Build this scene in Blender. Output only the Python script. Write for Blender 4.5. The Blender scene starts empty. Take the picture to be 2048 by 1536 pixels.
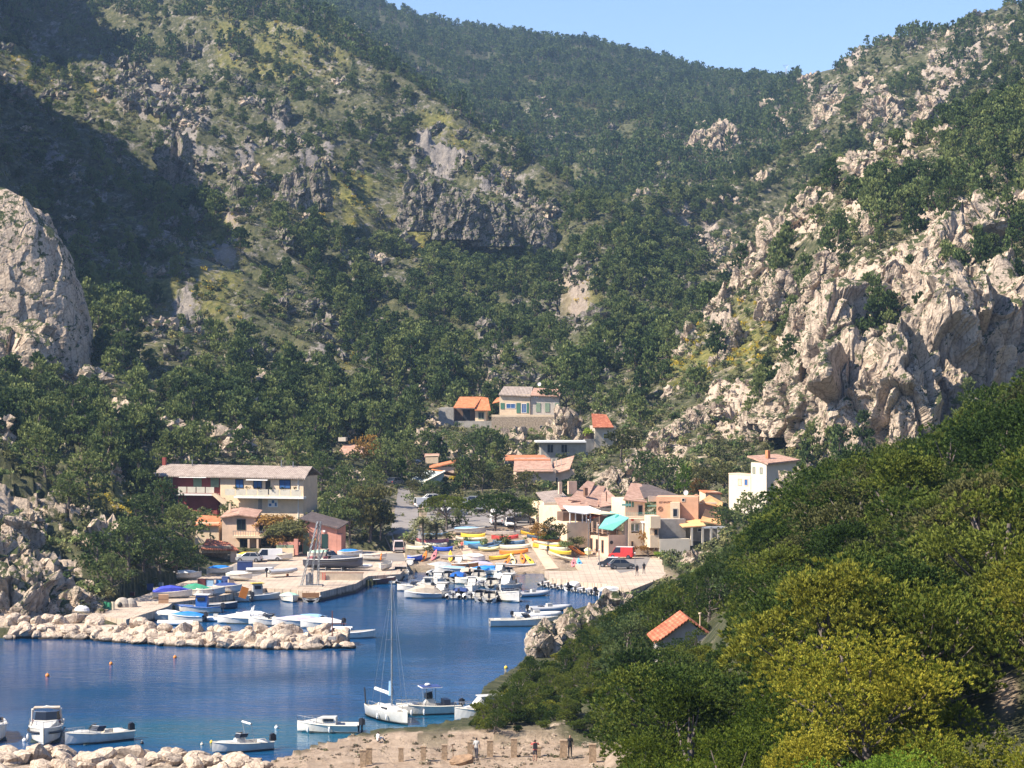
import bpy, math, random
import numpy as np
from mathutils import Vector, Matrix
R = math.radians
C = bpy.context.scene.collection
random.seed(7); RNG = np.random.default_rng(11)

# ------------------------------------------------------------------ camera, light, exposure
F, CX, HY, H = 5000.0, 1024.0, 730.0, 32.0      # focal length in photo pixels, image centre x, horizon row, eye height
cam_d = bpy.data.cameras.new('camera'); cam = bpy.data.objects.new('camera', cam_d); C.objects.link(cam)
cam.location = (0, 0, H); cam.rotation_euler = (R(90), 0, 0)
cam_d.sensor_width = 36; cam_d.lens = 36*F/2048; cam_d.shift_y = -(768-HY)/2048
cam_d.clip_start = 1; cam_d.clip_end = 30000
bpy.context.scene.camera = cam
SUN_EL, SUN_AZ = R(45), math.atan2(-0.36, -0.93)       # to the left and a little behind the camera
sd = Vector((math.cos(SUN_EL)*math.cos(SUN_AZ), math.cos(SUN_EL)*math.sin(SUN_AZ), math.sin(SUN_EL)))
sl = bpy.data.lights.new('sun', 'SUN'); sl.energy = 5.0; sl.angle = R(0.5); sl.color = (1.0, 0.90, 0.76)
so = bpy.data.objects.new('sun', sl); C.objects.link(so); so.rotation_euler = sd.to_track_quat('Z', 'Y').to_euler()
w = bpy.data.worlds.new('World'); bpy.context.scene.world = w; w.use_nodes = True
nt = w.node_tree; bg = nt.nodes['Background']
sky = nt.nodes.new('ShaderNodeTexSky'); sky.sky_type = 'NISHITA'; sky.sun_disc = False
sky.sun_elevation = SUN_EL; sky.sun_rotation = math.atan2(sd.x, sd.y)
sky.altitude = 0; sky.air_density = 1.0; sky.dust_density = 0.0; sky.ozone_density = 3.5
vm = nt.nodes.new('ShaderNodeVectorMath'); vm.operation = 'MULTIPLY'; vm.inputs[1].default_value = (0.82, 0.84, 1.02)
nt.links.new(sky.outputs[0], vm.inputs[0]); nt.links.new(vm.outputs[0], bg.inputs[0]); bg.inputs[1].default_value = 0.09
vs = bpy.context.scene.view_settings; vs.view_transform = 'Standard'; vs.look = 'None'; vs.exposure = 1.12; vs.gamma = 1
cyc = bpy.context.scene.cycles
HAZE = 0.00010
cyc.max_bounces = 4; cyc.diffuse_bounces = 2; cyc.glossy_bounces = 2; cyc.transmission_bounces = 2; cyc.volume_bounces = 0
cyc.transparent_max_bounces = 4; cyc.caustics_reflective = False; cyc.caustics_refractive = False

# ------------------------------------------------------------------ small helpers
def tag(o, label=None, cat=None, group=None, kind=None):
    if label: o['label'] = label
    if cat: o['category'] = cat
    if group: o['group'] = group
    if kind: o['kind'] = kind
    return o
def PZ(px, py, z=0.0):
    d = (H-z)*F/(py-HY); return Vector(((px-CX)*d/F, d, z))
def PD(px, py, d):
    return Vector(((px-CX)*d/F, d, H-(py-HY)*d/F))

def _hash(ix, iy, iz, s=0):
    h = (ix.astype(np.int64)*374761393 + iy.astype(np.int64)*668265263 + iz.astype(np.int64)*2147483647 + s*1274126177) & 0xffffffff
    h = ((h ^ (h >> 13))*1274126177) & 0xffffffff
    h = ((h ^ (h >> 16))*2246822519) & 0xffffffff
    return ((h ^ (h >> 15)) & 0xffffff)/float(0xffffff)
def vnoise(p, s=0):
    i = np.floor(p); f = p-i; f = f*f*(3-2*f); i = i.astype(np.int64); r = 0
    for dx in (0, 1):
        wx = f[:, 0] if dx else 1-f[:, 0]
        for dy in (0, 1):
            wy = f[:, 1] if dy else 1-f[:, 1]
            for dz in (0, 1):
                wz = f[:, 2] if dz else 1-f[:, 2]
                r = r + _hash(i[:, 0]+dx, i[:, 1]+dy, i[:, 2]+dz, s)*wx*wy*wz
    return r
def fbm(p, o=4, s=0):
    r = 0; a = 0.5; t = 0
    for k in range(o):
        r = r + a*vnoise(p, s+k); t += a; a *= 0.5; p = p*2.03+7.1
    return r/t
def ridged(p, o=4, s=0):
    r = 0; a = 0.5; t = 0
    for k in range(o):
        r = r + a*(1-np.abs(2*vnoise(p, s+k)-1)); t += a; a *= 0.5; p = p*2.07+3.3
    return r/t
def worley(p, s=0):
    i = np.floor(p).astype(np.int64); f1 = np.full(len(p), 9.0); f2 = np.full(len(p), 9.0); idv = np.zeros(len(p))
    for dx in (-1, 0, 1):
        for dy in (-1, 0, 1):
            for dz in (-1, 0, 1):
                c = i+np.array([dx, dy, dz])
                q = np.stack([c[:, 0]+_hash(c[:, 0], c[:, 1], c[:, 2], s), c[:, 1]+_hash(c[:, 0], c[:, 1], c[:, 2], s+5), c[:, 2]+_hash(c[:, 0], c[:, 1], c[:, 2], s+9)], 1)
                d = np.linalg.norm(q-p, axis=1); v = _hash(c[:, 0], c[:, 1], c[:, 2], s+3)
                nw = d < f1; f2 = np.where(nw, f1, np.minimum(f2, d)); idv = np.where(nw, v, idv); f1 = np.where(nw, d, f1)
    return f1, f2, idv

def facets(p, s=0):
    """tilted flat faces, one per cell: broken rock"""
    i = np.floor(p).astype(np.int64); f1 = np.full(len(p), 9.0); out = np.zeros(len(p)); f2 = np.full(len(p), 9.0)
    for dx in (-1, 0, 1):
        for dy in (-1, 0, 1):
            for dz in (-1, 0, 1):
                c = i+np.array([dx, dy, dz]); q = np.stack([c[:, 0]+_hash(c[:, 0], c[:, 1], c[:, 2], s), c[:, 1]+_hash(c[:, 0], c[:, 1], c[:, 2], s+5), c[:, 2]+_hash(c[:, 0], c[:, 1], c[:, 2], s+9)], 1)
                e = p-q; d = np.abs(e).sum(1)*.6+np.linalg.norm(e, axis=1)*.5; v = _hash(c[:, 0], c[:, 1], c[:, 2], s+3); a = 6.283*_hash(c[:, 0], c[:, 1], c[:, 2], s+13); b = 2*_hash(c[:, 0], c[:, 1], c[:, 2], s+17)-1
                val = (v-.5)+1.1*(e[:, 0]*np.cos(a)+e[:, 1]*np.sin(a)+e[:, 2]*b); nw = d < f1; f2 = np.where(nw, f1, np.minimum(f2, d)); out = np.where(nw, val, out); f1 = np.where(nw, d, f1)
    return out, f2-f1

def raw_mesh(name, co, quads, mats=(), smooth=False, attrs=None, mi=None):
    co = np.asarray(co, dtype=np.float32); quads = np.asarray(quads, dtype=np.int32); k = quads.shape[1]
    me = bpy.data.meshes.new(name)
    me.vertices.add(len(co)); me.vertices.foreach_set('co', co.ravel())
    me.loops.add(quads.size); me.loops.foreach_set('vertex_index', quads.ravel())
    me.polygons.add(len(quads)); me.polygons.foreach_set('loop_start', np.arange(0, quads.size, k, dtype=np.int32))
    if mi is not None: me.polygons.foreach_set('material_index', np.asarray(mi, dtype=np.int32))
    me.polygons.foreach_set('use_smooth', np.full(len(quads), smooth))
    for m in mats: me.materials.append(m)
    for n, a in (attrs or {}).items():
        at = me.attributes.new(n, 'FLOAT', 'POINT'); at.data.foreach_set('value', np.asarray(a, dtype=np.float32))
    me.update(calc_edges=True)
    return me
def link(name, me, parent=None, loc=None, rot=None, scale=None):
    o = bpy.data.objects.new(name, me); C.objects.link(o)
    if parent is not None: o.parent = parent
    if loc is not None: o.location = loc
    if rot is not None: o.rotation_euler = rot
    if scale is not None: o.scale = scale if hasattr(scale, '__len__') else (scale,)*3
    return o

# ------------------------------------------------------------------ materials
def newmat(name):
    m = bpy.data.materials.new(name); m.use_nodes = True; t = m.node_tree
    return m, t, t.nodes['Principled BSDF'], t.links
def N(t, kind, **kw):
    n = t.nodes.new(kind)
    for k, v in kw.items():
        if k.startswith('i_'):
            key = k[2:]; n.inputs[int(key) if key.isdigit() else key].default_value = v
        else: setattr(n, k, v)
    return n
def noise(t, scale, detail=4, rough=0.6, vec=None, dist=0.0):
    n = N(t, 'ShaderNodeTexNoise'); n.inputs['Scale'].default_value = scale; n.inputs['Detail'].default_value = detail
    n.inputs['Roughness'].default_value = rough; n.inputs['Distortion'].default_value = dist
    if vec is not None: t.links.new(vec, n.inputs['Vector'])
    return n.outputs[0]
def ramp(t, fac, stops, mode='LINEAR'):
    n = N(t, 'ShaderNodeValToRGB'); n.color_ramp.interpolation = mode; e = n.color_ramp.elements
    while len(e) < len(stops): e.new(0.5)
    for k, (p, c) in enumerate(stops):
        e[k].position = p; e[k].color = (*c, 1) if len(c) == 3 else c
    t.links.new(fac, n.inputs[0]); return n.outputs[0]
def mixc(t, fac, a, b, mode='MIX'):
    n = N(t, 'ShaderNodeMix', data_type='RGBA', blend_type=mode)
    for s, v in ((0, fac), (6, a), (7, b)):
        if hasattr(v, 'is_output'): t.links.new(v, n.inputs[s])
        else: n.inputs[s].default_value = (*v, 1) if isinstance(v, tuple) and len(v) == 3 else v
    return n.outputs[2]
def mathn(t, op, a, b=0.0, clamp=False):
    n = N(t, 'ShaderNodeMath', operation=op, use_clamp=clamp)
    for s, v in ((0, a), (1, b)):
        if hasattr(v, 'is_output'): t.links.new(v, n.inputs[s])
        else: n.inputs[s].default_value = v
    return n.outputs[0]
def bumpn(t, h, strength, dist, bsdf):
    b = N(t, 'ShaderNodeBump'); b.inputs['Strength'].default_value = strength; b.inputs['Distance'].default_value = dist
    t.links.new(h, b.inputs['Height']); t.links.new(b.outputs[0], bsdf.inputs['Normal'])
_mc = {}
def mat(name, col, rough=0.6, var=0.12, scale=1.5, metal=0.0, bump=0.0, spec=0.5):
    """plain painted / plastered / plastic surface with some mottling"""
    if name in _mc: return _mc[name]
    m, t, b, L = newmat(name); tc = N(t, 'ShaderNodeTexCoord')
    n = noise(t, scale, 5, 0.65, tc.outputs['Object'])
    lo = tuple(c*(1-var*1.6) for c in col); hi = tuple(min(1, c*(1+var)) for c in col)
    L.new(ramp(t, n, [(0.3, lo), (0.7, hi)]), b.inputs['Base Color'])
    b.inputs['Roughness'].default_value = rough; b.inputs['Metallic'].default_value = metal
    b.inputs['Specular IOR Level'].default_value = spec
    if bump: bumpn(t, n, 0.5, bump, b)
    _mc[name] = m; return m
def rock_color(t, pos, warm=0.5, s=1.0, grey=None):
    a = noise(t, 0.35*s, 6, 0.7, pos); b = noise(t, 2.2*s, 5, 0.7, pos)
    base = ramp(t, a, [(0.25, (0.32, 0.26, 0.21)), (0.45, (0.56, 0.46, 0.355)), (0.75, (0.72, 0.59, 0.45))])
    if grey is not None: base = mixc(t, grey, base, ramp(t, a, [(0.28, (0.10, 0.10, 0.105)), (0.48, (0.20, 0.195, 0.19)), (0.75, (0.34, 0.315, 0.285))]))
    return mixc(t, 0.75, base, ramp(t, b, [(0.33, (0.30, 0.28, 0.27)), (0.5, (0.85, 0.82, 0.8)), (0.7, (1.15, 1.1, 1.05))]), 'MULTIPLY')
def m_terrain():
    m, t, b, L = newmat('hillside'); g = N(t, 'ShaderNodeNewGeometry'); pos = g.outputs['Position']
    ar = N(t, 'ShaderNodeAttribute', attribute_name='rock').outputs['Fac']
    ay = N(t, 'ShaderNodeAttribute', attribute_name='yellow').outputs['Fac']
    ad = N(t, 'ShaderNodeAttribute', attribute_name='dirt').outputs['Fac']
    n1 = noise(t, 0.11, 9, 0.78, pos); n2 = noise(t, 0.6, 6, 0.7, pos); n3 = noise(t, 0.03, 4, 0.6, pos)
    grass = ramp(t, n2, [(0.3, (0.028, 0.034, 0.016)), (0.5, (0.075, 0.080, 0.036)), (0.7, (0.16, 0.145, 0.075))])
    grass = mixc(t, mathn(t, 'MULTIPLY', ay, 0.8), grass, ramp(t, n2, [(0.35, (0.09, 0.10, 0.02)), (0.55, (0.24, 0.22, 0.05)), (0.75, (0.42, 0.33, 0.06))]))
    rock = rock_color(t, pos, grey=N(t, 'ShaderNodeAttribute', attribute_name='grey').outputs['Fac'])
    k = mathn(t, 'ADD', mathn(t, 'MULTIPLY', n1, 0.45), mathn(t, 'MULTIPLY', noise(t, 0.35, 8, 0.8, pos), 0.55))
    k = mathn(t, 'ADD', k, mathn(t, 'MULTIPLY', mathn(t, 'SUBTRACT', ar, 0.5), 0.42))
    k = ramp(t, k, [(0.49, (0, 0, 0)), (0.56, (1, 1, 1))])
    c = mixc(t, k, grass, rock)
    dirt = ramp(t, n2, [(0.3, (0.36, 0.26, 0.18)), (0.7, (0.56, 0.43, 0.31))])
    c = mixc(t, ad, c, dirt)
    L.new(c, b.inputs['Base Color']); b.inputs['Roughness'].default_value = 0.9; b.inputs['Specular IOR Level'].default_value = 0.2
    bumpn(t, noise(t, 0.9, 8, 0.75, pos), 0.9, 0.8, b)
    return m
def m_rock(name='limestone', scale=1.0, bump=0.35, shrubs=0.0, grey=None):
    m, t, b, L = newmat(name); g = N(t, 'ShaderNodeNewGeometry'); pos = g.outputs['Position']
    c = rock_color(t, pos, s=scale, grey=grey)
    v = N(t, 'ShaderNodeTexVoronoi', feature='DISTANCE_TO_EDGE'); v.inputs['Scale'].default_value = 0.45*scale
    mp = N(t, 'ShaderNodeMapping'); mp.inputs['Scale'].default_value = (1, 1, 0.35); L.new(pos, mp.inputs[0])
    nn = N(t, 'ShaderNodeTexNoise'); nn.inputs['Scale'].default_value = 0.8*scale; L.new(mp.outputs[0], nn.inputs['Vector'])
    L.new(mixc(t, 0.25, mp.outputs[0], nn.outputs[1], 'ADD'), v.inputs['Vector'])
    crack = ramp(t, v.outputs[0], [(0.0, (0.45, 0.42, 0.4)), (0.06, (1, 1, 1))])
    c = mixc(t, 0.8, c, crack, 'MULTIPLY')
    if shrubs:
        sn = noise(t, 0.5, 5, 0.7, pos); nz = N(t, 'ShaderNodeSeparateXYZ'); L.new(g.outputs['Normal'], nz.inputs[0])
        k = mathn(t, 'ADD', sn, mathn(t, 'MULTIPLY', nz.outputs[2], 0.22)); k = ramp(t, k, [(0.66-shrubs*0.15, (0, 0, 0)), (0.70-shrubs*0.15, (1, 1, 1))])
        c = mixc(t, k, c, ramp(t, noise(t, 2.5, 4, 0.6, pos), [(0.35, (0.02, 0.035, 0.012)), (0.65, (0.09, 0.10, 0.035))]))
    sp = N(t, 'ShaderNodeSeparateXYZ'); L.new(pos, sp.inputs[0]); c = mixc(t, ramp(t, mathn(t, 'ADD', sp.outputs[2], mathn(t, 'MULTIPLY', noise(t, 1.5, 3, .6, pos), .5)), [(0.42, (1, 1, 1)), (0.62, (0, 0, 0))]), c, (0.045, 0.035, 0.025))
    L.new(c, b.inputs['Base Color']); b.inputs['Roughness'].default_value = 0.88; b.inputs['Specular IOR Level'].default_value = 0.25
    bumpn(t, noise(t, 1.3*scale, 8, 0.75, pos), 0.9, bump, b)
    return m
def m_leaf(name, dark, mid, lite, trans=0.25, rough=0.75):
    m, t, b, L = newmat(name); oi = N(t, 'ShaderNodeObjectInfo'); g = N(t, 'ShaderNodeNewGeometry')
    n = noise(t, 0.35, 3, 0.6, g.outputs['Position'])
    k = mathn(t, 'ADD', mathn(t, 'MULTIPLY', n, 0.4), mathn(t, 'MULTIPLY', g.outputs['Random Per Island'], 0.28))
    k = mathn(t, 'ADD', k, mathn(t, 'MULTIPLY', oi.outputs['Random'], 0.5))
    c = ramp(t, k, [(0.3, dark), (0.55, mid), (0.85, lite)])
    L.new(c, b.inputs['Base Color']); b.inputs['Roughness'].default_value = rough; b.inputs['Specular IOR Level'].default_value = 0.15
    if trans:
        tr = N(t, 'ShaderNodeBsdfTranslucent'); L.new(c, tr.inputs[0]); mx = N(t, 'ShaderNodeMixShader'); mx.inputs[0].default_value = trans
        L.new(b.outputs[0], mx.inputs[1]); L.new(tr.outputs[0], mx.inputs[2]); L.new(mx.outputs[0], t.nodes['Material Output'].inputs[0])
    return m
def m_water():
    m, t, b, L = newmat('sea_water'); g = N(t, 'ShaderNodeNewGeometry'); pos = g.outputs['Position']
    sh = N(t, 'ShaderNodeAttribute', attribute_name='shallow').outputs['Fac']
    n = noise(t, 0.05, 4, 0.6, pos)
    deep = ramp(t, n, [(0.3, (0.002, 0.040, 0.13)), (0.7, (0.006, 0.080, 0.21))])
    c = mixc(t, mathn(t, 'MULTIPLY', sh, 0.6), deep, (0.006, 0.11, 0.15))
    L.new(c, b.inputs['Base Color']); b.inputs['Roughness'].default_value = 0.12; b.inputs['IOR'].default_value = 1.33
    mp = N(t, 'ShaderNodeMapping'); mp.inputs['Scale'].default_value = (0.55, 1.0, 1.0); mp.inputs['Rotation'].default_value = (0, 0, 0.35); L.new(pos, mp.inputs[0])
    h = mathn(t, 'ADD', noise(t, 1.1, 4, 0.6, mp.outputs[0]), mathn(t, 'MULTIPLY', noise(t, 0.22, 2, 0.5, mp.outputs[0]), 1.2))
    calm = ramp(t, noise(t, 0.03, 3, 0.5, pos), [(0.35, (0.25, 0.25, 0.25)), (0.6, (1, 1, 1))])
    bm = N(t, 'ShaderNodeBump'); bm.inputs['Distance'].default_value = 0.11; L.new(calm, bm.inputs['Strength'])
    L.new(h, bm.inputs['Height']); L.new(bm.outputs[0], b.inputs['Normal'])
    return m
M_TER = m_terrain(); M_ROCK = m_rock('limestone_cliff', 1.0, 0.5, 0.35); M_ROCKG = m_rock('weathered_grey_limestone', 1.0, 0.5, 0.8, 0.75); M_BOULD = m_rock('boulder_stone', 2.2, 0.12); M_WATER = m_water()  # grey copy of the cliff limestone, darkened to put slope shade in its colour
# ------------------------------------------------------------------ terrain: heights as columns, surveyed within the frame, p = photo row the ground shows at, z = height in metres
cols = {
 -900: [(20,'z',23),(120,'z',-1),(293,'z',0),(300,'z',3),(360,'z',40),(430,'z',44),(520,'z',104),(545,'z',112),(590,'z',134),(640,'z',178),(690,'z',210),(745,'z',225),(790,'z',225),(840,'z',215),(900,'z',210),(945,'z',220),(985,'z',250),(1060,'z',308),(1235,'z',350),(1400,'z',390),(2600,'z',520)],  # this and the next two: unseen ridge, shaped to shade the left slopes
 -420: [(20,'z',23),(120,'z',-1),(293,'z',0),(300,'z',3),(360,'z',28.6),(430,'z',32.6),(520,'z',66),(545,'z',74),(590,'z',96),(640,'z',140),(690,'z',172),(745,'z',187),(790,'z',187),(840,'z',177),(900,'z',172),(945,'z',182),(985,'z',212),(1060,'z',270),(1235,'z',312),(1400,'z',352),(2600,'z',482)],
 -130: [(20,'z',23),(120,'z',-1),(293,'z',0),(300,'z',3),(360,'z',22),(430,'z',26),(520,'z',44),(545,'z',52),(590,'z',74),(640,'z',118),(690,'z',150),(745,'z',165),(790,'z',165),(840,'z',155),(900,'z',150),(945,'z',160),(985,'z',190),(1060,'z',248),(1235,'z',290),(1400,'z',330),(2600,'z',460)],
 0: [(20,'z',24),(60,'z',12),(120,'z',-1),(292,'z',0),(298,'z',2.5),(330,'p',1120),(372,'p',890),(400,'z',17),(480,'p',830),(530,'p',760),(600,'p',600),(700,'p',440),(800,'p',310),(900,'p',190),(960,'p',128),(1010,'p',128),(1150,'p',50),(1300,'p',-60),(1500,'p',-150),(2600,'p',-220)],
 200: [(20,'z',25),(60,'z',14),(120,'z',0),(298,'z',0),(305,'z',1.2),(322,'z',1.6),(345,'p',1090),(385,'p',1000),(440,'p',900),(520,'p',770),(600,'p',660),(680,'p',550),(780,'p',420),(870,'p',310),(950,'p',230),(1000,'p',185),(1080,'p',150),(1250,'p',10),(1400,'p',-80),(1600,'p',-130),(2600,'p',-180)],
 400: [(20,'z',26),(60,'z',15),(120,'z',0),(300,'z',0),(336,'z',0.9),(395,'z',1.2),(408,'z',4),(425,'p',990),(445,'p',930),(490,'p',870),(550,'p',770),(620,'p',660),(700,'p',560),(780,'p',450),(850,'p',370),(930,'p',280),(1020,'p',200),(1120,'p',120),(1250,'p',30),(1400,'p',-50),(2600,'p',-120)],
 600: [(20,'z',27),(60,'z',16),(120,'z',1),(200,'z',1),(300,'z',0),(350,'z',0.9),(404,'z',1.0),(432,'p',990),(462,'p',935),(520,'p',865),(600,'p',750),(680,'p',630),(760,'p',510),(850,'p',400),(950,'p',290),(1070,'p',180),(1200,'p',75),(1290,'p',35),(1400,'p',60),(1700,'p',30),(2000,'p',-20),(2300,'p',-60),(2600,'p',-60)],
 720: [(20,'z',28),(60,'z',17),(120,'z',2),(200,'z',1),(360,'z',0.9),(410,'z',1.0),(440,'p',1020),(480,'p',950),(530,'p',880),(600,'p',790),(690,'p',670),(780,'p',560),(870,'p',440),(970,'p',330),(1080,'p',225),(1180,'p',130),(1240,'p',110),(1400,'p',150),(1650,'p',90),(1900,'p',45),(2200,'p',5),(2400,'p',0),(2600,'p',10)],
 800: [(20,'z',28),(60,'z',17),(120,'z',3),(200,'z',1.4),(380,'z',0.4),(388,'z',0.7),(402,'z',3.0),(420,'z',4.2),(440,'z',5),(475,'z',7.2),(530,'z',12.5),(610,'p',810),(700,'p',690),(800,'p',570),(900,'p',440),(1000,'p',340),(1100,'p',245),(1160,'p',185),(1220,'p',178),(1400,'p',215),(1650,'p',140),(1900,'p',90),(2150,'p',45),(2320,'p',32),(2450,'p',45),(2600,'p',60)],
 900: [(20,'z',28),(60,'z',17),(120,'z',4),(200,'z',1.6),(386,'z',-0.1),(392,'z',0.8),(404,'z',3.6),(420,'z',4.6),(440,'z',5.2),(480,'z',7),(530,'z',11),(620,'p',800),(710,'p',690),(800,'p',580),(900,'p',470),(1000,'p',370),(1070,'p',290),(1110,'p',245),(1160,'p',245),(1380,'p',280),(1600,'p',210),(1850,'p',140),(2100,'p',95),(2320,'p',64),(2450,'p',75),(2600,'p',90)],
 1000: [(20,'z',28.5),(60,'z',17),(120,'z',6),(200,'z',1.6),(386,'z',-0.1),(392,'z',0.8),(404,'z',3.6),(420,'z',4.6),(440,'z',5.2),(480,'z',7),(520,'z',10.5),(580,'z',17),(650,'p',770),(720,'p',690),(800,'p',600),(900,'p',500),(980,'p',400),(1050,'p',315),(1100,'p',310),(1300,'p',345),(1500,'p',280),(1800,'p',190),(2100,'p',110),(2320,'p',78),(2450,'p',90),(2600,'p',100)],
 1100: [(20,'z',29),(60,'z',18),(120,'z',8),(200,'z',2),(262,'z',0.5),(300,'z',-3),(380,'z',-0.1),(388,'z',0.8),(402,'z',3.4),(420,'z',4.4),(440,'z',5.2),(480,'z',7),(530,'z',11.5),(580,'z',17),(650,'p',770),(720,'p',690),(800,'p',610),(880,'p',520),(950,'p',435),(1010,'p',385),(1060,'p',380),(1250,'p',400),(1400,'p',330),(1700,'p',220),(2050,'p',125),(2320,'p',90),(2450,'p',102),(2600,'p',110)],
 1200: [(20,'z',29),(60,'z',19),(120,'z',10),(200,'z',3.5),(262,'z',2.5),(290,'z',3.5),(325,'z',0.5),(345,'z',-2),(368,'z',0.9),(400,'z',1.2),(440,'z',6),(465,'p',925),(500,'p',880),(560,'p',835),(650,'p',730),(740,'p',630),(830,'p',530),(900,'p',465),(960,'p',430),(1050,'p',440),(1200,'p',410),(1400,'p',330),(1700,'p',230),(2000,'p',150),(2320,'p',103),(2450,'p',115),(2600,'p',120)],
 1300: [(20,'z',29),(60,'z',20),(120,'z',13),(200,'z',5),(262,'z',3.5),(300,'z',3),(340,'z',0.8),(368,'z',0.9),(405,'z',2.2),(430,'z',6),(455,'z',11),(480,'p',900),(530,'p',830),(590,'p',760),(640,'p',725),(680,'p',720),(760,'p',640),(860,'p',545),(950,'p',470),(1030,'p',430),(1200,'p',390),(1400,'p',310),(1700,'p',225),(2000,'p',165),(2300,'p',128),(2450,'p',135),(2600,'p',140)],
 1400: [(20,'z',28.5),(60,'z',14),(120,'z',12.5),(200,'z',9.5),(250,'z',7),(300,'z',5),(350,'z',3.0),(395,'z',3),(412,'z',7),(440,'z',12),(470,'p',890),(510,'p',820),(560,'p',745),(610,'p',680),(630,'p',662),(680,'p',700),(770,'p',640),(880,'p',560),(980,'p',490),(1100,'p',420),(1250,'p',360),(1450,'p',290),(1750,'p',220),(2050,'p',175),(2250,'p',150),(2450,'p',160),(2600,'p',165)],
 1500: [(20,'z',28.5),(60,'z',15),(120,'z',14.5),(190,'z',15),(240,'z',11),(300,'z',8),(360,'z',7),(400,'z',9),(440,'z',13),(475,'p',860),(520,'p',770),(570,'p',680),(610,'p',590),(635,'p',545),(680,'p',600),(780,'p',600),(900,'p',520),(1000,'p',450),(1120,'p',390),(1280,'p',325),(1480,'p',260),(1750,'p',205),(1980,'p',170),(2100,'p',165),(2400,'p',180),(2600,'p',190)],
 1600: [(20,'z',28.5),(60,'z',15),(90,'z',15.5),(120,'z',16.5),(180,'z',17),(228,'z',16),(300,'z',10),(360,'z',10),(405,'z',12),(445,'z',17),(480,'p',810),(530,'p',700),(575,'p',590),(610,'p',500),(640,'p',430),(690,'p',500),(800,'p',520),(900,'p',470),(1000,'p',410),(1120,'p',350),(1280,'p',285),(1480,'p',215),(1650,'p',170),(1760,'p',155),(1900,'p',175),(2400,'p',210),(2600,'p',220)],
 1700: [(20,'z',28.5),(60,'z',15),(90,'z',15.5),(120,'z',17),(180,'z',19),(225,'z',18.5),(300,'z',12),(360,'z',12),(415,'z',16),(432,'z',19),(447,'p',740),(485,'p',640),(530,'p',560),(580,'p',450),(620,'p',375),(645,'p',335),(700,'p',400),(820,'p',420),(920,'p',370),(1050,'p',305),(1200,'p',235),(1350,'p',175),(1470,'p',135),(1540,'p',130),(1700,'p',160),(2600,'p',220)],
 1850: [(20,'z',28.5),(60,'z',15.5),(90,'z',16),(120,'z',18),(180,'z',21),(215,'z',21.5),(300,'z',15),(360,'z',15),(405,'z',18),(430,'z',20),(443,'p',680),(465,'p',590),(520,'p',500),(580,'p',400),(640,'p',320),(680,'p',280),(740,'p',340),(850,'p',330),(950,'p',275),(1080,'p',215),(1230,'p',150),(1370,'p',90),(1430,'p',82),(1600,'p',120),(2600,'p',200)],
 2048: [(20,'z',28.5),(60,'z',16),(90,'z',17),(120,'z',19.5),(180,'z',23),(210,'z',24),(300,'z',19),(360,'z',19),(405,'z',22),(434,'z',24),(448,'p',560),(475,'p',480),(520,'p',410),(580,'p',320),(640,'p',235),(690,'p',195),(740,'p',250),(850,'p',250),(950,'p',190),(1080,'p',120),(1220,'p',60),(1340,'p',25),(1420,'p',30),(1600,'p',60),(2600,'p',150)],
 2300: [(20,'z',28.5),(60,'z',17),(90,'z',19),(120,'z',22),(180,'z',27),(210,'z',28),(300,'z',24),(360,'z',24),(405,'z',26),(434,'z',30),(450,'z',60),(520,'z',85),(640,'z',120),(700,'z',128),(850,'z',150),(1080,'z',190),(1300,'z',240),(1500,'z',240),(2600,'z',280)],
 3000: [(20,'z',30),(60,'z',26),(120,'z',32),(210,'z',40),(300,'z',44),(405,'z',60),(445,'z',90),(640,'z',160),(850,'z',200),(1300,'z',300),(2600,'z',400)],
}
def spaced(segs):
    out = []
    for a, b, s in segs: out.append(np.arange(a, b, s))
    return np.concatenate(out)
DD = spaced([(20,60,4),(60,180,1.3),(180,350,1.3),(350,400,1.2),(400,480,0.45),(480,660,1.0),(660,1300,2.3),(1300,2600,7)])
PX = spaced([(-900,-60,20),(-60,2110,2.9),(2110,3000,22)])
ks = sorted(cols); Zc = []
for k in ks:
    a = np.array([(d, v if t == 'z' else H-(v-HY)*d/F) for d, t, v in cols[k]])
    Zc.append(np.interp(DD, a[:, 0], a[:, 1]))
Zc = np.array(Zc)
def smooth_d(Z, wid):      # soften the breaks between surveyed points
    out = Z.copy()
    for k in range(3):
        c = np.concatenate([out[:, :1].repeat(wid, 1), out, out[:, -1:].repeat(wid, 1)], 1); cs = np.cumsum(c, 1)
        out = (cs[:, 2*wid:]-np.concatenate([np.zeros((len(Z), 1)), cs[:, :-2*wid-1]], 1)[:, :out.shape[1]])/(2*wid+0.0) if False else np.array([np.convolve(r, np.ones(2*wid+1)/(2*wid+1), 'valid') for r in c])
    return out
Zc = smooth_d(Zc, 3)
kx = np.array(ks, float); m_ = np.zeros_like(Zc)
sl_ = (Zc[1:]-Zc[:-1])/(kx[1:]-kx[:-1])[:, None]; m_[1:-1] = (sl_[1:]+sl_[:-1])/2; m_[0] = sl_[0]; m_[-1] = sl_[-1]
ii = np.clip(np.searchsorted(kx, PX)-1, 0, len(kx)-2); hh = kx[ii+1]-kx[ii]; tt = (PX-kx[ii])/hh
h00 = 2*tt**3-3*tt**2+1; h10 = tt**3-2*tt**2+tt; h01 = -2*tt**3+3*tt**2; h11 = tt**3-tt**2
Z = h00[:, None]*Zc[ii]+(h10*hh)[:, None]*m_[ii]+h01[:, None]*Zc[ii+1]+(h11*hh)[:, None]*m_[ii+1]
PXg, DDg = np.meshgrid(PX, DD, indexing='ij')
X = (PXg-CX)*DDg/F

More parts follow.
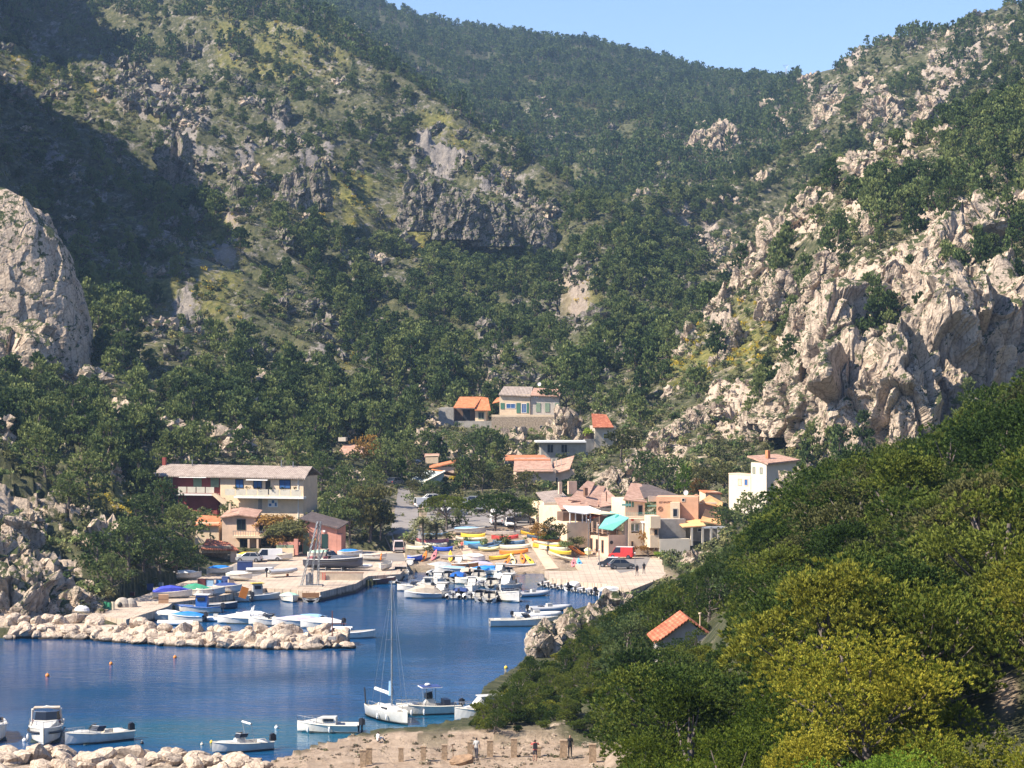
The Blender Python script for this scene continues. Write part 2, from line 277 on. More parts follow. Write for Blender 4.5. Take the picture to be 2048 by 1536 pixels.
def in_poly(px, py, poly):
    ins = np.zeros(px.shape, bool); n = len(poly)
    for i in range(n):
        x1, y1 = poly[i]; x2, y2 = poly[(i+1) % n]
        c = ((y1 > py) != (y2 > py)) & (px < (x2-x1)*(py-y1)/((y2-y1) if y2 != y1 else 1e-9)+x1)
        ins ^= c
    return ins
# the sea and the harbour, traced on the water plane
SEA = [(-900,1278),(60,1278),(180,1270),(225,1262),(262,1240),(335,1228),(420,1212),(470,1196),(530,1186),(600,1192),(640,1192),(712,1176),(760,1168),(800,1160),(822,1146),(900,1144),(1000,1149),(1085,1148),(1092,1164),(1225,1182),(1215,1200),(1140,1225),(1066,1258),(1060,1300),(1030,1350),(965,1400),(948,1462),(885,1480),(800,1488),(745,1486),(655,1506),(560,1534),(520,1552),(300,1565),(-900,1565)]
pyw = HY+H*F/DDg
sea = in_poly(PXg, pyw, SEA)
# ground cover painted as soft ellipses over the surveyed ground: (channel, px, py, rx, ry, value)
Pg = HY-(Z-H)*F/DDg
_wn = [None]
def warp(px, py):
    p = np.stack([px.ravel()/45., py.ravel()/32., np.zeros(px.size)], 1)
    return px+((fbm(p, 4, 61)-.5)*150).reshape(px.shape), py+((fbm(p, 4, 71)-.5)*110).reshape(px.shape)
def ell(px, py, cx, cy, rx, ry, ang=0.0):
    a = R(ang); dx = px-cx; dy = py-cy; u = (dx*math.cos(a)+dy*math.sin(a))/rx; v = (-dx*math.sin(a)+dy*math.cos(a))/ry
    return np.clip(1.6-1.3*np.sqrt(u*u+v*v), 0, 1)
ROCKS = [ # px,py,rx,ry,angle,value, (dmin,dmax)
 (330,230,110,60,25,.9,700,1300),(360,310,90,50,30,.95,600,1200),(480,370,60,60,40,.8,600,1200),(250,190,70,30,0,.8,700,1300),(560,260,70,25,45,.8,600,1200),(600,330,70,22,40,.8,600,1200),
 (880,350,90,45,25,1,600,1300),(1020,410,110,40,28,.95,600,1200),(820,170,120,14,45,.6,700,1300),(940,230,60,20,40,.8,700,1300),(660,330,40,30,40,.7,600,1200),(120,370,90,30,25,.7,500,1200),(200,440,80,30,30,.7,500,1100),(330,520,40,60,30,.6,500,1100),(60,240,60,40,30,.55,600,1200),(90,60,60,60,20,.5,700,1300),
 (440,540,50,50,60,.7,450,900),(330,640,110,60,-15,.75,400,800),(620,720,60,40,20,.6,400,700),(680,530,50,25,40,.7,500,900),(1150,600,40,60,0,.75,500,1000),(1130,660,40,40,0,.75,500,900),
 (640,30,90,30,20,.9,1300,2600),(1100,230,60,25,30,.7,1250,1800),(1130,280,50,30,30,.7,1250,1800),(1400,280,90,28,-20,1,1100,2600),(1330,270,40,20,-20,.8,1100,2600),(1250,310,60,14,0,.4,1100,2000),
 (1700,120,70,16,-5,.85,1100,2600),(1900,70,180,18,-12,.62,900,2600),(1900,130,70,40,-20,.75,850,2600),(1770,210,50,24,-30,.8,850,2000),(1890,190,60,30,-30,.8,850,2000),(1640,200,110,24,-25,.7,900,2400),(1990,100,70,30,-20,.75,850,2600),(1560,230,90,28,-25,.8,1000,2400),(1660,240,40,24,0,.8,900,2000),
 (1700,340,60,30,0,.95,500,760),(1840,350,60,34,0,.95,500,760),(1960,360,60,20,0,.8,500,760),(1590,450,70,60,-45,.95,450,760),(1500,540,40,50,-50,.95,450,700),(1420,620,60,30,-50,.95,450,700),(1730,440,50,30,0,.8,450,700),(1900,470,170,50,-25,1,420,620),(1680,500,70,40,-10,.8,450,650),(1700,600,120,50,-40,1,420,560),(1820,560,80,40,-30,.9,420,540),
 (1440,820,110,60,-30,.85,440,640),(1300,930,80,70,-40,.85,420,620),(1560,760,90,50,-30,.9,440,600),(1600,700,70,40,-40,.9,440,600),(1250,960,50,40,-30,.8,420,560),(1380,470,60,30,-10,.8,700,1100),(1420,520,60,30,-10,.8,700,1100),(1480,400,60,20,-10,.6,800,1200),(1350,360,40,15,-10,.7,900,1300),
 (60,1200,140,60,20,.95,280,400),(30,1040,90,90,30,.8,300,420),(150,1060,120,25,40,.75,330,420),(100,1150,90,40,20,.8,290,400),(1180,590,30,30,0,.5,600,900),(100,700,140,80,20,.8,430,600),
]
YEL = [(700,400,80,50,25,.9),(830,450,70,30,20,.7),(420,560,70,60,40,.9),(560,100,180,40,25,.5),(200,230,150,30,20,.5),(340,640,120,50,0,.6),(300,600,60,30,0,.6),(1440,700,130,40,-15,.8),(1340,720,80,40,-15,.7),(1180,620,50,40,0,.5),(220,1010,60,30,40,.9),(1650,770,60,60,-30,.5),(960,370,90,20,20,.6),(900,300,60,20,30,.6),(60,130,100,20,35,.7),(150,200,90,25,40,.7),(450,420,90,20,30,.5),(1500,620,80,30,-30,.4),(1320,365,40,12,0,.9),(640,740,50,30,0,.6)]
rockA = np.full(Z.shape, 0.43); rockA[DDg > 1400] = 0.05; rockA[(DDg > 850) & (PXg > 1580)] = 0.42
rockA[(DDg < 380)] = 0.15
PXw, Pw = warp(PXg, Pg)
for (a, b, rx, ry, an, v, d0, d1) in ROCKS:
    e = ell(PXw, Pw, a, b, rx, ry, an)*((DDg > d0) & (DDg < d1)); rockA = np.maximum(rockA, e*v)
rockA = np.where((DDg < 400) & (PXg > 900) & (DDg > 60) & (Z > 1.5), np.maximum(rockA, 0.35), rockA)
yelA = np.zeros(Z.shape)
for (a, b, rx, ry, an, v) in YEL: yelA = np.maximum(yelA, v*ell(PXw, Pw, a, b, rx, ry, an)*(DDg > 300))
dirtA = np.zeros(Z.shape)
for (a, b, rx, ry, an) in [(1000,1120,230,40,0),(820,1010,34,90,0),(1000,1060,150,40,0),(460,520,16,36,25),(440,560,40,16,-30),(760,1515,260,40,-6),(1050,1500,180,44,-4),(1145,600,40,26,0),(1250,1140,110,20,8),(240,1215,80,20,-10),(200,220,18,14,0),(1330,362,32,8,0),(330,120,8,6,0),(1180,1520,90,30,0),(290,660,60,8,-15),(280,625,40,6,-10),(2012,1395,26,40,0)]:
    lim = (DDg < 460) if b > 900 else (DDg < 1500)*0.35
    dirtA = np.maximum(dirtA, ell(PXg, Pg, a, b, rx, ry, an)*lim*((DDg > 180) | (b > 1380)))
dirtA = np.maximum(dirtA, ((DDg > 180) & (DDg < 208) & (PXg < 1290))*1.0*(fbm(np.stack([X.ravel()*.3, DDg.ravel()*.3, X.ravel()*0], 1), 3).reshape(Z.shape) > 0.38))
# relief
P3 = np.stack([X.ravel(), DDg.ravel(), np.zeros(X.size)], 1)
far = np.clip((DDg-380)/150, 0, 1); near = 1-far
n_big = (fbm(P3/70, 4, 1).reshape(Z.shape)-0.5)*26
n_mid = (ridged(P3/22, 4, 5).reshape(Z.shape)-0.6)*9
fc, _e = facets(P3*np.array([1/7., 1/7., 1])+.25*vnoise(P3/4)[:, None], 4); fc2, _e = facets(P3*np.array([1/2.6, 1/2.6, 1]), 6); n_cell = (fc.reshape(Z.shape)+.1)*4.5+fc2.reshape(Z.shape)*1.5
n_fine = (ridged(P3/3.2, 3, 9).reshape(Z.shape)-0.6)*1.6
village = np.clip(1-np.sqrt(((PXg-1000)/420)**2+((DDg-455)/120)**2)**4, 0, 1)
amp = far*(1-village)
hillfade = np.clip((DDg-560)/300, 0, 1)
Z0 = Z.copy()
Z = Z+n_big*amp*hillfade*0.8+n_mid*amp*(0.22+0.35*rockA)*np.clip(DDg/900, .5, 1.6)+amp*n_cell*np.clip(rockA-0.45, 0, 1)*1.1+amp*n_fine*(0.2+0.5*rockA)
ang_ = R(-38); uu = X*math.cos(ang_)+DDg*math.sin(ang_); vv = -X*math.sin(ang_)+DDg*math.cos(ang_); left_ = np.clip((1350-PXg)/200, 0, 1)
spur = (ridged(np.stack([uu.ravel()/110, vv.ravel()/34, uu.ravel()*0], 1), 3, 41).reshape(Z.shape)-.62)*34
ang_ = R(52); uu2 = X*math.cos(ang_)+DDg*math.sin(ang_); vv2 = -X*math.sin(ang_)+DDg*math.cos(ang_)
spur2 = (ridged(np.stack([uu2.ravel()/120, vv2.ravel()/36, uu2.ravel()*0], 1), 3, 43).reshape(Z.shape)-.62)*24
Z += amp*np.clip((DDg-520)/220, 0, 1)*(spur*left_+spur2*(1-left_)*np.clip((DDg-700)/200, 0, 1)*np.clip((1450-DDg)/350, .12, 1))*np.clip((2000-DDg)/600, 0.12, 1)
greyA = np.clip((DDg-520)/120, 0, 1)*np.clip((1500-PXg)/150, 0.0, 1)*0.85+np.clip((DDg-900)/300, 0, .45)*(PXg > 1450)  # left slopes' rock darkened to stand for shade; far right ridge greyer too
Z += np.clip((PXg < 260)*(DDg > 300)*(DDg < 430)*1.0, 0, 1)*np.clip((Z0-2)/4, 0, 1)*(fc2.reshape(Z.shape)*1.6+n_fine*.5)
Z += near*(DDg > 60)*((fbm(P3/6, 3, 3).reshape(Z.shape)-0.5)*1.0)*np.clip((Z0-1.6)/3, 0, 1)
nb = (DDg > 180) & (DDg < 214) & (PXg < 1300)
Z += nb*((ridged(P3/2.4, 3, 8).reshape(Z.shape)-0.55)*0.55)
bz = 1.15+(196-DDg)*.025+(ridged(P3/2.4, 3, 8).reshape(Z.shape)-.55)*.45+np.maximum(0, PXg-1222)*DDg/F*.7+np.maximum(0, DDg-204)*.28
Z = np.where((DDg > 168) & (DDg < 250) & (PXg < 1400), np.minimum(Z, bz), Z)
Z = np.where((DDg < 186) & (DDg > 40) & (PXg < 1210), np.minimum(Z, H-.163*DDg-.35), Z)
Z = np.where(sea, -2.5, Z)
Z = np.where(sea == False, np.where((DDg > 186) & (DDg < 420), np.maximum(Z, 0.25), Z), Z)
for (a, b, d0, d1, zz) in [(300,440,412,442,6.0),(436,616,410,442,4.9),(384,540,398,412,2.2),(552,684,396,411,1.3),(878,985,572,600,17.2),(985,1122,566,584,16.2),(1165,1236,530,553,12.6),(1068,1174,512,534,12.2),(1030,1155,484,508,7.4),(668,760,506,526,12.4),(848,925,474,500,8.2),(1455,1595,384,404,9.6),(1080,1240,405,436,3.6),(1215,1460,392,412,1.2),(1310,1440,206,217,5.6)]:
    dx = np.maximum(0, np.maximum(a-PXg, PXg-b))*DDg/F; dy = np.maximum(0, np.maximum(d0-DDg, DDg-d1)); Z = np.where(sea, Z, np.minimum(Z, zz+1.1*np.maximum(dx, dy)))
for (a, b, pyb, d0) in [(875,985,852,590),(985,1125,866,582),(1165,1240,905,545),(1066,1176,915,528),(1028,1158,948,500),(666,762,915,520),(848,930,968,488)]:
    Z = np.where((PXg > a) & (PXg < b) & (DDg < d0) & (DDg > 415), np.minimum(Z, H-(pyb-HY)*DDg/F-.2), Z)
quayR = in_poly(PXg, HY+(H-1.2)*F/DDg, [(1088,1143),(1100,1156),(1225,1172),(1260,1180),(1330,1150),(1320,1100),(1215,1080),(1160,1108)]); Z = np.where(quayR, np.minimum(Z, 1.0), Z)
quayL = in_poly(PXg, HY+(H-1.2)*F/DDg, [(172,1226),(250,1238),(340,1212),(420,1196),(530,1176),(640,1180),(735,1150),(812,1136),(812,1100),(600,1100),(480,1120),(420,1140),(340,1165),(250,1195)]); Z = np.where(quayL, np.minimum(Z, 1.0), Z)
DLIM = 0
def _bil(A, px, d):
    i = np.clip(np.searchsorted(PX, px)-1, 0, len(PX)-2); j = np.clip(np.searchsorted(DD, d)-1, 0, len(DD)-2)
    u = np.clip((px-PX[i])/(PX[i+1]-PX[i]), 0, 1); v = np.clip((d-DD[j])/(DD[j+1]-DD[j]), 0, 1)
    return A[i, j]*(1-u)*(1-v)+A[i+1, j]*u*(1-v)+A[i, j+1]*(1-u)*v+A[i+1, j+1]*u*v
def ground_z(x, y):
    return float(_bil(Z, np.array([CX+x*F/max(y, 20)]), np.array([y]))[0])
def ground_at(px, py, dmin=180, dmax=2600):
    """first place the ray through photo pixel (px, py) meets the ground"""
    d = DD[(DD >= dmin) & (DD <= dmax)]; z = _bil(Z, np.full(len(d), float(px)), d); ray = H-(py-HY)*d/F
    k = np.argmax(z >= ray); k = k if z[k] >= ray[k] else len(d)-1
    return Vector(((px-CX)*d[k]/F, d[k], z[k]))
nP, nD = Z.shape; idx = np.arange(nP*nD).reshape(nP, nD)
q = np.stack([idx[:-1, :-1], idx[1:, :-1], idx[1:, 1:], idx[:-1, 1:]], -1).reshape(-1, 4)
co = np.stack([X, DDg, Z], -1).reshape(-1, 3)
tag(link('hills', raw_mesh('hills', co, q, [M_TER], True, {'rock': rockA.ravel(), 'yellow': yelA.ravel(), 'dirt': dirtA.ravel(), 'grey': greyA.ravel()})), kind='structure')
# ground sheet under everything, out to the horizon and behind the camera
g = np.array([(-9000,-6000,-6),(9000,-6000,-6),(9000,12000,-6),(-9000,12000,-6)], float)
tag(link('ground', raw_mesh('ground', g, [[0,1,2,3]], [M_TER])), kind='structure')
# the knoll the photographer stands on
gx, gy = np.meshgrid(np.linspace(-60, 60, 61), np.linspace(-90, 22, 57), indexing='ij')
gz = 29.3+(fbm(np.stack([gx.ravel(), gy.ravel(), gx.ravel()*0], 1)/5, 3).reshape(gx.shape)-.5)*1.2-np.clip(-gx-6, 0, 99)*0.5+np.clip(gx, 0, 60)*0.2
gz -= np.clip((gy-2)/20, 0, 1)*5
ix = np.arange(gx.size).reshape(gx.shape); qq = np.stack([ix[:-1, :-1], ix[1:, :-1], ix[1:, 1:], ix[:-1, 1:]], -1).reshape(-1, 4)
tag(link('terrain', raw_mesh('terrain', np.stack([gx, gy, gz], -1).reshape(-1, 3), qq, [M_TER], True, {'rock': np.full(gx.size, .45), 'yellow': np.full(gx.size, .2), 'dirt': np.zeros(gx.size)})), kind='structure')
# sea
wx, wy = np.meshgrid(np.linspace(-500, 160, 166), np.linspace(60, 430, 124), indexing='ij')
wpx = CX+wx*F/wy; wpy = HY+H*F/wy
sh = np.clip(ell(wpx, wpy, 520, 1470, 330, 34, 0)+0.7*ell(wpx, wpy, 860, 1445, 120, 50, 0)+0.5*ell(wpx, wpy, 330, 1455, 300, 22, 0)+.8*ell(wpx, wpy, 1000, 1165, 120, 14, 0), 0, 1)
ix = np.arange(wx.size).reshape(wx.shape); qq = np.stack([ix[:-1, :-1], ix[1:, :-1], ix[1:, 1:], ix[:-1, 1:]], -1).reshape(-1, 4)
tag(link('water', raw_mesh('water', np.stack([wx, wy, wx*0], -1).reshape(-1, 3), qq, [M_WATER], True, {'shallow': sh.ravel()})), kind='structure')
# ------------------------------------------------------------------ plants
L_FAR = m_leaf('pine_needles_far', (0.024,0.050,0.018), (0.070,0.115,0.036), (0.145,0.19,0.065), 0.2)
L_MID = m_leaf('pine_needles', (0.034,0.062,0.022), (0.105,0.152,0.050), (0.23,0.265,0.09), 0.28)
L_NEAR = m_leaf('pine_needles_green', (0.024,0.050,0.011), (0.070,0.112,0.020), (0.19,0.215,0.036), 0.3)
L_YEL = m_leaf('pine_needles_yellow_green', (0.045,0.080,0.010), (0.165,0.205,0.022), (0.44,0.38,0.045), 0.35)
L_YG = m_leaf('pine_needles_fresh', (0.034,0.062,0.010), (0.105,0.14,0.018), (0.27,0.26,0.035), 0.3)
L_OLIVE = m_leaf('olive_foliage', (0.04,0.05,0.016), (0.095,0.105,0.034), (0.18,0.17,0.06), 0.2)
L_LIME = m_leaf('lime_foliage', (0.06,0.11,0.015), (0.17,0.27,0.03), (0.34,0.42,0.05), 0.35)
L_RUST = m_leaf('autumn_foliage', (0.16,0.09,0.03), (0.34,0.19,0.05), (0.5,0.32,0.08), 0.25)
L_PALM = m_leaf('palm_fronds', (0.10,0.11,0.05), (0.24,0.25,0.12), (0.42,0.40,0.22), 0.25)
L_DARK = m_leaf('cypress_foliage', (0.006,0.016,0.006), (0.018,0.036,0.012), (0.035,0.06,0.02), 0.1)
L_SCRUB = m_leaf('scrub_foliage', (0.028,0.040,0.016), (0.105,0.12,0.045), (0.26,0.24,0.095), 0.15)
L_BROOM = m_leaf('broom_blossom', (0.16,0.15,0.02), (0.42,0.33,0.03), (0.68,0.48,0.05), 0.2)
L_PINK = m_leaf('pink_blossom', (0.28,0.08,0.14), (0.5,0.2,0.3), (0.6,0.32,0.4), 0.2)
M_BARK = mat('pine_bark', (0.15,0.12,0.10), 0.95, 0.3, 6, bump=0.03); M_TWIG = mat('grey_twigs', (0.30,0.26,0.21), 0.95, 0.25, 5)

def rdirs(n, r):
    v = r.normal(size=(n, 3)); return v/np.linalg.norm(v, axis=1)[:, None]
def leaf_quads(P, D, size, r, asp=0.45, jit=0.75):
    """one small leaf face per point P, facing roughly D"""
    n = len(P); nm = D+jit*rdirs(n, r); nm /= np.linalg.norm(nm, axis=1)[:, None]
    u = np.cross(nm, rdirs(n, r)); u /= np.linalg.norm(u, axis=1)[:, None]+1e-9; v = np.cross(nm, u)
    s = size*(0.6+0.8*r.random(n))[:, None]; u = u*s*0.5; v = v*s*0.5*asp
    return np.stack([P-u-v*.5, P+u*.2-v, P+u+v*.4, P-u*.3+v], 1).reshape(-1, 3), np.arange(4*n).reshape(n, 4)
def needle_quads(P, D, size, r, asp=0.3):
    """needle sprays: narrow faces growing from P along D, broadside to the outside"""
    n = len(P); u = D/(np.linalg.norm(D, axis=1)[:, None]+1e-9); v = np.cross(u, rdirs(n, r)); v /= np.linalg.norm(v, axis=1)[:, None]+1e-9
    s = size*(0.6+0.8*r.random(n))[:, None]; u = u*s; v = v*s*asp
    return np.stack([P-v*.5, P+u*.55-v, P+u, P+u*.5+v], 1).reshape(-1, 3), np.arange(4*n).reshape(n, 4)
def tube(path, rad, seg=6):
    path = np.asarray(path, float); n = len(path); rad = np.asarray(rad, float)*np.ones(n); a = np.linspace(0, 2*np.pi, seg, endpoint=False)
    t = np.gradient(path, axis=0); t /= np.linalg.norm(t, axis=1)[:, None]+1e-9
    ref = np.array([0.13, 0.9, 0.2]) if abs(t[0, 2]) > 0.6 else np.array([0, 0, 1.0])
    u = np.cross(t, ref); u /= np.linalg.norm(u, axis=1)[:, None]+1e-9; v = np.cross(t, u)
    co = path[:, None]+rad[:, None, None]*(np.cos(a)[None, :, None]*u[:, None]+np.sin(a)[None, :, None]*v[:, None])
    i = np.arange(n*seg).reshape(n, seg); j = np.roll(i, -1, 1)
    return co.reshape(-1, 3), np.stack([i[:-1], j[:-1], j[1:], i[1:]], -1).reshape(-1, 4)
def join(parts):
    cs, qs, o = [], [], 0
    for c, q in parts: cs.append(c); qs.append(q+o); o += len(c)
    return np.concatenate(cs), np.concatenate(qs)
def tree_shape(kind, seed, n_leaf, leaf):
    """unit-height tree: (crown verts, crown quads), (wood verts, wood quads)"""
    r = np.random.default_rng(seed); lean = r.normal(size=2)*0.06
    K = {'pine': 38, 'tall': 36, 'umbrella': 34, 'round': 22, 'bush': 9, 'column': 18}[kind]
    if n_leaf >= 9000 and kind in ('pine', 'round', 'tall'): K = 30
    cs = []
    for k in range(K):
        a = r.random()*6.283; f = r.random()
        if kind == 'pine': z = 0.16+0.72*f; rr = (0.34*(1-((f-0.2)/0.95)**2))*math.sqrt(r.random())*1.05; cr = 0.095+0.05*r.random()
        elif kind == 'tall': z = 0.12+0.80*f; rr = 0.30*(1-f)**0.8*math.sqrt(r.random())*1.1+0.01; cr = 0.085+0.05*r.random()
        elif kind == 'umbrella': rr = 0.52*math.sqrt(r.random()); z = 0.80-0.28*(rr/0.52)**2+0.05*r.random(); cr = 0.11+0.04*r.random(); f = .5
        elif kind == 'round': z = 0.25+0.55*f; rr = 0.36*math.sqrt(max(0, 1-((f-0.45)/0.62)**2))*math.sqrt(r.random()); cr = 0.13+0.05*r.random()
        elif kind == 'bush': z = 0.25+0.35*f; rr = 0.42*math.sqrt(r.random()); cr = 0.22+0.12*r.random()
        else: z = 0.10+0.82*f; rr = 0.035+0.05*math.sin(3.14*min(1, f*1.1))*r.random(); cr = 0.07+0.03*math.sin(3.14*f)
        cs.append((rr*math.cos(a)+lean[0]*z, rr*math.sin(a)+lean[1]*z, z, cr))
    cs = np.array(cs); wts = cs[:, 3]**2; wts /= wts.sum(); tn = 14 if n_leaf >= 9000 else 9 if n_leaf > 2000 else 5; nt_ = max(1, n_leaf//tn); pick = r.choice(K, nt_, p=wts)
    d = rdirs(nt_, r); d[:, 2] = np.where(d[:, 2] < -0.15, d[:, 2]*(-0.7 if kind != 'umbrella' else -1), d[:, 2])
    rad = (0.62+0.42*r.random(nt_)**0.6)*cs[pick, 3]; flat = np.array([1, 1, 0.5 if kind == 'umbrella' else 1.15 if kind in ('pine', 'tall') else 0.85 if kind != 'column' else 1.5])
    lump = 0.8+0.45*vnoise(cs[pick, :3]*9+d*2.6, seed)
    T = cs[pick, :3]+d*flat*(rad*lump)[:, None]; T = np.repeat(T, tn, 0); dd = np.repeat(d, tn, 0)
    if kind in ('bush', 'round') and n_leaf < 2000: crown = leaf_quads(T+rdirs(len(T), r)*leaf*.8, dd+np.array([0, 0, .25]), leaf, r)
    else:
        D = dd*0.55+np.array([0, 0, .95 if kind == 'tall' else .6])+rdirs(len(T), r)*0.5; crown = needle_quads(T+rdirs(len(T), r)*leaf*.3, D, leaf*1.25, r, .34 if n_leaf < 2000 else .17 if n_leaf >= 9000 else .25)
    top = {'tall': .86, 'column': .9, 'pine': .74, 'round': .66}.get(kind, .6); hs = np.linspace(0, top, 7)
    w = r.normal(size=2)*0.02
    tr = [(lean[0]*h+w[0]*math.sin(h*7), lean[1]*h+w[1]*math.sin(h*5+1), h-0.03) for h in hs]
    parts = [tube(tr, 0.026*(1-0.8*hs/top)+0.004, 6)]
    for k in range(0, K, 2 if kind in ('pine', 'umbrella', 'round') else 4):
        c = cs[k, :3]; b = np.array([lean[0]*c[2]*.6, lean[1]*c[2]*.6, max(0.12, c[2]*(0.62 if kind == 'umbrella' else .72)-0.05)]); m = (b+c)/2+np.array([0, 0, -0.03])
        parts.append(tube([b, m, c], [0.011, 0.007, 0.003], 4))
    return crown, join(parts)
_td = {}
def tree_data(kind, seed, n, leaf, M):
    key = (kind, seed, n, M.name)
    if key not in _td:
        (c, q), (wc, wq) = tree_shape(kind, seed, n, leaf)
        _td[key] = (raw_mesh('crown', c, q, [M]), raw_mesh('trunk', wc, wq, [M_BARK], True))
    return _td[key]
def tree(p, height, kind='pine', seed=0, n=3000, leaf=0.03, M=None, name='pine_tree', label='', cat='tree', group=None, wide=1.0):
    cr, tk = tree_data(kind, seed, n, leaf, M or L_MID)
    e = link(name, None, loc=p, rot=(0, 0, random.random()*6.28), scale=(height*wide, height*wide, height)); tag(e, label, cat, group)
    a = link('crown', cr, e); b = link('trunk', tk, e)
    return e
# sources for the mass vegetation, one joined mesh each (crown + wood)
def joined(kind, seed, n, leaf, M):
    (c, q), (wc, wq) = tree_shape(kind, seed, n, leaf)
    cc, qq = join([(c, q), (wc, wq)]); mi = np.r_[np.zeros(len(q)), np.ones(len(wq))]
    return raw_mesh('mass_plant', cc, qq, [M, M_BARK], False, None, mi)
def src_collection(name, meshes):
    col = bpy.data.collections.new(name)
    for k, me in enumerate(meshes):
        o = bpy.data.objects.new('%s_%02d' % (name, k), me); col.objects.link(o)
    return col
def scatter(name, P, S, RZ, V, col, label, cat):
    me = bpy.data.meshes.new(name); me.vertices.add(len(P)); me.vertices.foreach_set('co', np.asarray(P, np.float32).ravel())
    for n, ty, a in (('sc', 'FLOAT', S), ('rz', 'FLOAT', RZ)):
        at = me.attributes.new(n, ty, 'POINT'); at.data.foreach_set('value', np.asarray(a, np.float32))
    at = me.attributes.new('vi', 'INT', 'POINT'); at.data.foreach_set('value', np.asarray(V, np.int32)); me.update()
    o = link(name, me); tag(o, label, cat, kind='stuff')
    ng = bpy.data.node_groups.new(name, 'GeometryNodeTree'); ng.interface.new_socket('Geometry', in_out='INPUT', socket_type='NodeSocketGeometry'); ng.interface.new_socket('Geometry', in_out='OUTPUT', socket_type='NodeSocketGeometry')
    gi = ng.nodes.new('NodeGroupInput'); go = ng.nodes.new('NodeGroupOutput'); ip = ng.nodes.new('GeometryNodeInstanceOnPoints'); ci = ng.nodes.new('GeometryNodeCollectionInfo')
    ci.inputs['Collection'].default_value = col; ci.inputs['Separate Children'].default_value = True; ci.inputs['Reset Children'].default_value = True
    def att(n, ty):
        a = ng.nodes.new('GeometryNodeInputNamedAttribute'); a.data_type = ty; a.inputs['Name'].default_value = n; return a.outputs['Attribute']
    cb = ng.nodes.new('ShaderNodeCombineXYZ'); Lk = ng.links
    Lk.new(att('rz', 'FLOAT'), cb.inputs[2]); Lk.new(gi.outputs[0], ip.inputs['Points']); Lk.new(ci.outputs[0], ip.inputs['Instance'])
    ip.inputs['Pick Instance'].default_value = True; Lk.new(att('vi', 'INT'), ip.inputs['Instance Index']); Lk.new(cb.outputs[0], ip.inputs['Rotation'])
    Lk.new(att('sc', 'FLOAT'), ip.inputs['Scale']); Lk.new(ip.outputs[0], go.inputs[0])
    md = o.modifiers.new('scatter', 'NODES'); md.node_group = ng
    return o

FOREST = [ # px,py,rx,ry,angle,density,(dmin,dmax)
 (470,480,170,45,28,1,480,1100),(240,620,90,60,10,.9,450,900),(700,560,200,90,20,1,450,1100),(900,590,260,110,10,1,450,1100),(1080,490,150,60,20,1,450,1100),(1250,600,70,120,0,1,450,1000),(1320,640,80,60,-20,.9,450,900),
 (1000,700,320,60,0,1,450,1000),(520,850,380,70,0,1,400,700),(850,790,260,60,0,1,430,800),(1100,780,150,60,0,1,430,800),(90,850,200,70,0,1,380,700),(250,930,140,60,30,1,370,600),(330,1060,110,40,20,.9,340,520),(700,920,120,50,0,1,425,650),(1000,880,120,30,0,.8,500,800),
 (760,260,80,60,40,.7,700,1300),(820,180,60,60,40,.7,700,1300),(960,360,60,40,30,.6,700,1300),(1160,420,120,60,20,.9,700,1150),(1060,350,90,40,20,.8,700,1150),(560,160,160,40,30,.35,800,1300),(640,430,120,30,30,.8,600,1100),(330,430,120,30,30,.7,600,1000),
 (1260,440,120,60,10,.9,850,1500),(1300,520,110,80,0,1,650,1300),(1420,420,130,50,0,.7,850,1500),(1540,340,160,40,-5,.95,850,1500),(1330,330,200,40,-5,.8,1100,1800),(1700,290,150,30,-15,.7,850,1500),(1480,300,140,50,-15,.55,1000,2000),
 (1960,270,130,70,0,1,450,780),(1760,400,100,50,0,1,450,780),(1700,450,60,40,0,.8,430,700),(1920,410,120,26,0,.8,430,700),(1640,440,60,60,0,.7,430,700),(1860,580,50,30,-40,.8,400,560),(1640,560,60,30,-30,.7,420,560),(1560,840,60,50,-30,.7,420,560),(1400,965,90,24,-20,.7,410,520),(1520,900,60,40,0,.8,410,520),
 (1340,760,110,16,-30,.3,450,640),(1260,830,40,40,0,.8,450,640),(1290,720,60,20,0,.5,500,700),(1880,260,200,50,-25,.5,850,1400),(1990,170,100,60,-25,.5,850,1400),
]
CLEAR = [(1400,830,170,90,-30,.9),(1260,930,80,60,-40,.8),(760,420,150,60,22,.75),(430,560,80,70,40,.9),(330,650,130,60,-10,.85),(1150,640,60,80,0,.85),(880,360,110,36,25,.9),(1030,415,110,34,28,.9),(640,715,60,40,20,.7),(820,1020,60,90,0,1),(690,540,40,26,40,.8),(330,250,140,80,25,.7),(1690,620,130,60,-40,.9),(1330,365,50,14,0,1),(560,1010,220,70,0,1),(1250,1000,200,70,0,.6)]
def density(px, py, d, base):
    t = base.copy()
    for (a, b, rx, ry, an, v, d0, d1) in FOREST: t = np.maximum(t, v*ell(px, py, a, b, rx, ry, an)*((d > d0) & (d < d1)))
    for (a, b, rx, ry, an, v) in CLEAR: t = t*(1-v*ell(px, py, a, b, rx, ry, an)*(d < 1250))
    return t
def candidates(n, d0, d1, p0=-150, p1=2160, seed=1):
    r = np.random.default_rng(seed); d = np.sqrt(r.random(n)*(d1*d1-d0*d0)+d0*d0); px = p0+(p1-p0)*r.random(n)
    z = _bil(Z, px, d); py = HY-(z-H)*F/d
    return px, py, d, z, r
VIEW = [(872,1122,790,858,600),(1170,1238,826,897,556),(1072,1172,880,912,538),(1030,1152,915,942,506),(668,755,890,912,528),(850,925,922,962,484),(1230,1560,700,930,470),(300,612,925,1040,426)]
NOPLANT = [] # (x, y, radius): building footprints fill this
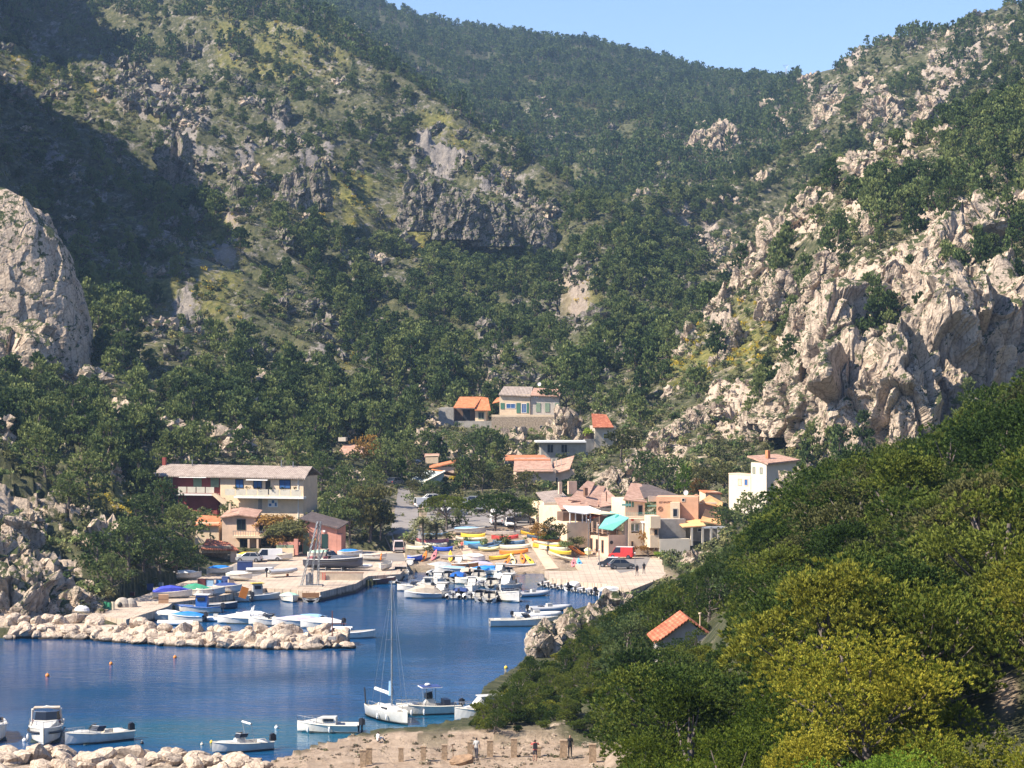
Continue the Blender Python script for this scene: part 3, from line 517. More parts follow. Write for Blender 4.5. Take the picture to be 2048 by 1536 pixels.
def mass(n, d0, d1, base_fn, seed):
    px, py, d, z, r = candidates(n, d0, d1, seed=seed); x = (px-CX)*d/F
    nz = fbm(np.stack([x/28, d/28, x*0], 1), 3, 21)
    rk = _bil(rockA, px, d); dt = _bil(dirtA, px, d)
    dens = density(px, py, d, base_fn(px, d))
    dens = dens*np.clip((nz-0.28)*3.2, 0.12, 1)*(1-dt)*(1-0.45*np.clip(rk-0.4, 0, 1))
    keep = (r.random(n) < dens) & (z > 2.2) & clear_of(x, d)
    vis = (py < 1150) & (py > -120)
    keep &= vis
    for (x0, x1, y0, y1, dm) in VIEW: keep &= ~((d < dm) & (px > x0-28) & (px < x1+28) & (py-8.5*F/d < y1) & (py > y0))
    return np.stack([x, d, z-0.2], 1)[keep], px[keep], py[keep], d[keep], r
def clear_of(x, y):
    ok = np.ones(len(x), bool)
    for (a, b, rr) in NOPLANT: ok &= (x-a)**2+((y-b))**2 > rr*rr
    return ok
# ------------------------------------------------------------------ crags standing out of the slopes
def crag(px, pb, pt, wpx, d, depth=None, seed=1, taper=2.2, lean=0.0, res=(150, 80), name='cliff', M=None, rough=1.0):
    Wd = wpx*d/F; base = PD(px, pb, d); hgt = (pb-pt)*d/F; dep = depth or Wd*0.7; bury = hgt*0.25+(9.0 if d > 560 else 3.0)
    nu, nv = res; u = np.linspace(0, 2*np.pi, nu, endpoint=False); v = np.linspace(0, 1, nv)**0.9
    U, V = np.meshgrid(u, v, indexing='ij'); r = np.clip(1-V**taper, 0, 1)**0.5
    sq = (np.abs(np.cos(U))**3.2+np.abs(np.sin(U))**3.2)**(-1/3.2)
    x = Wd/2*r*np.cos(U)*sq+lean*V*Wd; y = dep/2*r*np.sin(U)*sq; z = V*(hgt+bury)-bury
    off = np.array([seed*17.3, seed*9.1, seed*5.7]); P = np.stack([x.ravel(), y.ravel(), z.ravel()], 1)
    s = max(0.3, min(1.5, hgt/14.0)); wr = np.stack([vnoise(P/3.5+off), vnoise(P/3.5-off), vnoise(P/3+2*off)], 1)
    d1, e1 = facets((P+off)*np.array([1/(5.2*s), 1/(5.2*s), 1/(8.5*s)])+.30*wr, seed); d2, e2 = facets((P+off)*np.array([1/(2.1*s), 1/(2.1*s), 1/(2.7*s)])+.15*wr, seed+1); d3, e3 = facets((P+off)/(0.85*s), seed+2)
    disp = d1*3.0*s+d2*0.62*s+d3*0.20*s-np.clip(.07-e1, 0, 1)*10*s+(fbm(P/(9*s)+off, 3, seed)-.5)*6*s+(ridged(P*np.array([1/(3*s), 1/(3*s), 1/(14*s)])+off, 2, seed)-.6)*1.6*s
    disp *= rough*min(1, Wd/(9*s)); nrm = np.stack([np.cos(U), np.sin(U), 0.5*V], -1).reshape(-1, 3); nrm[:, 2] += V.ravel()**3*0.8
    P2 = P+nrm*disp[:, None]*np.clip(r.ravel()*1.4, 0.3, 1)[:, None]; top = vnoise(np.stack([x.ravel()/(2.6*s)+seed, y.ravel()/(2.6*s), x.ravel()*0], 1), 3)
    P2[:, 2] = np.where(P2[:, 2] > 0, P2[:, 2]*((0.78+0.34*top) if rough > .2 else (0.96+0.06*top)), P2[:, 2])
    i = np.arange(nu*nv).reshape(nu, nv); j = np.roll(i, -1, 0); q = np.stack([i[:, :-1], j[:, :-1], j[:, 1:], i[:, 1:]], -1).reshape(-1, 4)
    o = link(name, raw_mesh(name, P2, q, [M or M_ROCK], False), loc=base); tag(o, kind='structure'); return o
for k, a in enumerate([
 (-25,800,372,430,541,30,6,2.5,.02,(260,150),'cliff',None,.17),(20,830,640,250,524,14,3,2,.0,(150,90),'cliff',None,.7),
 (1680,940,640,140,430,14,4,2.8,.14,(220,130)),(1650,800,565,130,450,14,5,2.2,.2,(180,110)),(1600,810,690,130,456,12,6,1.6,.15,(150,90)),(1800,915,640,130,424,14,7,3.0,.12,(220,130)),(1560,800,740,90,462,9,63,1.6,.2),(1520,860,785,90,468,8,64,1.5,.2),(1700,730,560,110,458,12,65,2,.2),(1750,690,520,110,464,12,66,2,.25),(1850,560,455,110,478,12,67,1.8,.3),(1930,510,410,120,490,12,68,1.8,.3),(2020,470,385,120,500,12,69,1.8,.2),(1840,640,520,150,456,12,70,2.2,.2,(180,110)),(2010,640,520,160,458,12,71,2.4,.1,(180,110)),(1550,600,540,70,560,8,72,1.6,.2),(1640,560,500,60,520,7,73,1.6,.2),(1600,640,590,60,520,7,74,1.6,.2),(1380,860,815,80,490,6,75,1.6,.2),(1310,920,870,70,474,6,76,1.6,.2),(1460,800,760,80,515,6,77,1.6,.2),(1260,960,915,70,460,6,78,1.6,.2),(1950,880,540,330,441,16,8,4.5,0,(220,120)),(2150,880,500,260,446,20,61,4.5,0),(1880,860,590,120,434,12,62,3.4,0),
 (1812,640,515,80,462,10,9,2.4,.2),(1880,610,445,120,474,12,10,2.4,.15),(1970,580,405,150,484,14,11,2.6,.1),(1715,660,575,90,462,10,12,2,.1),(1760,740,640,70,446,8,13,2.4,.1),
 (1680,410,322,75,640,12,14,2.2),(1850,410,335,80,642,12,15,2.4),(1965,400,345,90,640,12,16),(1737,472,422,42,560,5,17,3.5),(1500,575,470,60,630,10,18),(1560,510,425,80,636,10,19),(1450,650,565,55,625,8,20),(1385,700,645,60,620,8,21),(1590,450,405,70,642,10,22),
 (1715,140,113,90,1480,26,23,3),(1905,140,85,70,1280,20,24),(1935,190,135,70,1150,20,25),(1650,255,205,50,1150,16,26),(1765,235,190,100,1100,20,27),(1865,245,190,80,1000,16,28),(1995,100,52,90,1290,22,29),(1335,300,262,70,1480,20,30),(1405,290,258,60,1400,16,31),(1445,270,240,60,1350,16,32),
 (350,370,255,75,815,14,33,3),(480,415,350,55,790,10,34),(560,240,190,40,980,9,35),(850,398,346,110,876,8,36,3),(915,418,374,100,874,8,37,3),(985,434,402,100,876,8,38,2.6),(1060,452,425,110,888,8,39,2.6),(590,380,330,60,830,10,40),(640,360,320,40,850,9,41),
 (1135,895,812,70,550,9,42,3),(1235,990,930,60,452,7,43),(1290,970,895,80,464,8,44),(1345,905,845,60,484,8,45),(1430,890,805,90,500,9,46),(1500,830,760,70,515,9,47),(1470,700,640,60,570,8,48),
 (1582,1000,935,56,396,5,52,2.6),(20,1275,1125,140,303,8,53,3),(95,1268,1195,110,304,6,54),(160,1222,1172,110,312,5,55,2),(40,1140,1040,90,335,8,56),(200,1130,1080,60,345,5,57),(1160,610,560,40,800,8,58),(1140,690,650,50,720,8,59),(700,560,520,50,760,8,60),
]):
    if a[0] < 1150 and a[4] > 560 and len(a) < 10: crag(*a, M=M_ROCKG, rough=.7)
    else: crag(*a)
for a in [(1160,1300,1212,190,279,12,49,1.7,.10),(1088,1280,1240,60,273,5,50,1.8),(1228,1270,1180,120,290,9,51,1.8)]:
    crag(*a, M=M_ROCK, name='shore_rock', rough=.7)
def boulder_mesh(seed):
    r = np.random.default_rng(seed); n1, n2 = 18, 12; u = np.linspace(0, 2*np.pi, n1, endpoint=False); v = np.linspace(0.02, np.pi-0.02, n2)
    U, V = np.meshgrid(u, v, indexing='ij'); D = np.stack([np.sin(V)*np.cos(U), np.sin(V)*np.sin(U), np.cos(V)], -1).reshape(-1, 3)
    pl = rdirs(11, r); h = 0.62+0.3*r.random(11); s = np.full(len(D), 1.15)
    for k in range(11):            # cut by planes: a faceted quarry block with rounded edges
        c = D@pl[k]; s = np.where(c > 0.05, np.minimum(s, h[k]/np.maximum(c, 0.05)), s)
    s = s*(1+0.10*(fbm(D*2.2+seed, 3, seed)-.5)); P = D*s[:, None]*np.array([0.62, 0.5, 0.42])
    i = np.arange(n1*n2).reshape(n1, n2); j = np.roll(i, -1, 0); q = np.stack([i[:, :-1], j[:, :-1], j[:, 1:], i[:, 1:]], -1).reshape(-1, 4)
    return raw_mesh('boulder', P, q[:, ::-1], [M_BOULD], False)
BM = [boulder_mesh(100+k) for k in range(9)]
def boulder(p, s, label, group, rnd=random):
    o = link('boulder', BM[rnd.randrange(9)], loc=p, rot=(rnd.uniform(-.5, .5), rnd.uniform(-.5, .5), rnd.uniform(0, 6.28)), scale=(s*rnd.uniform(.8, 1.25), s*rnd.uniform(.8, 1.2), s*rnd.uniform(.75, 1.1)))
    return tag(o, label, 'boulder', group)
rb = random.Random(5)
# breakwater of quarry blocks between the harbour and the cove
def along(pts, t):
    t = t*(len(pts)-1); k = min(int(t), len(pts)-2); f = t-k; return tuple(pts[k][i]*(1-f)+pts[k+1][i]*f for i in range(len(pts[0])))
BWL = [(10,1280),(120,1277),(230,1284),(330,1291),(430,1296),(520,1298),(600,1300),(692,1297)]    # waterline on the cove side
def core(pts, name, w, h, back=1):
    co = []; n = len(pts)
    for (px, py) in pts:
        p = PZ(px, py, 0)
        co += [(p.x, p.y+back*.4, -1.5), (p.x, p.y+back*1.2, h*.45), (p.x, p.y+back*w*.45, h), (p.x, p.y+back*w*.8, h), (p.x, p.y+back*w, -1.5)]
    q = [(5*i+j, 5*i+j+5, 5*i+j+6, 5*i+j+1) for i in range(n-1) for j in range(4)]
    tag(link(name, raw_mesh(name, co, q, [M_BOULD])), kind='structure')
core(BWL, 'breakwater_mound', 7.5, 1.3)
for k in range(165):
    t = (k+rb.random())/165; px, py = along(BWL, t); row = rb.choice([0, 0, 1, 1, 2, 3]); p = PZ(px, py, 0)
    y = p.y+[0.6, 2.0, 3.4, 4.9][row]+rb.uniform(-.5, .5); z = [0.15, 0.75, 1.35, 1.5][row]+rb.uniform(-.15, .25); x = px-CX; x = x*p.y/F
    shade = t < 0.3
    boulder((x, y, z), rb.choice([.9, 1.2, 1.5, 1.8, 2.3])*rb.uniform(.9, 1.15), ('grey shaded block of the breakwater foot by the left shore' if shade else 'pale sunlit limestone block of the breakwater ' + ('at the water' if row == 0 else 'crest')), 'breakwater blocks', rb)
# pile of blocks at the very bottom left
NB = [(0,1520),(90,1514),(200,1517),(300,1520),(400,1522),(490,1528),(545,1540)]
core([(-400,1520)]+NB, 'rubble_mound', 15, 0.3, -1)
for k in range(98):
    t = (k+rb.random())/98; px, py = along([(-60,1522)]+NB, t); row = rb.choice([0, 0, 1, 1, 2]); p = PZ(px, py, 0)
    y = p.y-1.0-[0, 3.0, 6.4][row]+rb.uniform(-.6, .6); z = [0.3, 0.45, 0.4][row]+rb.uniform(-.2, .2)
    boulder(((px-CX)*p.y/F, y, z), rb.uniform(1.2, 2.1), 'pale block in the rubble heap along the bottom left shore', 'blocks of the near rubble heap', rb)
for (px, py, s) in [(925,1530,1.9)]:
    g_ = ground_at(px, py, 186); b_ = boulder(g_+Vector((0, 0, .25)), s, 'large brown boulder on the beach path below the people', None, rb); b_.data = b_.data.copy(); b_.data.materials[0] = mat('brown_boulder_stone', (.30,.19,.11), .9, .35, 2.5, bump=.06)
for k in range(30):      # waterside rocks of the near shore
    t = k/29; px, py = along([(545,1532),(650,1508),(700,1496),(760,1484),(840,1486),(880,1478)], t); p = PZ(px, py, 0.2)
    boulder((p.x+rb.uniform(-.4, .4), p.y-rb.uniform(-.3, 1.5), rb.uniform(.1, .5)), rb.uniform(.5, 1.3), 'brown rock at the waterline beside the stone pillar path', 'rocks along the near waterline', rb)

# ------------------------------------------------------------------ the pine wood on the near slope, right
FG = [(1062,1290),(1100,1262),(1240,1212),(1300,1180),(1400,1130),(1480,1075),(1560,1005),(1640,925),(1740,890),(1850,860),(1950,805),(2048,735),(2400,560),(2400,1900),(1230,1900),(1215,1500),(945,1465),(960,1400),(1030,1350)]
NEARV = [('pine', 201, 26000, 0.0165), ('round', 202, 26000, 0.0165), ('pine', 203, 26000, 0.0165)]
MIDV = [('pine', 211, 13000, 0.022), ('round', 212, 13000, 0.022), ('pine', 213, 13000, 0.022), ('tall', 214, 12000, 0.022)]
rf = random.Random(21); placed = []; NEAR = []
HROOF = PD(1375, 1262, 215)
def base_ok(px, d):
    z = float(_bil(Z, np.array([px]), np.array([d]))[0]); py = HY-(z-H)*F/d
    return px > 1290 or (py < 1466+(px-945)*.08) or (px > 1235 and d < 120)
def try_tree(px, d, h, M, lab, gp, sp, wide=1.3):
    z = float(_bil(Z, np.array([px]), np.array([d]))[0]); x = (px-CX)*d/F
    if z < 0.8: return
    for (a, b, s) in placed:
        if (a-x)**2+(b-d)**2 < ((s+sp)/2)**2: return
    for it in range(5):
        top = HY-(z+h-H)*F/d
        if in_poly(np.array([px]), np.array([top+6]), FG)[0]: break
        h *= 0.82
    else: return
    if h < 1.6: return
    if d < 217 and abs(px-1378) < 78+h*.42*F/d and top < 1281 and HY-(z-H)*F/d > 1225: return
    if (x-HROOF.x)**2+(d-HROOF.y-2)**2 < 16: return
    V = NEARV if d < 165 else MIDV; k, s, n, lf = V[rf.randrange(len(V))]
    placed.append((x, d, sp)); NEAR.append((h/d, (x, d, z-0.25), h, (k, s, n, lf), M, wide, px, d, V is NEARV))
for (px, top, d, h, k, wd) in [(1735,1245,84,6.6,0,1.30),(1610,1330,88,5.6,2,1.25),(1850,1330,86,5.8,1,1.25),(1450,1432,80,5.6,0,1.3),(1955,1440,76,5.0,2,1.3),(1290,1478,96,4.0,1,1.3),(1600,1470,74,4.6,1,1.35),(1840,1490,70,4.0,0,1.3),(1710,1490,72,4.0,2,1.3),(1530,1420,92,4.6,1,1.2),(1340,1500,84,4.0,2,1.3),(2060,1500,72,4.4,1,1.3)]:
    p = PD(px, top, d); p.z -= h*0.97; placed.append((p.x, p.y, 4.5))
    kk, s, n, lf = [('round', 221, 48000, 0.0125), ('pine', 222, 48000, 0.0125), ('round', 223, 48000, 0.0125)][k]
    tree(p, h, kk, s, n, lf, L_YEL if h > 4.5 or k == 1 else L_LIME, label='yellow green pine crown with fresh needles at the bottom right edge', group='yellow green pines in front', wide=wd)
p = PD(2046, 1195, 112); p.z -= 7.2; tree(p, 7.4, 'umbrella', 224, 24000, 0.017, L_NEAR, label='leaning pine with a bare forked trunk at the far right edge', wide=0.9)
for k in range(2600):
    d = rf.uniform(100, 335); px = rf.uniform(930, 2230)
    if d < 118 and px < 1300: continue
    if 1900 < px < 2048 and d < 112: continue
    h = rf.uniform(5.6, 9.0); M = rf.choice([L_NEAR]*6+[L_OLIVE]) if d < 200 else rf.choice([L_NEAR, L_NEAR, L_MID])
    if px < 1250: h = rf.uniform(2.2, 4.2)
    if d < 106: M = L_YG
    if not base_ok(px, d): continue
    try_tree(px, d, h, M, 'dense green pine in the wood on the near right hillside', 'pines of the near right wood', 3.7 if px > 1250 else 2.4)
NEAR.sort(key=lambda a: -a[0])
for (_, p, h, (k, s, n, lf), M, wd, px, d, nv) in NEAR[:150]:
    z = 'in front of' if d < 170 else 'behind'
    if px < 1240: lab, gp = 'low dark green pine on the slope falling to the cove, left of the red tiled hut', 'low pines by the cove'
    elif abs(px-1375) < 90: lab, gp = 'green pine standing close around the hidden red tiled hut', 'pines around the hut'
    elif d < 150: lab, gp = 'lush green pine just behind the yellow green front pines', 'lush pines on the near hillside'
    elif px < 1700: lab, gp = 'dense green pine on the near hillside below the white house', 'pines below the white house'
    else: lab, gp = 'dense green pine on the near hillside under the shaded cliff', 'pines under the shaded cliff'
    tree(p, h, k, s, n, lf, M, label=lab, group=gp, wide=wd)
rest = NEAR[150:]
src_nw = src_collection('near_wood', [joined('pine', 241, 10000, 0.022, L_NEAR), joined('round', 242, 10000, 0.022, L_NEAR), joined('pine', 243, 10000, 0.022, L_NEAR)])
scatter('near_pine_wood', [a[1] for a in rest], [a[2] for a in rest], [rf.random()*6.28 for a in rest], [rf.randrange(3) for a in rest], src_nw, 'smaller green pines filling the near right hillside between the larger ones', 'pine trees')
print('near wood', len(NEAR))

for (px, top, d, h, wd, k) in [(1345,1277,208,3.4,1.2,0),(1392,1262,207,4.0,1.0,1),(1425,1282,208,3.4,1.2,2),(1312,1285,208,3.2,1.2,1),(1368,1290,204,3.6,1.2,0)]:
    p = PD(px, top, d); p.z -= h*.95; tree(p, h, ('round','pine','round')[k], (212, 211, 212)[k], 13000, .022, L_NEAR, label='low green pine screening the front wall of the red tiled hut', group='pines screening the hut', wide=wd)
# understorey hiding the ground between the near pines
un = [[], [], []]; src_un = src_collection('near_bush', [joined('bush', 251, 3000, .07, L_NEAR), joined('bush', 252, 3000, .07, L_NEAR), joined('round', 253, 3000, .05, L_NEAR), joined('bush', 254, 3000, .07, L_YG)])
for k in range(5200):
    d = math.sqrt(rf.uniform(95*95, 340*340)); px = rf.uniform(920, 2230); z = float(_bil(Z, np.array([px]), np.array([d]))[0]); h = rf.uniform(0.7, 1.7)
    if z < 0.6 or (1880 < px and d < 125): continue
    top = HY-(z+h-H)*F/d
    if not base_ok(px, d): continue
    if not in_poly(np.array([px]), np.array([top+3]), FG)[0]: continue
    x = (px-CX)*d/F
    if abs(x-HROOF.x) < 3.4 and 205 < d < 220: continue
    if d < 217 and abs(px-1378) < 85 and top < 1279 and HY-(z-H)*F/d > 1225: continue
    un[0].append((x, d, z-.15)); un[1].append(h); un[2].append(rf.randrange(4))
scatter('near_understorey', un[0], un[1], [rf.random()*6.28 for _ in un[1]], un[2], src_un, 'green mastic scrub growing thickly between the near pines', 'scrub')
# ------------------------------------------------------------------ quays, slipway strips, road
def m_quay():
    m, t, b, L = newmat('quay_concrete'); g = N(t, 'ShaderNodeNewGeometry'); pos = g.outputs['Position']
    c = ramp(t, noise(t, .35, 6, .7, pos), [(.3, (.38, .295, .22)), (.5, (.56, .44, .33)), (.7, (.66, .53, .40))]); br = N(t, 'ShaderNodeTexBrick'); br.inputs['Scale'].default_value = .28; br.inputs['Mortar Size'].default_value = .012
    br.inputs['Color1'].default_value = (1, 1, 1, 1); br.inputs['Color2'].default_value = (.84, .84, .84, 1); br.inputs['Mortar'].default_value = (.4, .4, .4, 1); L.new(pos, br.inputs['Vector']); c = mixc(t, 1.0, c, br.outputs[0], 'MULTIPLY')
    c = mixc(t, ramp(t, noise(t, .9, 4, .6, pos), [(.62, (0, 0, 0)), (.7, (1, 1, 1))]), c, mixc(t, .55, c, (.12, .10, .09)))
    sp = N(t, 'ShaderNodeSeparateXYZ'); L.new(pos, sp.inputs[0]); c = mixc(t, ramp(t, mathn(t, 'ADD', sp.outputs[2], mathn(t, 'MULTIPLY', noise(t, 1.2, 3, .6, pos), .5)), [(.5, (1, 1, 1)), (.8, (0, 0, 0))]), c, (.06, .05, .035))
    L.new(c, b.inputs['Base Color']); b.inputs['Roughness'].default_value = .9; return m
M_QUAY = m_quay(); M_ASPH = mat('pale_asphalt', (0.24, 0.215, 0.195), 0.9, 0.14, 0.4); M_SLIP = mat('slipway_concrete', (0.60, 0.43, 0.30), 0.9, 0.14, 0.6)
def prism(name, poly, z, zb, m):
    import bmesh
    bm = bmesh.new(); vs = [bm.verts.new(PZ(px, py, z)) for px, py in poly]; f = bm.faces.new(vs); r = bmesh.ops.extrude_face_region(bm, geom=[f])
    for v in r['geom']:
        if isinstance(v, bmesh.types.BMVert): v.co.z = zb
    bmesh.ops.recalc_face_normals(bm, faces=bm.faces); bmesh.ops.triangulate(bm, faces=[f for f in bm.faces if len(f.verts) > 4])
    me = bpy.data.meshes.new(name); bm.to_mesh(me); bm.free(); me.materials.append(m); return tag(link(name, me), kind='structure')
prism('quay', [(172,1222),(200,1232),(252,1239),(336,1213),(346,1205),(420,1195),(470,1186),(532,1176),(600,1181),(640,1184),(712,1167),(736,1152),(800,1148),(814,1134),(812,1104),(700,1100),(600,1104),(480,1122),(420,1148),(340,1172),(250,1203)], 1.25, -2.4, M_QUAY)
prism('quay', [(1089,1142),(1102,1156),(1160,1163),(1228,1171),(1262,1180),(1334,1152),(1320,1104),(1215,1084),(1160,1108),(1140,1120),(1165,1140),(1140,1142)], 1.25, -2.4, M_QUAY)
def drape(name, La, Lb, m, off=0.06, n=24, k=6):
    def samp(Lp, t):
        t = t*(len(Lp)-1); i = min(int(t), len(Lp)-2); f = t-i; a, b = Lp[i], Lp[i+1]; return Vector(a)*(1-f)+Vector(b)*f
    co = []
    for i in range(n+1):
        a, b = samp(La, i/n), samp(Lb, i/n)
        for j in range(k+1):
            p = a.lerp(b, j/k); co.append((p.x, p.y, ground_z(p.x, p.y)+off))
    ix = np.arange(len(co)).reshape(n+1, k+1); q = np.stack([ix[:-1, :-1], ix[1:, :-1], ix[1:, 1:], ix[:-1, 1:]], -1).reshape(-1, 4)
    return tag(link(name, raw_mesh(name, co, q, [m], True)), kind='structure')
G_ = lambda px, py: ground_at(px, py, 340, 620)
drape('slipway', [G_(948,1142), G_(922,1105), G_(890,1068)], [G_(968,1142), G_(944,1105), G_(908,1068)], M_SLIP, .10)
drape('slipway', [G_(1092,1140), G_(1070,1105), G_(1040,1072)], [G_(1118,1140), G_(1092,1105), G_(1060,1072)], M_SLIP, .10)
drape('road', [G_(770,1098), G_(782,1060), G_(790,1020), G_(797,975)], [G_(848,1098), G_(838,1060), G_(836,1020), G_(816,975)], M_ASPH, .10, 40)
drape('parking_area', [G_(846,1072), G_(850,1040), G_(862,1000)], [G_(1092,1062), G_(1080,1035), G_(1050,1000)], M_ASPH, .12, 30, 30)
PZZ = lambda px, py: PZ(px, py, 1.25)
def flat(name, pts, m, z):
    co = [PZ(px, py, z) for px, py in pts]; return tag(link(name, raw_mesh(name, co, [list(range(len(pts)))], [m])), kind='structure')
flat('road', [(1206,1122),(1240,1146),(1290,1136),(1302,1112)], M_ASPH, 1.262); flat('road', [(690,1108),(705,1126),(812,1122),(806,1106)], M_ASPH, 1.262); flat('road', [(430,1168),(520,1150),(560,1128),(470,1128)], M_ASPH, 1.262)
# ------------------------------------------------------------------ buildings
def bx(x0, x1, y0, y1, z0, z1):
    c = [(x, y, z) for x in (x0, x1) for y in (y0, y1) for z in (z0, z1)]
    return np.array(c, float), np.array([[0,1,3,2],[4,6,7,5],[0,4,5,1],[2,3,7,6],[0,2,6,4],[1,5,7,3]])
def slab(c4, th):
    """thick sheet from four corner points, thickened downwards"""
    a = np.array(c4, float); b = a-np.array([0, 0, th])
    return np.concatenate([a, b]), np.array([[0,1,2,3],[7,6,5,4],[0,4,5,1],[1,5,6,2],[2,6,7,3],[3,7,4,0]])
def cyl(x, y, z0, z1, r, seg=8): 
    c, q = tube([(x, y, z0), (x, y, z1)], [r, r], seg); n = len(c)
    return np.concatenate([c, [[x, y, z0], [x, y, z1]]]), np.concatenate([q, [[i, (i+1) % seg, n, n] for i in range(seg)], [[seg+i, seg+(i+1) % seg, n+1, n+1] for i in range(seg)]])
def part(name, parent, m, geoms, label=None, smooth=False):
    c, q = join([(np.asarray(a, float), np.asarray(b)) for a, b in geoms])
    c = np.asarray(c); q = np.asarray(q); tri = q[:, 2] == q[:, 3]
    if tri.any():
        me = bpy.data.meshes.new(name); me.from_pydata(c.tolist(), [], [list(f[:3]) if f[2] == f[3] else list(f) for f in q.tolist()]); me.materials.append(m)
        if smooth: me.polygons.foreach_set('use_smooth', [True]*len(me.polygons))
    else: me = raw_mesh(name, c, q, [m], smooth)
    o = link(name, me, parent); 
    if label: o['label'] = label
    return o
def m_tiles(name, c1, c2, sx=9.0):
    m, t, b, L = newmat(name); tc = N(t, 'ShaderNodeTexCoord')
    wv = N(t, 'ShaderNodeTexWave', wave_type='BANDS', bands_direction='X'); wv.inputs['Scale'].default_value = sx/6.283*1.0; wv.inputs['Distortion'].default_value = 0.3
    L.new(tc.outputs['Object'], wv.inputs['Vector'])
    n = noise(t, 1.2, 6, 0.75, tc.outputs['Object']); c = ramp(t, n, [(0.3, tuple(x*.6 for x in c1)), (0.5, c1), (0.72, c2)])
    c = mixc(t, 0.55, c, ramp(t, wv.outputs[0], [(0.1, (0.55, 0.5, 0.5)), (0.5, (1.1, 1.1, 1.1))]), 'MULTIPLY')
    L.new(c, b.inputs['Base Color']); b.inputs['Roughness'].default_value = 0.85; bumpn(t, wv.outputs[0], 0.8, 0.08, b); return m
T_OR = m_tiles('orange_roof_tiles', (0.62,0.22,0.09), (0.75,0.36,0.18)); T_RED = m_tiles('red_roof_tiles', (0.45,0.13,0.06), (0.66,0.30,0.17), 7)
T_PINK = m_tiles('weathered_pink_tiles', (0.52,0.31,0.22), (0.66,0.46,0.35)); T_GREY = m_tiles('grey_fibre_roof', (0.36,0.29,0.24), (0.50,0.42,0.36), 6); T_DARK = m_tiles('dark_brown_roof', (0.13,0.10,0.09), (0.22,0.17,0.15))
W_CREAM = mat('cream_render', (0.76,0.59,0.40), 0.85, .10, .8); W_PEACH = mat('peach_render', (0.70,0.50,0.36), .85, .12, .8); W_PINK = mat('pink_render', (0.58,0.27,0.20), .85, .14, .8)
W_RED = mat('dark_red_render', (0.27,0.055,0.045), .8, .15, .8); W_WHITE = mat('white_render', (0.66,0.58,0.46), .8, .06, .8); W_ORANGE = mat('orange_render', (0.66,0.37,0.22), .85, .10, .8)
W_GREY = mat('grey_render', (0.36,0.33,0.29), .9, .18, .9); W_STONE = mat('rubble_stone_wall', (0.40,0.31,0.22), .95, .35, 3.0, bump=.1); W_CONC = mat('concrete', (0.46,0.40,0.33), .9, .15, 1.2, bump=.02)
G_DARK = mat('dark_glass', (0.015,0.02,0.03), .15, .1, 1); G_BLUE = mat('blue_glass', (0.05,0.13,0.32), .2, .1, 1); P_GREEN = mat('green_shutter_paint', (0.07,0.20,0.13), .6, .1, 2); P_SAGE = mat('sage_shutter_paint', (0.22,0.30,0.20), .6, .1, 2)
P_WHITE = mat('white_paint', (0.80,0.79,0.76), .5, .05, 2); P_BLACK = mat('black_paint', (0.02,0.02,0.022), .5, .1, 2); P_DKGREEN = mat('dark_green_door_paint', (0.012,0.045,0.04), .5, .1, 2); P_TEAL = mat('teal_awning_cloth', (0.16,0.50,0.42), .8, .08, 1); P_TEALD = mat('dark_teal_cloth', (0.03,0.22,0.20), .8, .08, 1)
P_BLUE = mat('blue_window_paint', (0.07,0.20,0.42), .5, .1, 2); WOOD = mat('brown_timber', (0.22,0.12,0.07), .8, .2, 4); T_FLATOR = mat('orange_flat_roof', (0.78,0.42,0.18), .85, .08, .6); P_TEALR = mat('turquoise_railing', (0.22,0.52,0.45), .6, .05, 2); M_STEEL = mat('galvanised_steel', (0.30,0.31,0.32), .45, .2, 3, metal=.6); SHADE_IN = mat('dim_interior_wall', (0.16,0.10,0.07), .9, .2, 1)
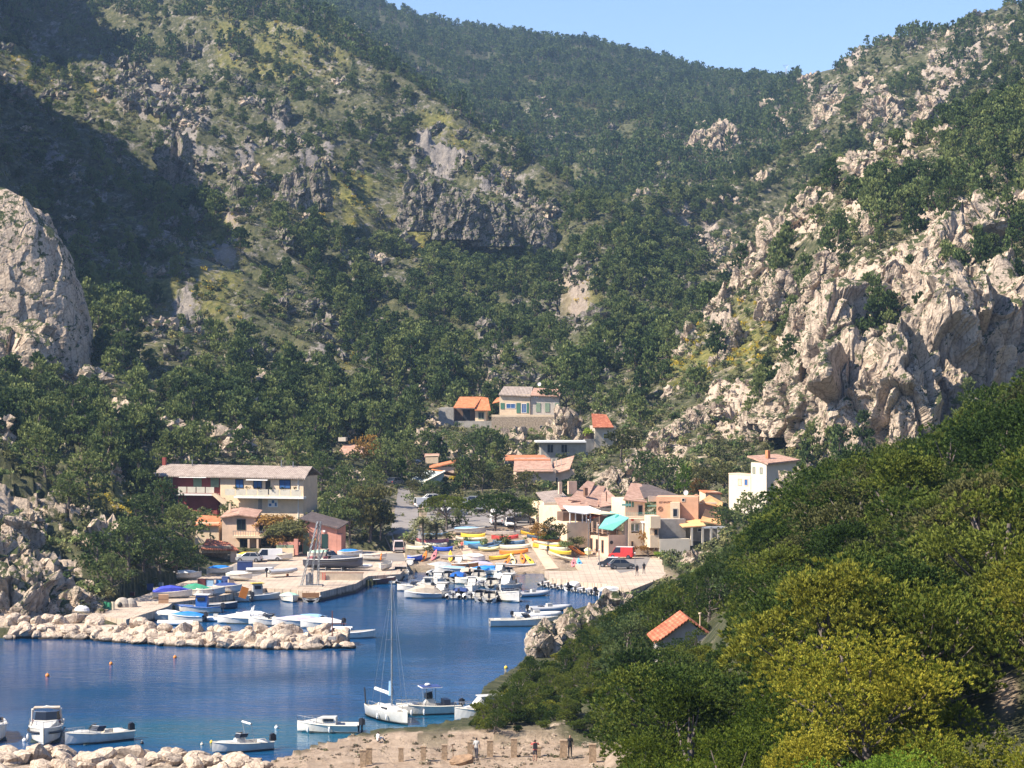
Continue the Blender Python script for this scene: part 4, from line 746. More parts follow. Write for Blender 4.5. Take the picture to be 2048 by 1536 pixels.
class Bld:
    def __init__(s, name, label, cat, px0, py0, d, yaw=0, group=None):
        s.s = d/F; s.px0, s.py0 = px0, py0; s.c = math.cos(R(yaw)); s.e = link(name, None, loc=PD(px0, py0, d), rot=(0, 0, R(yaw))); tag(s.e, label, cat, group)
        q = PD(px0, py0, d); NOPLANT.append((q.x, q.y+3, 2.5))
    def X(s, px): return (px-s.px0)*s.s/s.c
    def Zp(s, py): return (s.py0-py)*s.s
    def box(s, x0, x1, yt, yb, y0, y1): return bx(s.X(x0), s.X(x1), y0, y1, s.Zp(yb), s.Zp(yt))
    def part(s, name, m, geoms, label=None, parent=None, smooth=False): 
        for k in range(3): pass
        return part(name, parent or s.e, m, geoms, label, smooth)
    def wall(s, m, *boxes, name='wall', label=None):
        for b in boxes:
            xa, xb = s.X(b[0]), s.X(b[1]); n = max(1, int((xb-xa)/4))
            for k in range(n+1):
                q = s.e.matrix_basis @ Vector((xa+(xb-xa)*k/n, (b[4]+b[5])/2, 0)); NOPLANT.append((q.x, q.y, max(3.0, (b[5]-b[4])*.62)))
        return s.part(name, m, [s.box(*b) for b in boxes], label)
    def roof(s, m, c4s, th=0.18, name='roof', label=None):   # corners: (px, py, y)
        return s.part(name, m, [slab([(s.X(px), y, s.Zp(py)) for (px, py, y) in c], th) for c in c4s], label)
    def window(s, x0, x1, yt, yb, y=0.0, frame=None, glass=None, name='window', shutters=None, side=None):
        """frame standing proud of the wall, glass set in it; side='left' puts it on the left end wall, x then runs along the depth"""
        fr = frame or P_WHITE; gl = glass or G_DARK; za, zb = s.Zp(yb), s.Zp(yt)
        if side == 'left': mk = lambda a0, a1, z0, z1, o0, o1: bx(y-o1, y-o0, a0, a1, z0, z1); xa, xb = x0, x1
        else: mk = lambda a0, a1, z0, z1, o0, o1: bx(a0, a1, y-o1, y-o0, z0, z1); xa, xb = s.X(x0), s.X(x1)
        w = min(0.10, (xb-xa)*.14)
        f = s.part(name, fr, [mk(xa, xa+w, za, zb, -.02, .07), mk(xb-w, xb, za, zb, -.02, .07), mk(xa+w, xb-w, zb-w, zb, -.02, .07), mk(xa+w, xb-w, za, za+w, -.02, .07)]+([mk((xa+xb)/2-.03, (xa+xb)/2+.03, za+w, zb-w, -.02, .06)] if xb-xa > 1 else []))
        s.part('pane', gl, [mk(xa+w, xb-w, za+w, zb-w, -.02, .025)], parent=f)
        if shutters:
            ww = (xb-xa)*.5
            for (a, b) in ((xa-ww-.02, xa-.02), (xb+.02, xb+ww+.02)): s.part('shutter', shutters, [mk(a, b, za, zb, .0, .09)])
        return f
    def door(s, x0, x1, yt, yb, y=0.0, m=None): return s.part('door', m or P_DKGREEN, [bx(s.X(x0), s.X(x1), y-.06, y+.02, s.Zp(yb), s.Zp(yt))])
# --- long red and cream house on the left
b = Bld('long_house', 'long two storey house, left half dark red, right half cream, with a balcony', 'house', 458, 1042, 430, -14)
b.wall(W_CREAM, (440,610,952,1075,0,7.5), name='wall', label='cream right half'); b.wall(W_RED, (308,439.5,954,990,0.6,7.5), (352,432,990,1030,.3,7.5), name='wall', label='dark red left half')
b.roof(T_GREY, [[(300,952,-.7),(616,954,-.7),(612,933,4.2),(304,931,4.2)],[(304,931,4.2),(612,933,4.2),(616,950,8.2),(300,948,8.2)]], .22)
b.part('balcony', P_WHITE, [b.box(474,616,991,995,-1.5,0), b.box(354,436,988,991,-1.2,.3)])
for k in range(7): b.part('balcony_panel', mat('greenish_white_panel', (0.62,0.57,0.47), .6, .1, 1), [b.box(456+k*22.5, 476+k*22.5, 977, 989.5, -1.46, -1.38)])
for k in range(4): b.part('balcony_panel', mat('greenish_white_panel', (0.62,0.57,0.47), .6, .1, 1), [b.box(358+k*19, 375+k*19, 974, 986, -1.16, -1.08)])
for k in range(6): 
    c_, q_ = tree_shape('bush', 300+k, 60, .3)[0]; b.part('flowerpot_plant', L_DARK, [(c_*0.7+np.array([b.X(478+k*24), -1.42, b.Zp(978)]), q_)])
for x0, x1, m in ((471,488,P_BLACK),(508,526,P_BLACK),(561,584,P_BLACK)): b.window(x0, x1, 958, 976, 0, m, G_BLUE)
b.door(533, 543, 960, 988, 0, P_BLACK)
for x0 in (322, 382, 418): b.part('shutter', P_SAGE, [b.box(x0, x0+17, 955, 975, .5, .6)])
b.part('awning', P_WHITE, [slab([(b.X(358), -.9, b.Zp(955)), (b.X(414), -.9, b.Zp(955)), (b.X(414), .6, b.Zp(951)), (b.X(358), .6, b.Zp(951))], .08)]); b.part('awning', P_WHITE, [slab([(b.X(496), -.9, b.Zp(959)), (b.X(540), -.9, b.Zp(959)), (b.X(540), 0, b.Zp(956)), (b.X(496), 0, b.Zp(956))], .08)])
b.part('stair', W_CREAM, [(np.array([(b.X(428), -1.6, b.Zp(988)), (b.X(434), -1.6, b.Zp(986)), (b.X(500), -1.6, b.Zp(1032)), (b.X(480), -1.6, b.Zp(1032)), (b.X(428), -.4, b.Zp(988)), (b.X(434), -.4, b.Zp(986)), (b.X(500), -.4, b.Zp(1032)), (b.X(480), -.4, b.Zp(1032))]), np.array([[0,3,2,1],[4,5,6,7],[0,1,5,4],[1,2,6,5],[2,3,7,6],[3,0,4,7]]))])
b.door(518, 526, 996, 1018, 0, W_GREY)
f = b.part('wall_panel', P_WHITE, [b.box(538,558,997,1013,-.06,0)], 'white panel with blue patches'); 
for (x0, x1, y0, y1) in ((540,545,1006,1011),(546,551,999,1005),(552,556,1004,1011)): b.part('painted_patch', P_BLUE, [b.box(x0, x1, y0, y1, -.075, -.061)], parent=f)
for k, (x, h) in enumerate(((303,924),(365,928),(550,926),(574,930))): b.part('chimney', W_RED if k == 0 else M_STEEL, [b.box(x, x+(7 if k == 0 else 2), h-6, 940, 3.6, 4.2 if k == 0 else 3.8)])
b.part('drainpipe', P_WHITE, [b.box(599,600.2,954,1075,-.12,-.001)])
# --- small peach house in front of it
b = Bld('cottage', 'peach coloured cottage with low tiled roofs and a balcony, in front of the cream house', 'house', 450, 1090, 409, -6)
b.wall(W_PEACH, (444,512,1032,1100,0,5)); b.wall(W_PEACH, (512.5,534,1044,1072,-.6,4), name='wall', label='side wing on posts'); b.wall(W_CREAM, (388,436,1046,1100,.5,4.5), name='wall', label='lower left wing')
b.roof(T_PINK, [[(440,1034,-.5),(478,1028,-.7),(470,1018,5.3),(446,1020,5.3)],[(478,1028,-.7),(516,1033,-.5),(512,1023,5.3),(470,1018,5.3)]]); b.roof(T_PINK, [[(510,1046,-1),(538,1047,-1),(530,1036,4.4),(508,1034,4.4)]]); b.roof(T_OR, [[(384,1050,0),(440,1050,0),(428,1036,5),(388,1034,5)]])
b.part('balcony', W_CREAM, [b.box(470,532,1070,1074,-1.8,0)]); b.part('railing', M_STEEL, [b.box(470,532,1060,1061,-1.78,-1.72), *[b.box(x, x+.8, 1061, 1070, -1.78, -1.72) for x in range(471, 532, 5)]])
for x in (500, 518): b.part('post', W_PEACH, [b.box(x, x+4, 1074, 1100, -1.7, -1.3)])
b.window(474,492,1038,1060,0,P_DKGREEN,G_DARK); b.window(480,496,1078,1096,0,P_DKGREEN,G_DARK); b.window(520,531,1048,1066,-.6,WOOD,G_DARK)
b.part('chimney', W_CREAM, [b.box(452,456,1008,1024,2,2.4)])
# --- pink shed with green doors
b = Bld('boat_shed', 'pink rendered shed with a dark sloping roof and dark green doors beside the slipway', 'shed', 640, 1106, 404, -10)
b.wall(W_PINK, (604,674,1054,1112,0,6)); b.part('gable', W_PINK, [(np.array([(b.X(604),0,b.Zp(1054)),(b.X(674),0,b.Zp(1054)),(b.X(612),0,b.Zp(1040)),(b.X(604),6,b.Zp(1054)),(b.X(674),6,b.Zp(1054)),(b.X(612),6,b.Zp(1040))]), np.array([[0,1,2,2],[3,5,4,4],[1,4,5,2],[0,2,5,3]]))])
b.roof(T_DARK, [[(600,1036,-.6),(678,1056,-.6),(680,1048,6.6),(602,1028,6.6)]])
b.door(643, 656, 1068, 1104); b.door(606, 618, 1066, 1108, 0, P_SAGE); b.wall(W_PINK, (674.5,683,1068,1112,0,2), name='side_wall')
b.part('lamp', P_WHITE, [b.box(646,651,1060,1064,-.2,-.07)])
b = Bld('garden_wall', 'low pink garden wall with a green planter box in front of the brown creeper', 'wall', 575, 1106, 401, -6); b.wall(W_PINK, (552,600,1084,1090,0,.5), (588,596,1078,1110,-.1,.6)); b.wall(W_CREAM, (552,588,1096,1112,-.2,.6), name='base'); b.part('planter', P_SAGE, [b.box(553,587,1090,1096,-.1,.4)])
b = Bld('store_hut', 'low stone hut with a rusty tiled roof on a pale corner pillar above the quay', 'hut', 430, 1120, 396, 14); b.wall(W_STONE, (404,462,1093,1106,0,4)); b.roof(T_RED, [[(402,1096,-.5),(476,1100,-.5),(462,1088,4),(420,1080,4)]]); b.part('pillar', W_PEACH, [b.box(460,472,1102,1142,-.2,.6)]); b.part('chimney', WOOD, [b.box(424,426,1076,1090,2,2.2)])
b.part('back_wall', W_STONE, [b.box(404,460,1106,1135,3.2,3.8)])
b = Bld('stone_lodge', 'tall narrow cream wall of a house glimpsed between the trees left of the village', 'house', 595, 872, 556, 10); b.wall(W_CREAM, (585,600,848,905,0,5)); b.roof(T_PINK, [[(583,849,-.3),(602,849,-.3),(602,844,5),(583,844,5)]])
# --- upper houses
b = Bld('orange_roofed_house', 'house with a bright orange tiled roof left of the cream two part house', 'house', 930, 850, 590, -5)
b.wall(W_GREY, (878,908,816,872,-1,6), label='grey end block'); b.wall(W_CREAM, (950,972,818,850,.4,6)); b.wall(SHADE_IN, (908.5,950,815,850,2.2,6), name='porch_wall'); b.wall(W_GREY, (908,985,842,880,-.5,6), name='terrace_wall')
b.roof(T_OR, [[(907,815,-.6),(950,815,-.6),(960,794,5),(915,794,5)],[(950,820,-.7),(982,820,-.7),(972,796,5),(960,794,5)]]); b.roof(T_OR, [[(984,806,1),(1000,802,1),(1000,794,5),(990,796,5)]])
b.door(924, 938, 820, 842, 2.2, P_BLACK); b.part('awning', P_WHITE, [b.box(914,950,815,818,-.4,.2)]); b.window(956,968,824,838,.4,P_SAGE,G_DARK)
b = Bld('cream_long_house', 'cream two part house with blue and green shutters on a high stone terrace', 'house', 1060, 830, 584, -4)
b.wall(W_CREAM, (999,1060,789,832,0,7)); b.wall(mat('pale_grey_render', (.52,.47,.40), .9, .1, .8), (1060.5,1118,790,836,.3,7), name='wall', label='paler right half')
b.roof(T_GREY, [[(997,789,-.5),(1061,792,-.5),(1063,774,6),(1004,773,6)]]); b.roof(T_PINK, [[(1061,790,-.3),(1121,792,-.3),(1116,778,6),(1063,776,6)]])
b.window(1012,1031,807,817,0,P_WHITE,G_BLUE); b.window(1043,1053,807,826,0,P_WHITE,G_BLUE, name='window')
for x in (1001, 1033, 1037, 1053.5): b.part('shutter', P_GREEN, [b.box(x, x+(8 if x == 1001 else 4), 806, 818 if x == 1001 else 826, -.08, 0)])
for x in (1072, 1090, 1110): b.part('shutter', P_SAGE, [b.box(x, x+9, 806, 824, .2, .28)])
for x in (1068, 1098): b.window(x, x+9, 792, 796, .3, P_WHITE, G_DARK)
b.wall(W_STONE, (985,1112,833,875,-3,.5), name='terrace'); b.part('parapet', W_CREAM, [b.box(985,1112,829,833,-3,-2.6)])
for (x, y) in ((1081,850),(1100,838)): b.window(x, x+6, y, y+8, -3.01, W_GREY, G_DARK)
b = Bld('tower_house', 'tall cream house with a red tiled roof, right of the grey crag', 'house', 1212, 900, 545, 12)
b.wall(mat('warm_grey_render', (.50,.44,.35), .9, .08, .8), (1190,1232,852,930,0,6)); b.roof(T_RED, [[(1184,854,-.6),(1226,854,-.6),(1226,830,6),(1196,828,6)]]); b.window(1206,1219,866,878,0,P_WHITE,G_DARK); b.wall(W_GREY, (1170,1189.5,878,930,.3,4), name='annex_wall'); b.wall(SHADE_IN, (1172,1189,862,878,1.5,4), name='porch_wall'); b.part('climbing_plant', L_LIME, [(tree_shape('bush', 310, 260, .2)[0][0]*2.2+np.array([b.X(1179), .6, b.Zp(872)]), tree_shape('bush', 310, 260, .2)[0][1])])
b = Bld('flat_roofed_house', 'low flat roofed house with a white roof edge and two dark openings', 'house', 1120, 915, 528, 3)
b.wall(W_GREY, (1082,1172,886,925,0,6)); b.part('roof', P_WHITE, [b.box(1072,1172,882,885,-1,6)]); 
for x in (1094, 1122): b.window(x, x+13, 888, 906, 0, W_GREY, G_DARK)
b = Bld('terracotta_house', 'low house with brownish terracotta tiled roofs among the trees at the top of the village', 'house', 1090, 955, 500, 5)
b.wall(W_PEACH, (1034,1112,938,975,0,8)); b.wall(W_PEACH, (1100,1150,940,985,1,8), label='right wing'); b.roof(T_PINK, [[(1026,942,-.6),(1106,942,-.6),(1108,918,8),(1036,918,8)]]); b.roof(T_PINK, [[(1098,950,.4),(1140,938,.4),(1158,914,8),(1100,930,8)]]); b.roof(T_OR, [[(1016,922,6),(1108,922,6),(1100,914,12),(1020,914,12)]])
for x in (1107, 1116, 1126): b.part('chimney', W_WHITE, [b.box(x, x+2.2, 919, 935, 4, 4.3)])
for x in (1104, 1112): b.window(x, x+5, 955, 966, 1, P_WHITE, G_DARK)
b = Bld('pink_roofed_house', 'house with a faded pink tiled roof half hidden behind the autumn coloured tree', 'house', 712, 925, 520, -8)
b.wall(W_PEACH, (676,745,910,945,0,7)); b.roof(T_PINK, [[(670,914,-.6),(752,910,-.6),(720,892,5),(678,890,5)]]); b.part('water_tank', W_WHITE, [b.box(668,683,876,884,4,6)]); b.wall(W_CREAM, (584,612,876,884,2,3), name='terrace_wall')
b = Bld('gabled_house', 'house with a pale grey gable and white verge behind the cypress', 'house', 872, 975, 488, 30)
b.part('wall', mat('pale_blue_grey_render', (.42,.46,.44), .9, .06, .8), [(np.array([(b.X(852),0,b.Zp(985)),(b.X(888),0,b.Zp(985)),(b.X(888),0,b.Zp(944)),(b.X(852),0,b.Zp(962)),(b.X(852),7,b.Zp(985)),(b.X(888),7,b.Zp(985)),(b.X(888),7,b.Zp(944)),(b.X(852),7,b.Zp(962))]), np.array([[0,1,2,3],[4,7,6,5],[0,3,7,4],[1,5,6,2],[3,2,6,7]]))]); b.roof(W_WHITE, [[(849,962,-.4),(889,942,-.4),(889,941,.2),(849,961,.2)]], name='verge'); b.roof(T_OR, [[(889,942,-.3),(925,954,-.3),(925,952,7),(889,940,7)]])
b = Bld('garden_house', 'small house with a thin sloping orange roof, above the pale grey gable', 'house', 885, 948, 502, 0); b.wall(W_PEACH, (862,908,934,955,0,4)); b.roof(T_OR, [[(858,936,-.4),(911,923,-.4),(911,920,4),(858,932,4)]], .25); b.wall(W_CREAM, (848,874,914,930,8,11), name='rear_wall'); b.roof(T_PINK, [[(846,916,8),(876,915,8),(876,911,11),(846,911,11)]])
# --- restaurant and terrace houses on the right
b = Bld('tan_roofed_house', 'house with a tan hipped roof and white eaves at the left end of the row', 'house', 1115, 1050, 424, 18)
b.wall(W_CREAM, (1092,1150,1006,1062,0,8)); b.roof(T_GREY, [[(1086,1004,-.6),(1150,1008,-.6),(1146,984,7),(1098,988,7)]]); b.part('eaves', W_WHITE, [b.box(1085,1150,1004,1009,-.75,0)]); b.part('chimney', W_PEACH, [b.box(1130,1136,966,990,3,3.6)]); 
for x in (1098, 1108, 1118, 1130): b.window(x, x+6, 1016, 1034, 0, W_WHITE, G_DARK)
b = Bld('main_row_house', 'wide house under large faded pink roofs with brown chimneys, behind the white terrace canopy', 'house', 1190, 1060, 414, 18)
b.wall(W_CREAM, (1124,1240,1016,1075,0,12)); b.roof(T_PINK, [[(1118,1017,-.8),(1176,1012,-.8),(1190,996,6),(1132,998,6)],[(1146,1000,2.5),(1182,1004,2.5),(1240,972,12),(1224,968,12)],[(1164,1006,1),(1200,1014,1),(1262,980,12),(1238,978,12)],[(1200,1014,0),(1246,1008,0),(1262,984,12),(1240,980,12)]]); b.part('chimney', WOOD, [b.box(1186,1192,978,994,4,4.8)]); b.part('chimney', W_PEACH, [b.box(1165,1182,966,992,7,7.6)]); b.part('pipe', WOOD, [b.box(1217,1218.5,984,1004,1,1.2)])
b.window(1126,1132,1018,1034,0,W_WHITE,G_DARK)
b = Bld('terrace_bar', 'terrace bar with a white flat canopy on slim posts and a dim open front', 'building', 1170, 1080, 407, 18)
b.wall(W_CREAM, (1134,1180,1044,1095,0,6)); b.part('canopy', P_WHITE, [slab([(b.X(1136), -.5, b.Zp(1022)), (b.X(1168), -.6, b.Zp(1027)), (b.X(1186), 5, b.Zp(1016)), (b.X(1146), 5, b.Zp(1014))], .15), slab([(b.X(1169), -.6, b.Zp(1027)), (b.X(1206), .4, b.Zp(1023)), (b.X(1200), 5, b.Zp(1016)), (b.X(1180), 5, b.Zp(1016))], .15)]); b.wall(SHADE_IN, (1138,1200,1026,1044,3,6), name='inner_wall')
for x in (1139, 1150, 1164, 1172, 1180): b.part('post', P_WHITE, [b.box(x, x+1.6, 1024, 1046, -.1, .1)])
b.part('pergola_roof', T_RED, [slab([(b.X(1180), -.4, b.Zp(1036)), (b.X(1204), -.4, b.Zp(1030)), (b.X(1206), 4, b.Zp(1024)), (b.X(1182), 4, b.Zp(1030))], .15)])
b = Bld('restaurant', 'corner restaurant with a teal awning over its open upper terrace and pink ground floor', 'restaurant', 1217, 1112, 400, 20)
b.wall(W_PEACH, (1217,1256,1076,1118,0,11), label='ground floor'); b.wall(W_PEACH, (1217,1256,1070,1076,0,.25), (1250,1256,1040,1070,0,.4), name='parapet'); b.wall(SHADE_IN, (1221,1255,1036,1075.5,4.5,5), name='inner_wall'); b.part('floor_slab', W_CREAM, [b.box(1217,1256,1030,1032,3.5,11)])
a0 = b.X(1217); b.part('awning', P_TEAL, [slab([(a0-1.6, .4, b.Zp(1056)), (a0+.5, -.6, b.Zp(1060)), (b.X(1256), -.6, b.Zp(1036)), (b.X(1250), 6, b.Zp(1027))], .08)]); b.part('awning_stripe', P_TEALD, [slab([(a0-.3, .35, b.Zp(1056)+.12), (a0+.1, .15, b.Zp(1056.5)+.12), (b.X(1249), 2.2, b.Zp(1034)+.12), (b.X(1248), 2.9, b.Zp(1033.4)+.12)], .03)])
for y in (2.0, 4.4, 6.8, 9.0): b.window(y, y+.9, 1082, 1108, a0, WOOD, G_DARK, side='left')
for y in (.5, 2.6, 4.8, 7, 9.2): b.part('post', W_PEACH, [bx(a0, a0+.25, y, y+.25, b.Zp(1070), b.Zp(1048))])
b.part('side_railing', WOOD, [bx(a0+.05, a0+.12, 0, 10, b.Zp(1068), b.Zp(1066.5)), bx(a0+.05, a0+.12, 0, 10, b.Zp(1063), b.Zp(1062))])
t_ = cyl(0, 0, 0, .06, .28, 16); b.part('round_sign', P_BLACK, [(np.stack([t_[0][:, 0]+b.X(1223), t_[0][:, 2]-.07, t_[0][:, 1]+b.Zp(1085)], 1), t_[1])])
for k, x in enumerate((1226, 1234, 1243)): b.part('table', WOOD, [b.box(x, x+4, 1062, 1063, 1.5, 2.4), b.box(x+1.7, x+2.3, 1063, 1076, 1.9, 2.0)])
b = Bld('middle_terrace_house', 'cream house with an open glazed terrace between the teal awning and the brown bush', 'building', 1285, 1085, 401, 14)
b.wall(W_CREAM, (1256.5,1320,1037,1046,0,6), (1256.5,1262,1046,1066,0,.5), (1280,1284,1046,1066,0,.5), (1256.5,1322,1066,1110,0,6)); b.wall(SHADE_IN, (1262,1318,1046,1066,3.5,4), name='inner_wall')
for x in (1262, 1271): b.window(x, x+9, 1047, 1063, .6, P_WHITE, mat('green_glass', (.12,.17,.13), .2, .1, 1))
b.part('canopy', P_WHITE, [slab([(b.X(1281), -.8, b.Zp(1044)), (b.X(1318), -.8, b.Zp(1046)), (b.X(1318), 2, b.Zp(1039)), (b.X(1281), 2, b.Zp(1038))], .12)]); 
for x in (1282, 1296, 1306): b.part('post', P_WHITE, [b.box(x, x+2.4, 1046, 1066, -.7, -.5)])
b.window(1262,1266,1082,1098,0,WOOD,G_DARK); b.part('emblem', mat('red_sign_paint', (.45,.06,.03), .5), [b.box(1262,1267,1037.5,1041.5,-.08,-.001)])
b = Bld('green_shutter_house', 'narrow cream upper house with green shutters, turquoise balcony rails and a pink roof', 'house', 1270, 1035, 405, 16)
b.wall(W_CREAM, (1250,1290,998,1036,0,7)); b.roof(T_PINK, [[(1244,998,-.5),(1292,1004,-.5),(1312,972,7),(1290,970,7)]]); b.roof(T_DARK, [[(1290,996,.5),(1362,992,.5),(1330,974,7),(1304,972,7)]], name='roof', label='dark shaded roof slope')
for x in (1252, 1258, 1264): b.part('shutter', P_GREEN, [b.box(x, x+3.4, 999, 1014, -.08, 0)])
b.part('balcony', W_PEACH, [b.box(1238,1314,1032,1036,-2,0)]); b.part('railing', P_TEALR, [b.box(1236,1254,1006,1010,-1.9,-1.8), b.box(1288,1314,1010,1012,-1.9,-1.8)]+[b.box(x, x+.7, 1023, 1032, -1.95, -1.9) for x in range(1240, 1312, 4)])
b.window(1276,1286,1010,1030,0,W_GREY,G_DARK); b.part('screen', W_WHITE, [b.box(1293,1312,992,1003,-1,-.9)])
b = Bld('orange_restaurant', 'orange restaurant wall with brown lettering and a round emblem, under a dark roof', 'restaurant', 1345, 1035, 402, -6)
b.wall(W_ORANGE, (1313,1396,994,1040,0,6)); tm = mat('brown_sign_paint', (.22,.09,.04), .6, .1, 2)
tx = bpy.data.curves.new('lettering', 'FONT'); tx.body = 'LE NAUTIC'; tx.size = .42; tx.extrude = .02; tx.align_x = 'LEFT'; tmp = bpy.data.objects.new('lettering', tx); C.objects.link(tmp); bpy.context.view_layer.update()
me = bpy.data.meshes.new_from_object(tmp); me.name = 'lettering'; bpy.data.objects.remove(tmp); me.materials.clear(); me.materials.append(tm)
link('lettering', me, b.e, loc=(b.X(1318), -.03, b.Zp(1006)), rot=(R(90), 0, 0))
f1_ = np.linspace(0, 6.283, 20); b.part('emblem', tm, [tube([(b.X(1321)+.38*math.cos(a), -.02, b.Zp(1018)+.38*math.sin(a)) for a in f1_], .04, 5), tube([(b.X(1321)+.2*math.cos(a), -.02, b.Zp(1018)+.2*math.sin(a)) for a in f1_], .06, 5)])
b.wall(W_CREAM, (1341,1360,1004,1038,-1.2,-.02), name='porch_block'); b.window(1346,1356,1016,1033,-1.2,W_GREY,G_DARK); b.window(1363,1370,996,1003,0,W_WHITE,G_DARK); b.part('chimney', W_ORANGE, [b.box(1388,1394,990,1000,2,2.6)])
b = Bld('orange_row_house', 'long salmon coloured house with a white parapet', 'house', 1400, 1040, 406, 6)
b.wall(W_ORANGE, (1361,1432,1008,1040,0,5)); b.part('parapet', W_WHITE, [b.box(1360,1434,1005,1008,-.1,.3)]); b.part('ledge', W_WHITE, [b.box(1361,1400,1034,1038,-.6,0)])
b = Bld('lower_terrace_house', 'white and cream ground floor rooms behind the lime green creeper', 'house', 1335, 1100, 397, 10)
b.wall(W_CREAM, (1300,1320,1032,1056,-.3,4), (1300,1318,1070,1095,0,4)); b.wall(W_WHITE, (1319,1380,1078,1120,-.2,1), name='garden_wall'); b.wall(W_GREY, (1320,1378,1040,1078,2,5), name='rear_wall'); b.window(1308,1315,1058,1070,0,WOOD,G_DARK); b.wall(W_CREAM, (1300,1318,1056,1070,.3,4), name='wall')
b = Bld('orange_flat_roof_house', 'house with bright orange flat roofs and a pillared veranda below the white house', 'house', 1420, 1075, 399, 12)
b.roof(T_FLATOR, [[(1362,1052,-1),(1408,1050,-1),(1412,1038,4),(1364,1044,4)],[(1404,1042,1),(1446,1050,1),(1466,1034,6),(1432,1022,6)],[(1424,1008,7),(1468,1018,6),(1486,1012,11),(1462,998,12)]]); b.wall(W_WHITE, (1428,1468,1018,1034,8,11)); b.window(1441,1448,1014,1022,7.9,W_WHITE,G_DARK)
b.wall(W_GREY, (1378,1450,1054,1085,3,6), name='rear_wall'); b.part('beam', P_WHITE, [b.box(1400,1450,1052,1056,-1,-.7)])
for x in (1378, 1400, 1417, 1432): b.part('pillar', W_WHITE, [b.box(x, x+4, 1054, 1090, -1, -.6)])
b.window(1405,1414,1058,1066,3,P_WHITE,G_DARK)
b = Bld('shrine_hut', 'small cream gate hut with a thin tiled top behind the satellite dish', 'hut', 1422, 1000, 415, 20); b.wall(W_CREAM, (1411,1442,984,1004,0,2.5)); b.roof(T_OR, [[(1409,984,-.3),(1444,987,-.3),(1444,983,2.8),(1411,981,2.8)]]); b.window(1424,1430,992,1001,0,W_WHITE,G_DARK)
b = Bld('white_house', 'tall white house with a tiled roof at the foot of the pale cliff', 'house', 1533, 1000, 402, 38)
b.wall(W_WHITE, (1533,1598,926,1030,0,3.6)); b.roof(T_PINK, [[(1530,926,-.6),(1602,921,-.6),(1598,911,4.6),(1534,913,4.6)]], .25); x0 = b.X(1533)
for y in (.9, 2.6): b.window(y, y+.6, 935, 948, x0, P_SAGE, W_GREY, side='left')
b.wall(W_WHITE, (1536,1560,953,1030,4.01,9.2), name='wall', label='lower left wing'); b.roof(W_PEACH, [[(1536,952,3.9),(1560,952,3.9),(1560,950,9.3),(1536,950,9.3)]], name='terrace_floor')
for y in (4.6, 6.1): b.window(y, y+.9, 960, 974, b.X(1536), W_PEACH, G_BLUE if y == 4.6 else W_PEACH, side='left')
b.part('chimney', T_OR, [b.box(1555,1560,902,918,2,2.6)])
b = Bld('forest_hut', 'hut in the near wood showing only its red tiled gable roof', 'hut', 1376, 1290, 215, 8)
b.wall(W_GREY, (1322,1425,1281,1330,0,3.4)); b.part('roof', T_RED, [slab([(b.X(1308), -.35, b.Zp(1284)), (b.X(1376), -.35, b.Zp(1236)), (b.X(1378), 3.8, b.Zp(1229)), (b.X(1310), 3.8, b.Zp(1276))], .1), slab([(b.X(1376), -.35, b.Zp(1236)), (b.X(1442), -.35, b.Zp(1286)), (b.X(1444), 3.8, b.Zp(1278)), (b.X(1378), 3.8, b.Zp(1229))], .1)])
b.part('gable', W_GREY, [(np.array([(b.X(1322),0,b.Zp(1281)),(b.X(1425),0,b.Zp(1281)),(b.X(1376),0,b.Zp(1241)),(b.X(1322),.3,b.Zp(1281)),(b.X(1425),.3,b.Zp(1281)),(b.X(1376),.3,b.Zp(1241))]), np.array([[0,1,2,2],[3,5,4,4],[1,4,5,2],[0,2,5,3]]))]); b.part('chimney_pipe', W_CREAM, [cyl(b.X(1408), 1.5, b.Zp(1265), b.Zp(1232), .05), cyl(b.X(1408), 1.5, b.Zp(1232), b.Zp(1229), .14)])
# dishes
def dish(px, py, d, r, label):
    a = np.linspace(0, 6.283, 17)[:-1]; co = [(0, 0, 0)]; 
    for k in (1, 2, 3): co += [(r*k/3*math.cos(t), 0.25*r*(k/3)**2*-1, r*k/3*math.sin(t)) for t in a]
    q = [[0, 1+i, 1+(i+1) % 16, 1+(i+1) % 16] for i in range(16)]+[[1+16*k+i, 17+16*k+i, 17+16*k+(i+1) % 16, 1+16*k+(i+1) % 16] for k in (0, 1) for i in range(16)]
    e = link('satellite_dish', None, loc=PD(px, py, d), rot=(0, 0, R(-25))); tag(e, label, 'satellite dish', 'satellite dishes'); part('reflector', e, P_WHITE, [(co, q)], smooth=True); part('mast', e, M_STEEL, [cyl(0, .1, -1.6, 0, .04)])
dish(1372, 985, 412, .42, 'white satellite dish behind the orange restaurant'); dish(1174, 907, 530, .4, 'white dish below the tower house among shrubs'); dish(1079, 768, 588, .45, 'white dish on the roof of the cream long house')
